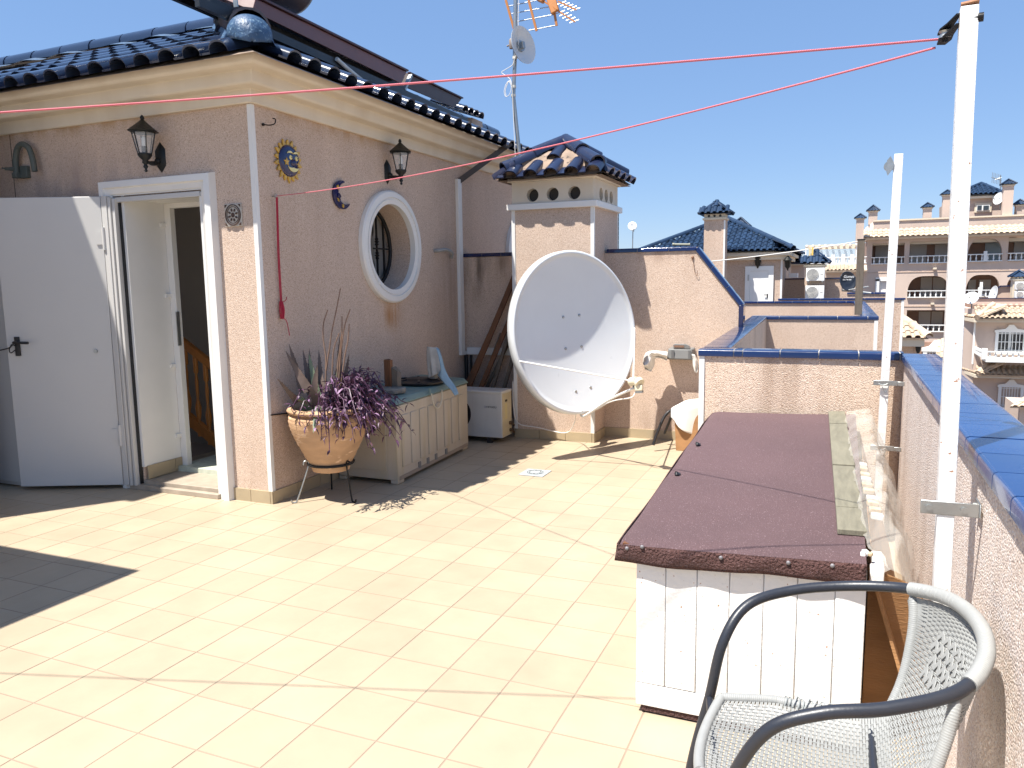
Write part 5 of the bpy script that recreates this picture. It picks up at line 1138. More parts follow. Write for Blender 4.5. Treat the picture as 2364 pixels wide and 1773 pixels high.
q = MB(); q.box((1.03, BY0+.004, .008), (1.72, BY1, .030)); q.build('base_batten', FELTE, wb_)
for i in range(14):
    y0_ = BY0+.02+.157*i; q = MB(); q.box((BX0, y0_, .03), (BX0+.018, y0_+.153, .60)); q.build('side_plank', WHITEP, wbb)
def lidz(x, y): return .622 + .080*(y-.2)/2.27 + .030*(x-.95) + .004*math.sin(2.3*y+4*x) + .003*math.sin(9*y)
q = MB(); LX0, LX1, LY0, LY1 = .955, 1.722, .205, 2.475
def lt(u, v):
    x = LX0 + (LX1-LX0)*u - .028*v*(1-u); y = LY0+(LY1-LY0)*v; return (x, y, lidz(x, y) - .012*(1-min(1, v*40)) - .010*(1-min(1, u*25)))
q.grid(lt, 40, 90); q.build('felt_top', FELT, wb_)
q = MB()
def fe(u, v):
    x = LX0+(LX1-LX0)*u; z = lidz(x, LY0)-.012; hgt = .058+.006*math.sin(7*u)+.010*u; return (x - (.014*v if u < .02 else 0), LY0 - .005*math.sin(math.pi*v) - .003*math.sin(23*u+3*v), z - hgt*v)
q.grid(fe, 50, 5)
def fs(u, v):
    y = LY0+(LY1-LY0)*u; x = LX0-.028*u; z = lidz(x, y)-.010; return (x-.004-.006*v-.004*math.sin(17*u), y, z-.055*v)
q.grid(fs, 60, 4)
def fr(u, v):
    y = LY0+(.30)*u; return (LX1, y, lidz(LX1, y)-.012-.07*v)
q.grid(fr, 4, 3); q.build('felt_edge', FELTE, wb_, thick=.004)
q = MB(); q.box((LX0+.012, LY0+.008, .585), (LX1-.05, LY1-.01, .612)); q.build('lid_board', WOODD, wb_)
for (u, v) in ((175,748),(238,742),(565,787),(845,808),(1028,820)):
    p = aty((1350+u*.5562, 850+v*.5562), LY0-.006); q = MB(); q.lathe(p, [(.007,0),(.0065,.003),(.004,.005),(0,.0055)], 10, axis=(0,-1,0), cap=False); q.build('lid_bolt', mat('dull_zinc', (.22,.21,.22), .6, .2, 60, metal=.3), wb_)
for (u, v) in ((470,318),(385,442)):
    p = atz((1350+u*.5562, 850+v*.5562), .66); p = atz((1350+u*.5562, 850+v*.5562), lidz(p.x, p.y)+.002); q = MB()
    def tear(a, b, p=p): 
        t_ = 2*math.pi*a; return p + Vector((.013*math.cos(t_)*(1-.5*b), .024*math.sin(t_)*(1-.5*b), .004+.012*math.sin(math.pi*b)*(.5+.5*math.cos(t_+2.6))))
    q.grid(tear, 16, 4); q.lathe(p+Vector((0,0,.004)), [(.012,0),(0,.0005)], 12, cap=False); q.build('felt_tear', BLACKP, wb_)
for (ya, yb_) in ((.425,.665),(.672,1.262),(1.285,2.125),(2.14,2.47)):
    q = MB(); a = .0; xa, xb = 1.655, 1.728
    xs_ = lambda y: 1.640 - .062*(y-.4)/2.07
    q.hexa([(xs_(ya), ya, lidz(xs_(ya),ya)+.002),(xs_(ya)+.090,ya,lidz(xs_(ya)+.07,ya)+.002),(xs_(yb_)+.085,yb_,lidz(xs_(yb_)+.07,yb_)+.002),(xs_(yb_),yb_,lidz(xs_(yb_),yb_)+.002),
            (xs_(ya), ya, lidz(xs_(ya),ya)+.021),(xs_(ya)+.090,ya,lidz(xs_(ya)+.07,ya)+.021),(xs_(yb_)+.085,yb_,lidz(xs_(yb_)+.07,yb_)+.021),(xs_(yb_),yb_,lidz(xs_(yb_),yb_)+.021)]); q.build('grey_plank', PLANKG, wb_, bevel=.002)
q = MB(); q.box((1.735,.255,.545),(1.775,.30,.615)); q.box((1.742,.30,.59),(1.775,.42,.615)); q.build('corner_post_end', WHITEP, wb_, bevel=.004)
random.seed(9)
for k in range(5):
    c = Vector((1.715+random.uniform(-.012,.03), .27+random.uniform(-.03,.06), .645)); q = MB(); q.bar(c, c+Vector((random.uniform(-.01,.01), .02, random.uniform(-.004,.01))), .014, .012); q.build('loose_chip', BLOCK if k % 2 else WHITEP, wb_, bevel=.003)
# leaning board and plastic film between box and parapet
q = MB(); q.hexa([(1.745,.34,.545),(1.752,.34,.55),(1.752,2.36,.60),(1.745,2.36,.595),(1.905,.30,.02),(1.918,.30,.02),(1.918,2.36,.02),(1.905,2.36,.02)]); solo(q.build('brown_board', PLYW), 'brown plywood board leaning between the white box and the right parapet', 'board')
q = MB(); q.hexa([(1.738,.44,0),(1.925,.47,0),(1.925,.482,0),(1.738,.452,0),(1.738,.40,.56),(1.900,.43,.50),(1.900,.442,.50),(1.738,.412,.56)]); solo(q.build('plywood_sheet', PLYW), 'upright brown plywood panel closing the near gap between white box and parapet', 'board')
random.seed(21)
fm = MB()
def film(u, v):
    y = .14 + 2.28*u; near = max(0, 1-u/.16)
    pts_ = [(1.722-.062*u, lidz(1.66,y)+.024), (1.752-.045*u, lidz(1.7,y)+.048), (1.805-.02*u, lidz(1.7,y)+.050), (1.868-.01*u, .58), (1.905, .36), (1.918, .12)]
    i = v*5; k = min(int(i), 4); t_ = i-k; t_ = t_*t_*(3-2*t_)*.5+t_*.5; x = pts_[k][0]*(1-t_)+pts_[k+1][0]*t_; z = pts_[k][1]*(1-t_)+pts_[k+1][1]*t_
    w_ = .009*math.sin(17*u*1.6+3*math.sin(4*v)+2*v) + .008*math.sin(41*u+9*v) + .006*math.sin(71*u-13*v); x = min(x + w_*.8, 1.935); z += w_*(1-.6*v) - near*.10*(.4+v*.3); x += near*.03*(1-v)
    return (x, y-.05*near*v, z)
fm.grid(film, 120, 26); solo(fm.build('plastic_sheet', FILM), 'crumpled clear plastic sheet hanging behind the grey planks of the white box', 'plastic sheet', origin=(1.85,1.3,.1))
bs = thing('wood_block_string', (1.80, 1.1, .60), 'string of pale wooden blocks lying on the plastic sheet', 'wood blocks')
for k, (u, v) in enumerate(((348,552),(352,582),(368,625),(378,660),(388,702),(400,745),(425,800),(432,835),(448,885),(462,930))):
    p = atz(zL(u, v), .665-.006*k); q = MB(); q.bar(p+Vector((-.021,0,0)), p+Vector((.021,.003,-.004)), .034, .022); q.build('wood_block', BLOCK if k % 3 else WHITEP, bs, bevel=.004)

# ------------------------------------------------------------------ woven chair
chr_ = thing('woven_armchair', (1.64, -.43, 0), 'grey woven bistro armchair with charcoal tube arms by the parapet', 'armchair')
arm = smooth_path([(1.252,-.288,-.079),(1.300,-.300,.22),(1.340,-.300,.40),(1.372,-.300,.56),(1.425,-.240,.645),(1.53,-.165,.672),(1.67,-.125,.690),(1.80,-.150,.712),(1.885,-.245,.735),(1.925,-.395,.745),(1.922,-.520,.725),(1.865,-.625,.695),(1.74,-.700,.672),(1.62,-.735,.655),(1.525,-.750,.610),(1.462,-.735,.50),(1.425,-.700,.36),(1.395,-.690,.2),(1.372,-.690,-.079)], 10)
q = MB(); q.tube(arm, .0135, 12); q.build('arm_frame', TUBE, chr_)
def seg(i0, i1): return arm[i0:i1+1]
wrp = seg(71, 108)
q = MB(); L_ = 0; P = []; rr_ = []
fine = []
for a, b in zip(wrp, wrp[1:]):
    n = max(2, int((b-a).length/.0016))
    for k in range(n): fine.append(a.lerp(b, k/n))
q.tube(fine, [.0165+.0011*abs(math.sin(i*math.pi/3)) for i in range(len(fine))], 14); q.build('top_wrapping', WICK, chr_)
# seat / back surface: u across (0 far, 1 near), v along from front edge to the top of the back
prof_ = [Vector((1.375,0,.425)), Vector((1.50,0,.418)), Vector((1.62,0,.408)), Vector((1.72,0,.408)), Vector((1.79,0,.440)), Vector((1.832,0,.52)), Vector((1.865,0,.61)), Vector((1.895,0,.705))]
pth = smooth_path(prof_, 12)
def yedge(v):   # far and near y of the surface
    f = [(-.335,-.665),(-.285,-.700),(-.270,-.715),(-.262,-.712),(-.245,-.700),(-.228,-.690),(-.205,-.675),(-.175,-.640)]
    i = v*7; k = min(int(i), 6); t_ = i-k; return f[k][0]*(1-t_)+f[k+1][0]*t_, f[k][1]*(1-t_)+f[k+1][1]*t_
RINGP = arm[71:112]
def SF(u, v):
    i = v*(len(pth)-1); k = min(int(i), len(pth)-2); p = pth[k].lerp(pth[k+1], i-k); ya, yb_ = yedge(v); w_ = (2*u-1)
    back = max(0, (v-.52)/.48)
    x = p.x + back*.055*(1-w_*w_) - .025*back; z = p.z - .016*(1-w_*w_)*(1-back) + back*.022*(1-w_*w_)
    if v < .12: x -= (.12-v)/.12*.02*(1-w_*w_)
    P = Vector((x, ya+(yb_-ya)*u, z))
    if back > 0:
        t_ = u*(len(RINGP)-1); k = min(int(t_), len(RINGP)-2); r_ = RINGP[k].lerp(RINGP[k+1], t_-k); P = P.lerp(r_-Vector((0,0,.022)), back**.85)
    return P
def sf_n(u, v):
    e = .01; a = SF(min(1,u+e), v)-SF(max(0,u-e), v); b = SF(u, min(1,v+e))-SF(u, max(0,v-e)); return a.cross(b).normalized()
side = {}
for nm, u_ in (('far', 0), ('near', 1)):
    pts_ = [SF(u_, k/40) for k in range(41)]
    fine = []
    for a, b in zip(pts_, pts_[1:]):
        n = max(2, int((b-a).length/.0016))
        for k in range(n): fine.append(a.lerp(b, k/n))
    q = MB(); q.tube(fine, [.0118+.0011*abs(math.sin(i*math.pi/3)) for i in range(len(fine))], 12); q.build('side_rail', WICK, chr_)
fr_ = [SF(k/24, 0) for k in range(25)]; fine = []
for a, b in zip(fr_, fr_[1:]):
    n = max(2, int((b-a).length/.0016))
    for k in range(n): fine.append(a.lerp(b, k/n))
q = MB(); q.tube(fine, [.0118+.0011*abs(math.sin(i*math.pi/3)) for i in range(len(fine))], 12); q.build('front_rail', WICK, chr_)
warp = MB(); NW = 27; u_lo, u_hi = .075, .925
us = [u_lo+(u_hi-u_lo)*k/(NW-1) for k in range(NW)]
for u in us: warp.tube([SF(u, k/60) for k in range(61)], .0019, 4, caps=False)
NV = 180; xn = 3
for j in range(NV):
    v = .012+.972*((j//2)*2+(j % 2)*.72)/(NV-1); P = []; pr_ = (1 if (j//2) % 2 else -1)
    cl_ = [0, .02, .045] + [us[0] + (us[-1]-us[0])*i/(2*(NW-1)) for i in range(2*(NW-1)+1)] + [.955, .98, 1]
    for i, u in enumerate(cl_):
        ph = 0
        if 3 <= i < len(cl_)-3: ph = math.cos(math.pi*(i-3)/2)*pr_ if (i-3) % 2 == 0 else 0
        P.append(SF(u, v) + sf_n(u, v)*(.0026*ph))
    warp.tube(P, .0021, 4, caps=False)
warp.build('woven_wicker', WICK, chr_, kind='stuff')
flat = MB()
for r_ in range(4):
    for c in range(5):
        u = .20+.058*c+.028*(r_ % 2); v = .66+.040*r_
        a = SF(u-.018, v-.016)+sf_n(u,v)*.0045; b = SF(u+.018, v+.018)+sf_n(u,v)*.0045; flat = MB(); flat.bar(a, b, .011, .0022, upv=tuple(sf_n(u, v))); flat.build('flat_weave_strip', WICK, chr_, bevel=.0008)
        a = SF(u+.040, v-.016)+sf_n(u,v)*.004; b = SF(u+.016, v+.012)+sf_n(u,v)*.004; flat = MB(); flat.bar(a, b, .011, .0022, upv=tuple(sf_n(u, v))); flat.build('flat_weave_strip', WICK, chr_, bevel=.0008)
q = MB(); random.seed(4)
for k in range(12):   # frayed loops where the wrapping has come off the far rail
    v = .175+.0115*k+random.uniform(-.003,.003); c = SF(0, v); r_ = .015+random.uniform(0,.006); tl = random.uniform(-.5,.5)
    q.tube([c+Vector((.006*math.sin(a+tl)+.012*tl*math.cos(a), r_*math.cos(a), r_*math.sin(a))) for a in [2*math.pi*i/14 for i in range(15)]], .0018, 4)
q.build('frayed_wicker', mat('old_grey_wicker', (.30,.32,.32), .6), chr_)
for (a, b) in (((1.73,-.275,.40),(1.855,-.243,-.079)), ((1.73,-.705,.40),(1.875,-.655,-.079))):
    q = MB(); q.tube(smooth_path([a, ((a[0]+b[0])/2-.01,(a[1]+b[1])/2,.2), b]), .011, 10); q.build('rear_leg', GREYM, chr_)
for a, b in (((1.34,-.30,.40),(1.42,-.70,.40)), ((1.73,-.275,.395),(1.73,-.705,.395))):
    q = MB(); q.tube([a, b], .010, 8); q.build('cross_rail', TUBE, chr_)

fitv = Vector((.081, -.1135, .075)); off_ = WORLDLOC[chr_.name]     # final size and place of the chair: 5 % smaller, standing on the floor
for ch_ in chr_.children: ch_.data.transform(Matrix.Translation(fitv-off_) @ Matrix.Scale(.95, 4) @ Matrix.Translation(off_))
# ------------------------------------------------------------------ solar water heater on the roof
so_ = thing('solar_water_heater', (-1.95, 3.2, 3.0), 'maroon solar panel frame and black tank of the roof water heater', 'solar heater')
XS = -1.93
def SX(u, v, x=XS): return atx(z2(u, v), x)
a, b = atx((455,4), XS), SX(1595,775)
q = MB(); q.bar(a, b, .035, .055); so_r = q.build('lower_rail', DGREY, so_)
q = MB(); q.bar(a+Vector((-.9,0,.40)), b+Vector((-.9,0,.40)), .035, .055); q.build('lower_rail', DGREY, so_)
q = MB(); q.bar(atx((480,2),XS-.1), SX(1180,560,XS-.1), .03, .05); q.build('upper_rail', DGREY, so_)
# collector box: side face seen from below
tl, tr, bl_, br_ = SX(250,-10), SX(1215,462), SX(230,70), SX(1180,535)
W_ = Vector((-1.0, 0, .46))
q = MB(); q.hexa([bl_, br_, br_+W_, bl_+W_, tl, tr, tr+W_, tl+W_]); q.build('collector_side', PANELB, so_, bevel=.004)
tl2, tr2, bl2, br2 = SX(1225,470,XS-.08), SX(1565,632,XS-.08), SX(1215,560,XS-.08), SX(1520,690,XS-.08)
q = MB(); q.hexa([bl2, br2, br2+W_, bl2+W_, tl2, tr2, tr2+W_, tl2+W_]); q.build('collector_end', mat('dark_brown_collector', (.06,.035,.03), .4), so_, bevel=.004)
q = MB(); q.bar(tl+Vector((.004,0,.012)), tr+Vector((.004,0,.012)), .03, .014); q.bar(tl2+Vector((.004,0,.008)), tr2+Vector((.004,0,.008)), .03, .012); q.build('collector_lip', mat('dark_maroon_lip', (.07,.03,.03), .3), so_)
q = MB(); q.bar(SX(120,0,XS+.02), SX(125,45,XS+.02), .03, .01); q.build('frame_upright', GREYM, so_); q = MB(); q.bar(SX(1240,480), SX(1195,575), .035, .02); q.build('frame_upright', GREYM, so_)
q = MB(); q.bar(SX(1040,560), SX(1090,555), .05, .012); q.build('rail_bracket', GREYM, so_)
q = MB(); q.tube(smooth_path([SX(765,375,XS+.03), SX(850,450,XS+.04), SX(940,520,XS+.06), SX(1030,560,XS+.08)]), .016, 8); q.build('lagged_pipe', mat('white_wrapped_pipe', (.62,.62,.58), .7, .3, 60), so_)
tkx = XS-1.0; e0 = atx(zA(1740,262), tkx); cz = e0.z + .27
q = MB(); q.lathe((tkx, e0.y-.10, cz), [(0,.10),(.12,.09),(.20,.06),(.25,.015),(.268,-.04),(.268,-1.7),(.2,-1.75),(0,-1.75)], 40, axis=(0,1,0), cap=False); q.build('water_tank', TANKM, so_)
for yy, xx_ in ((2.6,-2.0),(4.4,-2.0),(2.6,-2.85),(4.4,-2.85)):
    zr = ec.z+(ec.x-xx_)*.45; q = MB(); q.bar((xx_, yy, zr), (xx_, yy, a.z+(b.z-a.z)*(yy-a.y)/(b.y-a.y)+(.38 if xx_ < -2.5 else 0)), .03); q.build('support_leg', DGREY, so_)
rc = thing('roof_vent_cap', (-2.75, 6.6, 3.5), 'small dark tiled vent cap on the roof just right of the solar panel', 'roof vent')
q = MB(); p0 = atx(z2(1600,720), -2.6); p1_ = atx(z2(1655,748), -2.6); q.hexa([p0+Vector((-.5,0,-.35)), p1_+Vector((-.05,.0,-.35)), p1_+Vector((-.05,.3,-.35)), p0+Vector((-.5,.3,-.35)), p0+Vector((-.5,0,0)), p1_+Vector((-.05,0,0)), p1_+Vector((-.05,.3,0)), p0+Vector((-.5,.3,0))]); q.build('vent_body', STUC, rc)
pa, pb_ = atx(z2(1530,690), -2.6), atx(z2(1665,745), -2.6); dd_ = Vector((0,1,0))
for k in range(4):
    place('vent_tile', rtm, pa.lerp(pb_, .05+.26*k)+Vector((.02,0,-.02)), rc, basis(Vector((0,1,0)), Vector((-.93,0,.37)), Vector((0,1,0)).cross(Vector((-.93,0,.37)))))

# ================================================================== the houses beyond
def Z(zf_, u, v, y): return aty(zf_(u, v), y)
def zbox(q, zf_, u0, v0, u1, v1, y0, y1, zlow=None):
    """box whose front face spans the given photo rectangle on the plane y = y0"""
    vm = (v0+v1)/2; x0 = Z(zf_, u0, vm, y0).x; x1 = Z(zf_, u1, vm, y0).x; um = (u0+u1)/2
    zt = Z(zf_, um, v0, y0).z; zb_ = Z(zf_, um, v1, y0).z if zlow is None else zlow
    q.box((x0, y0, zb_), (x1, y1, zt)); return x0, x1, zb_, zt
def facade(q, x0, x1, z0, z1, y, th, ops):
    """wall slab with real openings; ops = (xa, xb, za, zb, arch_rise)"""
    zs = sorted({z0, z1} | {o[2] for o in ops} | {o[3] for o in ops})
    for za, zb_ in zip(zs, zs[1:]):
        cuts = sorted((o[0], o[1]) for o in ops if o[2] <= za+1e-6 and o[3] >= zb_-1e-6); x = x0
        for a, b in cuts:
            if a > x: q.box((x, y, za), (a, y+th, zb_))
            x = max(x, b)
        if x < x1: q.box((x, y, za), (x1, y+th, zb_))
    for xa, xb, za, zb_, ar in ops:
        if ar:
            n = 14; c = (xa+xb)/2; hw = (xb-xa)/2
            for s_ in (-1, 1):
                P = [Vector((c+s_*hw, y+.002, zb_-ar))]
                for k in range(n+1):
                    t_ = math.pi/2*k/n; P.append(Vector((c+s_*hw*math.cos(t_)**.55, y+.002, zb_-ar+ar*math.sin(t_))))
                P.append(Vector((c, y+.002, zb_+.002))); P.append(Vector((c+s_*hw, y+.002, zb_+.002)))
                q.prism(P[1:], (0,0,0), (0, th-.004, 0))
def balustrade(par, x0, x1, zb_, zt, y, m=WHITEF, sp=.17, posts=()):
    h = zt-zb_; q = MB(); q.box((x0, y-.09, zt-.11*h), (x1, y+.09, zt)); q.build('balustrade_rail', m, par)
    q = MB(); q.box((x0, y-.09, zb_), (x1, y+.09, zb_+.12*h)); q.build('balustrade_base', m, par)
    q = MB(); n = max(1, int((x1-x0)/sp)); r_ = .055
    for k in range(n): q.lathe((x0+(k+.5)*(x1-x0)/n, y, zb_+.12*h), [(r_*.8,0),(r_*.8,.06*h),(r_*.5,.1*h),(r_,.25*h),(r_*.9,.36*h),(r_*.45,.56*h),(r_*.5,.66*h),(r_*.8,.70*h),(r_*.8,.77*h)], 6, cap=False)
    q.build('baluster_row', m, par, kind='stuff')
    for p in posts:
        q = MB(); q.box((p-.1, y-.1, zb_), (p+.1, y+.1, zt+.35*h)); q.build('balustrade_post', m, par)
def sandy_roof(par, e0, e1, rise_v, m=BTILE, pitch=.21, expo=.38, indiv=False, name='roof_tile', trap=0, me_c={}):
    """tiled slope: e0->e1 is the eave, rise_v the vector up to the top edge; trap = how much each end narrows towards the top"""
    e0 = Vector(e0); e1 = Vector(e1); rv = Vector(rise_v); u = (e1-e0).normalized(); L_ = (e1-e0).length; H = rv.length; v = rv.normalized(); n = u.cross(v)
    q = MB(); a = trap; q.add([e0-n*.01, e1-n*.01, e1-u*a+rv-n*.01, e0+u*a+rv-n*.01, e0-n*.07, e1-n*.07, e1-u*a+rv-n*.07, e0+u*a+rv-n*.07], [(0,1,2,3),(4,7,6,5),(0,4,5,1),(1,5,6,2),(3,2,6,7),(0,3,7,4)])
    base = q.build('roof_slope', m, par)
    key = (m.name, pitch, expo)
    if key not in me_c: me_c[key] = roof_tile_mesh(name, m, pitch, expo+.06, .062, seg=6, th=.015, lift=.03)
    rows = max(1, int(round(H/expo))); cols = int(L_/pitch)
    tiled_face(base, e0, u, v, pitch, H/rows, (0, cols), rows, lambda s_, t_: a*t_/H-.05 <= s_ <= L_-a*t_/H+.05, me_c[key], name=name, part=(lambda P: indiv))
    return base
def small_chimney(zf_, cu, apex_v, eave_v, coll_v, hw, base_v, y, label, eave_hw=None, roofm=RTILEN, wall=STUCF, zlow=None, cat='chimney', group=None, tiles=False, holes=3):
    c = Z(zf_, cu, coll_v, y); x0, x1 = Z(zf_, cu-hw, coll_v, y).x, Z(zf_, cu+hw, coll_v, y).x; W2_ = (x1-x0)/2
    cx = (x0+x1)/2; zc_ = c.z; ze = Z(zf_, cu, eave_v, y).z; za = Z(zf_, cu, apex_v, y).z; zb_ = Z(zf_, cu, base_v, y).z if zlow is None else zlow
    t = thing('tiled_chimney', (cx, y+W2_, zb_), label, cat, group); cy = y+W2_
    q = MB(); q.box((x0, y, zb_), (x1, y+2*W2_, zc_)); q.build('chimney_body', wall, t)
    q = MB(); q.box((x0-.05, y-.05, zc_), (x1+.05, y+2*W2_+.05, zc_+.07)); q.box((x0, y, zc_+.07), (x1, y+2*W2_, ze)); q.build('chimney_head', CREAMF, t)
    hr_ = min(.075, (ze-zc_-.07)*.33)
    for k in range(holes):
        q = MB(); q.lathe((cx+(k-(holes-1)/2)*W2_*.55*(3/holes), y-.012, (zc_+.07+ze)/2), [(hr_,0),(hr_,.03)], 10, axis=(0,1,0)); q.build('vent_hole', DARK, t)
    ew = abs(Z(zf_, cu+(eave_hw or hw*1.45), eave_v, y).x-Z(zf_, cu, eave_v, y).x)
    P = [Vector((cx-ew, cy-ew, ze)), Vector((cx+ew, cy-ew, ze)), Vector((cx+ew, cy+ew, ze)), Vector((cx-ew, cy+ew, ze))]; A = Vector((cx, cy, za))
    q = MB(); nr = max(4, int(2*ew/.22))
    for i in range(4):
        a, b = P[i], P[(i+1) % 4]
        def f(u, v, a=a, b=b): 
            p = a.lerp(b, u).lerp(A, v); return p + Vector((0,0,.035*abs(math.sin(math.pi*nr*u*(1)+.0))*(1-v)))
        q.grid(f, nr*4, 4)
    q.add([p for p in P], [(0,1,2,3)]); rr = q.build('cap_roof', roofm, t)
    if tiles:
        me = roof_tile_mesh('cap_tile', roofm, .205, .40, .06, seg=6)
        for i in (0, 1):
            a, b = P[i], P[(i+1) % 4]; u = (b-a).normalized(); m_ = (a+b)/2; v = (A-m_); H = v.length; v.normalize(); L_ = (b-a).length
            tiled_face(rr, a+u.cross(v)*.03, u, v, .205, .36, (0, int(L_/.205)), int(H/.36)+1, lambda s_, t_, L_=L_, H=H: abs(s_-L_/2) < L_/2*(1-t_/H)+.04, me, name='cap_tile')
    for p in P:
        q = MB(); q.tube([p+Vector((0,0,.03)), A+Vector((0,0,.04))], .055 if ew > .5 else .05, 6); q.build('cap_ridge', roofm, rr)
    return t
def dish_small(loc, n, r, label, m=DISHW, wall_dir=None):
    n = Vector(n).normalized(); L = Vector(loc); t = thing('small_satellite_dish', loc, label, 'satellite dish')
    q = MB(); q.lathe(L, [(0,-.10*r*1.6),(.4*r,-.085*r*1.6),(.75*r,-.045*r*1.6),(r,0),(r*1.02,.004)], 26, axis=n, cap=False); q.build('dish_reflector', m, t, thick=.01)
    lo = L - Vector((0,0,r*.9)); f = L + n*r*1.1 - Vector((0,0,r*.35))
    q = MB(); q.tube([lo, f], .018, 5); q.build('feed_arm', GREYM, t); q = MB(); q.tube([f-n*.06, f+n*.05], .04, 8); q.build('receiver_head', GREYM if m is DISHW else BLACKP, t)
    q = MB(); q.tube([L-n*.12*r, L-n*(.12*r+.12)], .04, 6); q.tube([L-n*(.12*r+.12), L-n*(.12*r+.12)-Vector((0,0,r*1.5))], .03, 6); q.build('dish_stand', GREYM, t)
    return t
def ac_unit(zf_, u0, v0, u1, v1, y, label, group):
    p0 = Z(zf_, u0, (v0+v1)/2, y); p1 = Z(zf_, u1, (v0+v1)/2, y); zt = Z(zf_, (u0+u1)/2, v0, y).z; zb_ = Z(zf_, (u0+u1)/2, v1, y).z
    t = thing('wall_air_conditioner', ((p0.x+p1.x)/2, y, zb_), label, 'air conditioner', group); w_ = p1.x-p0.x; h = zt-zb_
    q = MB(); q.box((p0.x, y, zb_), (p1.x, y+.32, zt)); q.build('unit_body', WHITEF, t, bevel=.01)
    c = Vector((p0.x+w_*.36, y-.004, (zt+zb_)/2)); r_ = h*.42
    q = MB(); q.lathe(c, [(r_,0),(r_,.004)], 28, axis=(0,-1,0)); q.build('fan_guard', GRILLE, t)
    q = MB()
    for k in range(5): q.tube([c+Vector((r_*(.2+.2*k)*math.cos(a), -.01, r_*(.2+.2*k)*math.sin(a))) for a in [2*math.pi*i/24 for i in range(24)]], .008, 4, closed=True)
    q.build('fan_rings', mat('pale_grille_wire', (.6,.59,.56), .5), t, kind='stuff')
    q = MB(); q.box((p0.x+w_*.69, y-.006, zb_+.06*h), (p0.x+w_*.70, y, zt-.06*h)); q.box((p0.x+w_*.78, y-.004, zb_+.45*h), (p0.x+w_*.92, y, zb_+.50*h)); q.build('panel_seam', GRILLE, t)
    for x_ in (p0.x+.08*w_, p1.x-.14*w_):
        q = MB(); q.box((x_, y-.02, zb_-.05), (x_+.05, y+.33, zb_)); q.build('mounting_foot', GREYM, t)
    return t

# ---- the neighbour's stair house with white door
YN = 27.5
nh = thing('neighbour_rooftop_house', (-3.2, YN, -9), 'neighbour rooftop house with blue tiled hip roof and white door', 'house')
q = MB(); xr = Z(zN, 1690, 1000, YN).x; q.box((-8.2, YN, -9), (xr, YN+7, 2.30)); nw = q.build('wall', STUCN, nh)
q = MB(); q.box((xr-.05, YN-.012, -9), (xr+.015, YN+.05, 2.30)); q.build('corner_trim', WHITEF, nh)
q = MB(); q.box((-8.5, YN-.30, 2.30), (xr+.28, YN+7.3, 2.42)); q.box((-8.4, YN-.18, 2.16), (xr+.16, YN+7.2, 2.30)); q.build('cornice', CREAMF, nh)
q = MB(); dx0, dx1, dzt = Z(zN,1222,1000,YN).x, Z(zN,1585,1000,YN).x, Z(zN,1400,965,YN).z
zb0 = -.35
for (a, b, c_, d) in ((dx0, dx0+.17, zb0, dzt), (dx1-.17, dx1, zb0, dzt), (dx0+.17, dx1-.17, dzt-.17, dzt)): q.box((a, YN-.07, c_), (b, YN+.0, d))
q.build('door_surround', WHITEF, nh)
q = MB(); q.box((dx0+.175, YN-.03, zb0), (dx1-.175, YN-.005, dzt-.175)); nd = q.build('door', WHITEF, nh)
q = MB(); q.box((Z(zN,1495,1350,YN).x, YN-.05, Z(zN,1500,1372,YN).z), (Z(zN,1510,1350,YN).x, YN-.03, Z(zN,1500,1318,YN).z)); q.box((Z(zN,1462,1350,YN).x, YN-.09, Z(zN,1500,1335,YN).z), (Z(zN,1505,1350,YN).x, YN-.07, Z(zN,1500,1327,YN).z)); q.build('door_handle', BLACKP, nd)
q = MB(); q.tube([(Z(zN,1262,1100,YN).x, YN-.06, Z(zN,1262,1150,YN).z), (Z(zN,1262,1100,YN).x, YN-.06, Z(zN,1262,1075,YN).z)], .03, 6); q.build('hinge', GREYM, nd)
eL, eR, ea_ = aty((1462,580), YN-.38), Z(zN, 1835, 745, YN-.38), Z(zN, 985, 378, YN+3.0)
eR.z = eL.z = 2.46
v = ((ea_ - (eL+(eR-eL)*((ea_.x-eL.x)/(eR.x-eL.x))))); H = v.length; vv = v.normalized(); uu = Vector((1,0,0)); Ln = (eR-eL).length; sx_ = ea_.x-eL.x
q = MB(); q.add([eL, eR, ea_, Vector((eR.x, eR.y+7.4, eR.z)), Vector((eL.x, eL.y+7.4, eL.z))], [(0,1,2),(1,3,2),(3,4,2),(4,0,2)]); nr_ = q.build('roof', RTILEN, nh)
ntm = roof_tile_mesh('roof_tile', RTILEN, .21, .44, .062, seg=6)
def intri(s_, t_):
    f = t_/H; return sx_*f+.02 < s_ < Ln-(Ln-sx_)*f-.02
tiled_face(nr_, eL+Vector((0,0,.02)), (1,0,0), vv, .21, .385, (0, int(Ln/.21)), int(H/.385)+1, intri, ntm)
sv = (ea_ - Vector((eR.x, ea_.y, eR.z))); 
tiled_face(nr_, eR+Vector((0,0,.02)), (0,1,0), sv.normalized(), .21, .385, (0, 34), 2, lambda s_, t_: True, ntm, part=lambda P: False)
ncap = cap_mesh('hip_tile', RTILEN, .10, .46)
for e_ in (eL, eR, Vector((eR.x, eR.y+7.4, eR.z))): cap_run(nr_, e_+Vector((0,0,.06)), ea_+Vector((0,0,.08)), ncap, .42, name='hip_tile')
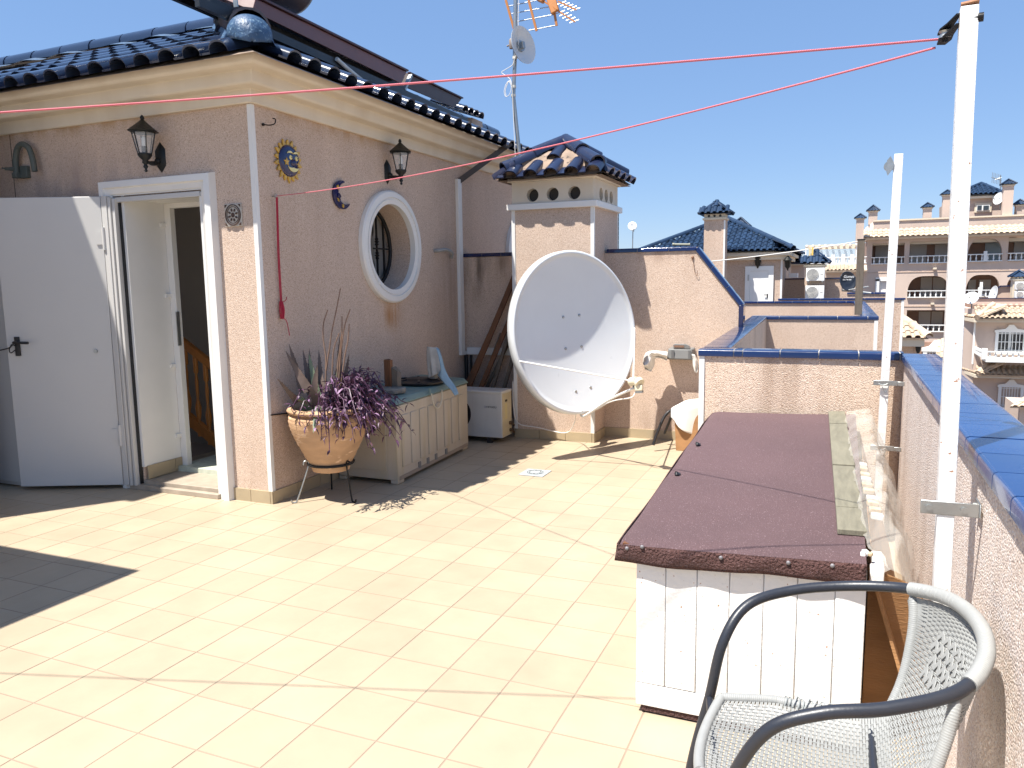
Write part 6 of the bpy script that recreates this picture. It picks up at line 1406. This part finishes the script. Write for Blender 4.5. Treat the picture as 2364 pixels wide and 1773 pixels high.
for (u, v_, y_) in ((1380,900,YN-.1), (1762,925,YN-.25)):
    t = thing('neighbour_wall_lamp', tuple(Z(zN,u,v_,y_)), 'dark lantern over the white neighbour door' if u < 1500 else 'dark lantern on the corner of the neighbour house', 'wall lamp'); c = Z(zN,u,v_,y_)
    q = MB(); q.lathe(c-Vector((0,0,.26)), [(.02,0),(.05,.08),(.09,.12),(.12,.34),(.16,.36),(.05,.48),(.02,.52)], 6, sm=False); q.build('lantern_body', LAMPM, t)
    q = MB(); q.bar(c-Vector((0,0,.2)), c+Vector((0,.12,-.25)), .04); q.build('arm', LAMPM, t)
small_chimney(zN, 827, 145, 300, 372, 132, 1250, 26.0, 'neighbour chimney with blue tiled cap and white corner trim, before the blue roof', eave_hw=200, wall=STUCN, tiles=True, zlow=-9)
q = MB(); xx = Z(zN, 950, 800, 26.0).x; q.box((xx-.03, 25.985, -9), (xx+.02, 26.02, Z(zN,950,378,26.0).z)); solo(q.build('chimney_corner_trim', WHITEF), 'thin white trim down the corner of the neighbour chimney', 'trim')
small_chimney(zN, 1150, 350, 462, 475, 90, 560, 34.5, 'little blue hipped cap peeping over the right slope of the neighbour roof', eave_hw=125, wall=STUCN, holes=1)
# washing line of the neighbour and timber post
post = thing('timber_post', (1.80, 7.36, ZT), 'weathered square timber post on the grey topped parapet', 'post')
pb0 = s6(1232,835); pbase = atz(pb0, ZT); ptop = aty(s6(1250,392), pbase.y)
q = MB(); q.bar(pbase, ptop, .078, .078, upv=(0,1,0)); q.build('post_timber', WOODG, post, bevel=.004)
q = MB(); q.bar(ptop+Vector((0,0,-.004)), ptop+Vector((.0,0,.006)), .084, .084, upv=(0,1,0)); q.build('post_top', BLACKP, post)
la, lb = aty(zN(790,903), 7.0), ptop+Vector((-.03,-.03,-.02))
q = MB(); q.tube(sag(la, lb, .015, 16), .0055, 6); solo(q.build('white_line', CABLEW), 'white washing line sloping up to the top of the timber post', 'washing line')
for i, (u, v_) in enumerate(((2045,780),(2078,775))):
    p = aty(zN(u, v_), 7.15); q = MB(); q.box((p.x-.011, p.y-.004, p.z-.045), (p.x+.009, p.y+.004, p.z+.045)); solo(q.build('clothes_peg', mat(['cream_peg','yellow_peg'][i], [(.65,.55,.33),(.72,.50,.12)][i], .6)), ['cream clothes peg on the white washing line','yellow clothes peg on the white washing line'][i], 'clothes peg', 'pegs on the white washing line')
bdc = aty((1958, 649), 11.5)
# black round dish with white print
bd_ = thing('black_satellite_dish', tuple(bdc), 'black satellite dish with white lettering left of the timber post', 'satellite dish')
bn = Vector((.55,-.80,.18)).normalized(); br = Vector((0,0,1)).cross(bn).normalized(); bu_ = bn.cross(br); hh_ = .5*46/(FPX/ (bdc-CAM).dot(fw))
q = MB(); N_ = 36
def bdf(u, v): a = 2*math.pi*u; return bdc + br*(hh_*.92*v*math.cos(a)) + bu_*(hh_*v*math.sin(a)) - bn*(.05*(1-v*v))
q.grid(bdf, N_, 8); q.build('dish_reflector', mat('black_dish_paint', (.02,.025,.035), .35), bd_, thick=.006, weld=True)
M3 = Matrix.Translation(bdc + br*(-hh_*.52) + bu_*(hh_*.33) + bn*.004) @ basis(br, bu_, bn).to_4x4(); text('Gomez', hh_*.40, M3, WHITEF, bd_, 'printed_name', shear=.4)
M3 = Matrix.Translation(bdc + br*(-hh_*.60) + bu_*(hh_*.08) + bn*.004) @ basis(br, bu_, bn).to_4x4(); text('672 798 808', hh_*.19, M3, WHITEF, bd_, 'printed_number')
q = MB(); q.tube([bdc-bu_*hh_*.9, bdc-bu_*hh_*.85+bn*.25+br*.18], .012, 6); q.tube([bdc-bn*.06, bdc-bn*.15, bdc-bn*.15-Vector((0,0,.12)), bdc+Vector((.35,.1,-.2))], .02, 6); q.build('dish_arm', GREYM, bd_)
wd = thing('white_mast_dish', tuple(aty((1460,522), 14.0)), 'small white dish on a thin mast against the sky above the back wall', 'satellite dish')
c = aty((1460,522), 14.0); n_ = Vector((.25,-.93,.2)).normalized(); r_ = 10.5/(FPX/(c-CAM).dot(fw))
q = MB(); q.lathe(c, [(0,-.02),(r_*.6,-.014),(r_,0)], 24, axis=n_, cap=False); q.build('dish_reflector', WHITEF, wd, thick=.004)
q = MB(); b_ = aty((1458,580), 14.05); q.tube([c+Vector((0,.05,-.02)), Vector((b_.x, 14.05, 1.0))], .012, 6); q.tube([c+Vector((0,.04,-.01)), c+n_*.10+Vector((.03,0,-.09))], .008, 5); q.tube([c+Vector((.035,-.05,-.12)), c+Vector((.035,-.05,-.075))], .016, 8); q.build('dish_mast', GREYM, wd)

# ---- tan wall, air conditioner stack and the small house behind it
q = MB(); YT = 29.2
t = thing('tan_terrace_wall', (0, YT, -9), 'tan terrace wall with dark coping between the neighbour house and the post', 'wall')
zbox(q, zB, -120, 992, 640, 1180, YT, YT+.2, zlow=-9); q.build('wall_body', STUCN, t)
q = MB(); zbox(q, zB, -130, 982, 645, 995, YT-.05, YT+.25); q.build('dark_coping', BLUET, t)
acn = small_chimney(zB, 250, 742, 850, 878, 93, 1300, 28.2, 'chimney with blue cap carrying two air conditioner units', eave_hw=138, wall=STUCN, tiles=True, zlow=-9)
ac_unit(zB, 165, 888, 340, 1010, 27.85, 'upper air conditioner unit on the blue capped chimney near the black dish', 'stacked units near the black dish')
ac_unit(zB, 160, 1055, 335, 1178, 27.85, 'lower air conditioner unit on the blue capped chimney near the black dish', 'stacked units near the black dish')
sh = thing('small_far_house', (0, 33, -9), 'small far house with low blue roof behind the tan wall', 'house')
q = MB(); zbox(q, zB, -260, 862, 150, 990, 33, 37, zlow=-9); q.build('wall', STUCF, sh)
q = MB(); zbox(q, zB, -280, 845, 162, 866, 32.75, 37.2); q.build('cornice', CREAMF, sh)
a, b = Z(zB,-280,845,32.7), Z(zB,165,845,32.7); b.z = a.z; sandy_roof(sh, a, b, Vector((0,2.2,.90)), m=RTILEN, trap=1.2)
q = MB(); zbox(q, zB, -12, 938, 88, 980, 31.5, 31.9); solo(q.build('white_box_unit', WHITEF), 'white box unit on the roof before the small far house', 'box')
# ---- pergola terrace far away
pg_ = thing('far_pergola_terrace', (0, 48, -9), 'far terrace with white pergola, glass screen and balustrade', 'building'); YP = 48
q = MB(); zbox(q, zB, -40, 930, 735, 1200, YP+.5, YP+6, zlow=-9); q.build('wall', STUCF, pg_)
q = MB(); zbox(q, zB, 345, 912, 735, 932, YP-.3, YP+.6); q.build('fascia', CREAMF, pg_)
a, b = Z(zB,345,915,YP-.4), Z(zB,740,915,YP-.4); b.z = a.z; sandy_roof(pg_, a, b, Vector((0,1.7,Z(zB,500,862,YP+1.3).z-a.z)))
bx0, bx1 = Z(zB,90,815,YP+1.6).x, Z(zB,735,815,YP+1.6).x; bz0, bz1 = Z(zB,500,850,YP+1.6).z, Z(zB,500,785,YP+1.6).z
balustrade(pg_, bx0, bx1, bz0, bz1, YP+1.6, posts=[Z(zB,u,800,YP+1.6).x for u in (335,420,515,600)])
q = MB(); zbox(q, zB, 160, 668, 640, 690, YP+3, YP+3.2); q.build('pergola_beam', CREAMF, pg_)
q = MB(); zbox(q, zB, 165, 692, 640, 712, YP+6, YP+6.2); q.build('pergola_beam', CREAMF, pg_)
for k in range(9):
    x_ = Z(zB, 165+58*k, 668, YP+3).x; z_ = Z(zB, 300, 668, YP+3).z
    q = MB(); q.box((x_, YP+2.9, z_-.12), (x_+.12, YP+6.2, z_)); q.build('pergola_slat', WHITEF, pg_)
for u in (158, 240, 632):
    q = MB(); zbox(q, zB, u, 690, u+9, 850, YP+3, YP+3.2); q.build('pergola_post', WHITEF, pg_)
q = MB(); zbox(q, zB, 250, 720, 630, 790, YP+5, YP+5.05); q.build('glass_screen', mat('far_glass_screen', (.5,.6,.68), .1, alpha=.35), pg_)

# ---- apartment block
YM = 58.; ap_ = thing('apartment_block', (8, YM, -9), 'long pink apartment block with arched balconies and sandy tiled eaves', 'apartment block')
def X(u, v=800): return Z(zB, u, v, YM).x
def ZZ(v, u=1500): return Z(zB, u, v, YM).z
ops = [(X(787,740),X(1090,740),ZZ(842),ZZ(640),0), (X(1138,740),X(1600,740),ZZ(842),ZZ(633),0), (X(1686,740),X(2008,740),ZZ(838),ZZ(622),1.15), (X(2062,740),X(2420,740),ZZ(838),ZZ(615),0),
       (X(1120,1060),X(1512,1060),ZZ(1168),ZZ(962),1.1), (X(1668,1060),X(1986,1060),ZZ(1160),ZZ(958),1.1), (X(2045,1060),X(2350,1060),ZZ(1160),ZZ(958),1.1), (X(1108,1390),X(1495,1390),ZZ(1492),ZZ(1285),0), (X(1640,1390),X(2000,1390),ZZ(1492),ZZ(1285),0),
       (X(838,1050),X(930,1050),ZZ(1118),ZZ(988),0)]
q = MB(); facade(q, X(735), X(2900), -9, ZZ(600), YM, .35, ops); aw = q.build('facade', STUCF, ap_)
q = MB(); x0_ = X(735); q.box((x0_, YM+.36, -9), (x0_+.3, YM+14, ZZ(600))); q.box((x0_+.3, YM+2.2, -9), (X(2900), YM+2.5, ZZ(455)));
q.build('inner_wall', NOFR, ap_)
q = MB()
for v in (842, 1168, 1492, 620): q.box((x0_+.3, YM+.36, ZZ(v)-.25), (X(2900), YM+2.2, ZZ(v)))
q.build('balcony_floor', CREAMF, ap_)
for (u0, u1, v0, v1) in ((820,945,665,835),(960,1010,665,835),(1145,1300,658,835),(1378,1600,655,835),(1245,1350,978,1160),(1360,1470,978,1160),(1690,1760,1000,1150),(1790,1900,1000,1150),(1225,1335,1298,1485),(1345,1450,1298,1485),(2120,2400,640,830),(1850,2000,640,830)):
    q = MB(); q.box((Z(zB,u0,v0,YM+2.2).x, YM+2.10, ZZ(v1)), (Z(zB,u1,v0,YM+2.2).x, YM+2.19, Z(zB,u0,v0,YM+2.2).z)); q.build('shutter', SHUT if u0 not in (1850,) else mat('far_pale_curtain', (.40,.45,.46), .7), ap_)
for (u0, u1, v0, v1, ps) in ((780,1090,772,842,()), (1133,1600,768,842,()), (1683,2008,765,836,(1845,)), (2060,2420,762,834,()), (1115,1512,1098,1166,()), (1665,1990,1096,1160,(1815,)), (2045,2350,1096,1160,()), (1180,1495,1422,1490,()), (1640,2000,1420,1490,())):
    balustrade(ap_, X(u0,v0), X(u1,v0), ZZ(v1), ZZ(v0), YM-.08, sp=.30, posts=[X(p) for p in ps])
q = MB(); q.box((X(1800,1060), YM+.05, ZZ(1160)), (X(1826,1060), YM+.3, ZZ(1025))); q.build('balcony_column', WHITEF, ap_)
q = MB(); wx0, wx1, wz0, wz1 = X(832,1050), X(935,1050), ZZ(1122), ZZ(984); q.box((wx0-.1, YM-.06, wz0), (wx0+.14, YM, wz1)); q.box((wx0-.1, YM-.06, wz1-.14), (wx1, YM, wz1+.1)); q.box((wx0+.14, YM+.15, wz0), (wx1, YM+.2, wz1-.14)); q.build('bathroom_window', WHITEF, ap_)
for (u, v) in ((1372,885),(1350,1215)):
    a = Z(zB, u, v, YM); q = MB(); q.box((a.x-.10, YM-.35, a.z-.12), (a.x+.10, YM, a.z)); q.build('rain_spout', CREAMF, ap_)
q = MB()
for v in (921, 1248): q.box((x0_, YM-.03, ZZ(v)-.03), (X(2900), YM, ZZ(v)+.02))
q.build('string_course', STUCN, ap_)
q = MB(); q.box((x0_-.3, YM-.75, ZZ(600)-.02), (X(2900), YM+.4, ZZ(590)+.12)); q.build('eaves_fascia', CREAMF, ap_)
er = Vector((x0_-.35, YM-.85, ZZ(588)+.03)); sandy_roof(ap_, er, Vector((X(2900), YM-.85, ZZ(588)+.03)), Vector((0, 1.35, ZZ(528)-ZZ(588)+.15)), pitch=.32, expo=.45)
zt_ = Z(zB, 800, 455, YM+1.2); zt2 = zt_.z
q = MB(); q.box((Z(zB,800,480,YM+1.2).x, YM+1.2, ZZ(600)), (X(2900), YM+1.4, zt2)); q.hexa([(x0_-.1,YM+.9,ZZ(600)),(Z(zB,800,480,YM+1.2).x,YM+1.2,ZZ(600)),(Z(zB,800,480,YM+1.2).x,YM+4,ZZ(600)),(x0_-.1,YM+4,ZZ(600)),(x0_-.1,YM+3,zt2-.3),(Z(zB,800,480,YM+1.2).x-.001,YM+1.2,zt2),(Z(zB,800,480,YM+1.2).x-.001,YM+4,zt2),(x0_-.1,YM+4,zt2-.3)]); q.build('roof_parapet', STUCF, ap_)
q = MB(); q.box((Z(zB,800,480,YM+1.2).x-.05, YM+1.12, zt2), (X(2900), YM+1.5, zt2+.10)); q.build('parapet_coping', CREAMF, ap_)
YQ = 61.; ph = thing('apartment_penthouse', (10, YQ, 5), 'rooftop penthouse with small window and blue roof on the apartment block', 'house')
q = MB(); zbox(q, zB, 1560, 232, 2018, 440, YQ, YQ+4); q.build('wall', STUCF, ph)
q = MB(); zbox(q, zB, 1545, 214, 2030, 236, YQ-.3, YQ+4.3); q.build('cornice', CREAMF, ph)
a, b, c = Z(zB,1540,212,YQ-.4), Z(zB,2022,205,YQ-.4), Z(zB,1812,104,YQ+2.2); b.z = a.z
q = MB(); q.add([a, b, Vector((b.x,YQ+4.5,b.z)), Vector((a.x,YQ+4.5,a.z)), c], [(0,1,4),(1,2,4),(2,3,4),(3,0,4)]); rr_ = q.build('roof', RTILEN, ph)
v = (c-(a+(b-a)*((c.x-a.x)/(b.x-a.x)))); H2 = v.length; L2 = (b-a).length; sx2 = c.x-a.x
ftm = roof_tile_mesh('roof_tile', RTILEN, .30, .62, .09, seg=5)
tiled_face(rr_, a+Vector((0,0,.03)), (1,0,0), v.normalized(), .30, .5, (0, int(L2/.3)), int(H2/.5)+1, lambda s_, t_: sx2*t_/H2 < s_ < L2-(L2-sx2)*t_/H2, ftm, part=lambda P: False)
for e_ in (a, b): q = MB(); q.tube([e_+Vector((0,0,.05)), c+Vector((0,0,.08))], .12, 6); q.build('hip_ridge', RTILEN, rr_)
q = MB(); zbox(q, zB, 1748, 278, 1908, 366, YQ-.10, YQ-.0); wn = q.build('window_surround', CREAMF, ph)
q = MB(); zbox(q, zB, 1768, 298, 1890, 350, YQ-.14, YQ-.10); q.build('window_frame', WHITEF, wn)
for (u0, u1) in ((1774,1815),(1830,1882)):
    q = MB(); zbox(q, zB, u0, 303, u1, 345, YQ-.16, YQ-.14); q.build('window_pane', WGLASS, wn)
q = MB(); p = [Z(zB,u,v,YQ+.2) for u, v in ((1462,430),(1462,292),(1556,240),(1556,430))]; q.prism(p, (0,0,0), (0,3,0)); lean = thing('penthouse_side_wing', tuple(p[0]), 'slant topped wing left of the apartment penthouse', 'house'); q.build('wing_wall', STUCN, lean)
q = MB(); q.bar(p[1]+Vector((-.1,-.05,.03)), p[2]+Vector((0,-.05,.03)), .14, .12); q.build('wing_coping', BLUET, lean)
g_ = 'blue capped chimneys on the apartment block'
for (cu, av, ev, cv, hw, bv, yy, lb_) in ((676,382,422,432,37,760,56.5,'tallest slim pink chimney at the left end of the apartment block'),(797,300,352,362,42,480,60.,'blue capped chimney standing on the left corner of the apartment roof'),(1309,278,318,332,40,450,60.,'blue capped chimney alone in the middle of the apartment roof'),(1495,157,198,212,42,440,60.,'blue capped chimney beside the slant topped penthouse wing'),(2072,55,102,118,48,430,59.5,'highest blue capped chimney right of the apartment penthouse window'),(2180,246,292,306,42,430,60.,'blue capped chimney at the right edge of the apartment roof')):
    small_chimney(zB, cu, av, ev, cv, hw, bv, yy, lb_, group=g_, eave_hw=hw*1.5, holes=2)
dish_small(tuple(Z(zB,1975,235,YQ-.9)), (-.75,-.6,.3), .42, 'white dish beside the high chimney on the apartment penthouse')
an = thing('apartment_tv_antenna', tuple(Z(zB,1992,150,YQ)), 'thin television antenna above the apartment penthouse roof', 'antenna')
q = MB(); q.tube([Z(zB,1992,160,YQ), Z(zB,1992,18,YQ)], .04, 5); q.tube([Z(zB,1908,38,YQ), Z(zB,2002,66,YQ)], .03, 5); q.tube([Z(zB,1940,60,YQ), Z(zB,2000,40,YQ)], .03, 5)
for k in range(6): p = Z(zB,1914+14*k,40+4*k,YQ); q.tube([p+Vector((0,0,-.35)), p+Vector((0,0,.35))], .018, 4)
q.build('antenna_rods', GREYM, an)

# ---- right hand house with balcony
YR = 37.; rh = thing('balcony_house', (8.5, YR, -9), 'pink house on the right with white balcony, grilled windows and sandy tiled eaves', 'house')
def XR(u, v=700): return Z(zR, u, v, YR).x
def ZR(v, u=1700): return Z(zR, u, v, YR).z
q = MB(); facade(q, XR(1430), XR(2700), -9, ZR(340), YR, .3, [(XR(1672,680),XR(1946,680),ZR(788),ZR(582),0)]); rw = q.build('facade', STUCF, rh)
q = MB(); q.prism([(XR(1430), YR, -9), (XR(1312), YR+2.2, -9), (XR(1312), YR+6, -9), (XR(1430), YR+6, -9)], (0,0,0), (0,0,ZR(340)+9)); q.build('side_wall', STUCF, rh)
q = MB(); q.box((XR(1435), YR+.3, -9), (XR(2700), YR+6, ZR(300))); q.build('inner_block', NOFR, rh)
q = MB(); q.box((XR(1428,480)-.02, YR-.02, ZR(930)), (XR(1428,480)+.05, YR, ZR(480))); q.build('corner_trim', WHITEF, rh)
for (e_v, t_v, f_v, el_, ul) in ((438,345,474,1330,1428),(1030,925,1062,1350,1475)):
    q = MB(); zf0 = ZR(f_v); zf1 = ZR(e_v); q.prism([(XR(ul)-.15, YR-.5, zf0), (XR(2700), YR-.5, zf0), (XR(2700), YR+.0, zf0), (XR(ul)-.12, YR+2.4, zf0), (XR(el_)-.1, YR+2.4, zf0)], (0,0,0), (0,0,zf1-zf0)); q.build('eaves_fascia', CREAMF, rh)
    a = Vector((XR(ul)-.05, YR-.6, zf1+.02)); b = Vector((XR(2700), YR-.6, zf1+.02)); sandy_roof(rh, a, b, Vector((0, 1.1, ZR(t_v)-zf1+.15)), trap=.0)
    c = Vector((XR(el_)-.15, YR+2.3, zf1+.02)); a2 = Vector((XR(ul)-.06, YR-.6, zf1+.03)); u_ = (a2-c); out_ = Vector((u_.y, -u_.x, 0)).normalized(); sandy_roof(rh, c, a2, -out_*1.1+Vector((0,0,ZR(t_v)-zf1+.15)), trap=.0)
    q = MB(); q.tube([a2+Vector((0,0,.06)), a2+Vector((.75,1.1,ZR(t_v)-zf1+.2))], .12, 6); q.build('hip_ridge', BTILE, rh)
q = MB(); q.box((XR(1450,300), YR+1.4, ZR(345)), (XR(2700), YR+1.6, Z(zR,1700,228,YR+1.4).z)); q.build('terrace_parapet', STUCF, rh)
q = MB(); q.box((XR(1460,230), YR+1.35, Z(zR,1700,228,YR+1.4).z), (XR(2700), YR+1.65, Z(zR,1700,220,YR+1.4).z)); q.build('dark_coping', BLUET, rh)
def pediment_window(par, u0, v0, u1, v1, y, grid=True):
    x0, x1 = Z(zR,u0,(v0+v1)/2,y).x, Z(zR,u1,(v0+v1)/2,y).x; zt, zb_ = Z(zR,(u0+u1)/2,v0,y).z, Z(zR,(u0+u1)/2,v1,y).z; w_ = x1-x0; b_ = .11
    q = MB(); q.box((x0-b_, y-.07, zb_-.02), (x0, y, zt)); q.box((x1, y-.07, zb_-.02), (x1+b_, y, zt))
    q.prism([(x0-b_-.04, y-.08, zt), (x1+b_+.04, y-.08, zt), (x1+b_+.04, y-.08, zt+.10), ((x0+x1)/2+.22, y-.08, zt+.16), ((x0+x1)/2+.08, y-.08, zt+.34), ((x0+x1)/2-.08, y-.08, zt+.34), ((x0+x1)/2-.22, y-.08, zt+.16), (x0-b_-.04, y-.08, zt+.10)], (0,0,0), (0,.08,0))
    q.box((x0-b_, y-.12, zb_-.12), (x1+b_, y, zb_-.02)); wn = q.build('window_surround', WHITEF, par)
    q = MB(); q.box((x0, y+.10, zb_), (x1, y+.12, zt)); q.build('window_pane', WGLASS, wn)
    q = MB(); n = 7
    for k in range(n+1): q.box((x0+w_*k/n-.012, y-.04, zb_), (x0+w_*k/n+.012, y-.02, zt))
    for z_ in (.06, .5, .94): q.box((x0, y-.045, zb_+(zt-zb_)*z_-.012), (x1, y-.015, zb_+(zt-zb_)*z_+.012))
    q.build('window_grille', WHITEF, wn, kind='stuff')
    q = MB(); q.box((x0+w_*.47, y+.05, zb_), (x0+w_*.53, y+.09, zt)); q.build('window_mullion', WHITEF, wn); return wn
pediment_window(rh, 1675, 588, 1944, 788, YR); pediment_window(rh, 1705, 1170, 1912, 1375, YR-.02); 
q = MB(); zbox(q, zR, 1322, 1040, 1356, 1170, YR+1.0, YR+1.3); q.build('side_window', WGLASS, rh)
bz = ZR(880)
q = MB(); q.box((XR(1500,880), YR-1.1, bz), (XR(2700), YR, bz+.12)); q.build('balcony_slab', WHITEF, rh)
yb_ = YR-1.0; bx0 = Z(zR,1560,835,yb_).x
balustrade(rh, bx0, XR(2700), bz+.12, Z(zR,1700,790,yb_).z, yb_, sp=.2, posts=(bx0-.1,))
q = MB(); q.hexa([(bx0-.12,yb_,bz+.12),(bx0-.02,yb_,bz+.12),(XR(1450),YR,bz+.3),(XR(1450)-.1,YR,bz+.3),(bx0-.12,yb_,bz+.26),(bx0-.02,yb_,bz+.26),(XR(1450),YR,bz+.44),(XR(1450)-.1,YR,bz+.44)]); zt_ = Z(zR,1700,790,yb_).z; q.hexa([(bx0-.12,yb_,zt_-.1),(bx0-.02,yb_,zt_-.1),(XR(1450),YR,zt_-.0),(XR(1450)-.1,YR,zt_-.0),(bx0-.12,yb_,zt_),(bx0-.02,yb_,zt_),(XR(1450),YR,zt_+.1),(XR(1450)-.1,YR,zt_+.1)]); q.build('balcony_side_rail', WHITEF, rh)
t = thing('far_wall_lantern', tuple(Z(zR,1375,1055,YR)), 'dark lantern on the house corner under the lower sandy eaves', 'wall lamp'); c = Z(zR,1375,1055,YR+.8); q = MB(); q.lathe(c-Vector((0,0,.2)), [(.03,0),(.09,.12),(.11,.3),(.03,.42)], 6, sm=False); q.build('lantern_body', LAMPM, t)
t = thing('near_roof_corner', tuple(Z(zR,1900,1230,30)), 'corner of a sandy tiled porch roof at the right edge', 'roof'); YS = 30.
a, b = Z(zR,1818,1215,YS), Z(zR,2300,1420,YS); b.z = a.z-.0; a_ = Vector((a.x, YS, a.z-.55)); b_ = Vector((b.x+2, YS, a.z-.55)); sandy_roof(t, a_, b_, Vector((1.2,1.6,.62)))
q = MB(); q.box((a.x+.35, YS+.25, -9), (b.x+2, YS+3, a.z-.62)); q.build('porch_wall', STUCF, t)
gt = thing('iron_gate', tuple(Z(zR,1735,1530,YR-3)), 'black iron gate below the balcony house window', 'gate'); yg = YR-3
for k in range(8):
    p = Z(zR,1676+16*k,1470,yg); q = MB(); q.box((p.x-.02, yg, Z(zR,1735,1700,yg).z), (p.x+.02, yg+.03, Z(zR,1735,1420+ (6 if k % 2 else 0),yg).z)); q.build('gate_bar', IRON, gt)
q = MB(); zbox(q, zR, 1670, 1432, 1796, 1440, yg-.01, yg+.04); q.build('gate_rail', IRON, gt); q = MB(); zbox(q, zR, 1796, 1400, 1905, 1900, yg, yg+.4, zlow=-9); q.build('gate_pillar', STUCN, gt)
# dishes and chimney stack on the balcony house
dish_small(tuple(Z(zR,1392,218,YR+.6)), (-.35,-.75,.5), .30, 'white dish standing on the sandy eaves near the front pole')
dish_small(tuple(Z(zR,1625,180,YR+2.0)), (-.95,-.25,.2), .38, 'pale dish leaning at the left of the far terrace wall')
t = thing('terrace_side_wall', tuple(Z(zB,2050,1165,YR+2.5)), 'small terrace wall with sloped dark coping behind the two dishes', 'wall'); q = MB(); q.prism([Z(zB,u,v,YR+2.5) for u, v in ((1930,1170),(1930,1105),(1990,1062),(2112,1058),(2112,1170))], (0,0,0), (0,.2,0)); q.build('wall_body', STUCF, t)
q = MB(); q.bar(Z(zB,1928,1103,YR+2.45), Z(zB,1990,1060,YR+2.45), .1, .06); q.bar(Z(zB,1988,1060,YR+2.45), Z(zB,2115,1056,YR+2.45), .1, .06); q.build('dark_coping', BLUET, t)
small_chimney(zB, 2172, 920, 975, 1005, 62, 1180, YR+1.8, 'chimney with blue cap and two units at the right edge', eave_hw=90, tiles=False, wall=CREAMF)
ac_unit(zB, 2135, 1018, 2245, 1092, YR+1.4, 'upper air conditioner unit on the chimney at the right edge', 'units at the right edge')
ac_unit(zB, 2132, 1105, 2245, 1170, YR+1.4, 'lower air conditioner unit on the chimney at the right edge', 'units at the right edge')

# ---- low hipped sandy roof in the middle, and the house under it
YH = 20.; hh = thing('low_sandy_roof_house', (2.9, YH, -9), 'low house with hipped sandy tile roof beyond the far light well', 'house')
e0 = Z(zR,380,652,YH); e1 = Z(zR,948,652,YH); e1.z = e0.z; tp = Z(zR,600,442,YH+1.7)
rs = Vector((0, 1.7, tp.z-e0.z)); L_ = (e1-e0).length; H = rs.length
q = MB(); q.add([e0-Vector((2.5,0,0)), e1, Vector((tp.x+.1,YH+1.7,tp.z)), Vector((e0.x-2.5,YH+1.7,tp.z)), Vector((e1.x, YH+3.4, e1.z))], [(0,1,2,3),(1,4,2)]); hr2 = q.build('roof', BTILE, hh)
btm = roof_tile_mesh('roof_tile', BTILE, .205, .44, .06, seg=7)
hipx = Z(zR,640,450,YH+1.7).x
tiled_face(hr2, Vector((e0.x-2.46, YH, e0.z+.02)), (1,0,0), rs, .205, H/4, (0, int((e1.x-e0.x+2.5)/.205)), 4, lambda s_, t_: s_+e0.x-2.46 < e1.x-(e1.x-hipx)*t_/H+.05, btm, part=lambda P: P.x > 1.6)
bc_ = cap_mesh('hip_tile', BTILE, .10, .46); cap_run(hr2, e1+Vector((0,0,.05)), Vector((hipx, YH+1.7, tp.z+.05)), bc_, .36, name='hip_tile')
q = MB(); q.box((e0.x-2.5, YH+.08, e0.z-.20), (e1.x-.10, YH+3.3, e0.z-.02)); q.build('fascia', CREAMF, hh)
q = MB(); xw = Z(zR,835,740,YH+.35).x; q.box((e0.x-2.5, YH+.45, -9), (xw, YH+3.2, e0.z-.20)); q.build('wall', STUCN, hh)
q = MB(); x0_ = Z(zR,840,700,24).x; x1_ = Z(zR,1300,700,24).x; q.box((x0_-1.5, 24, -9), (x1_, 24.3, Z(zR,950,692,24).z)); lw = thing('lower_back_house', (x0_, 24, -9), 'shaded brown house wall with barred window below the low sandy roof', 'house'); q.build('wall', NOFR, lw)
wnd = pediment_window(lw, 915, 790, 1130, 1000, 23.98)
q = MB(); a = Z(zR,1027,745,22.5); b = Z(zR,1190,745,22.5); t = thing('little_sandy_canopy', tuple(a), 'little sandy tiled canopy tucked behind the front white pole', 'roof'); sandy_roof(t, Vector((a.x,22.5,a.z-.35)), Vector((b.x,22.5,a.z-.35)), Vector((.12,.9,.45)), indiv=True)
p = Z(zR,830,760,YH+.3); t = thing('small_corner_lamp', tuple(p), 'small dark lamp on the corner under the low sandy roof', 'wall lamp'); q = MB(); q.lathe(p-Vector((0,0,.12)), [(.03,0),(.06,.08),(.07,.18),(.02,.26)], 6, sm=False); q.build('lantern_body', LAMPM, t)
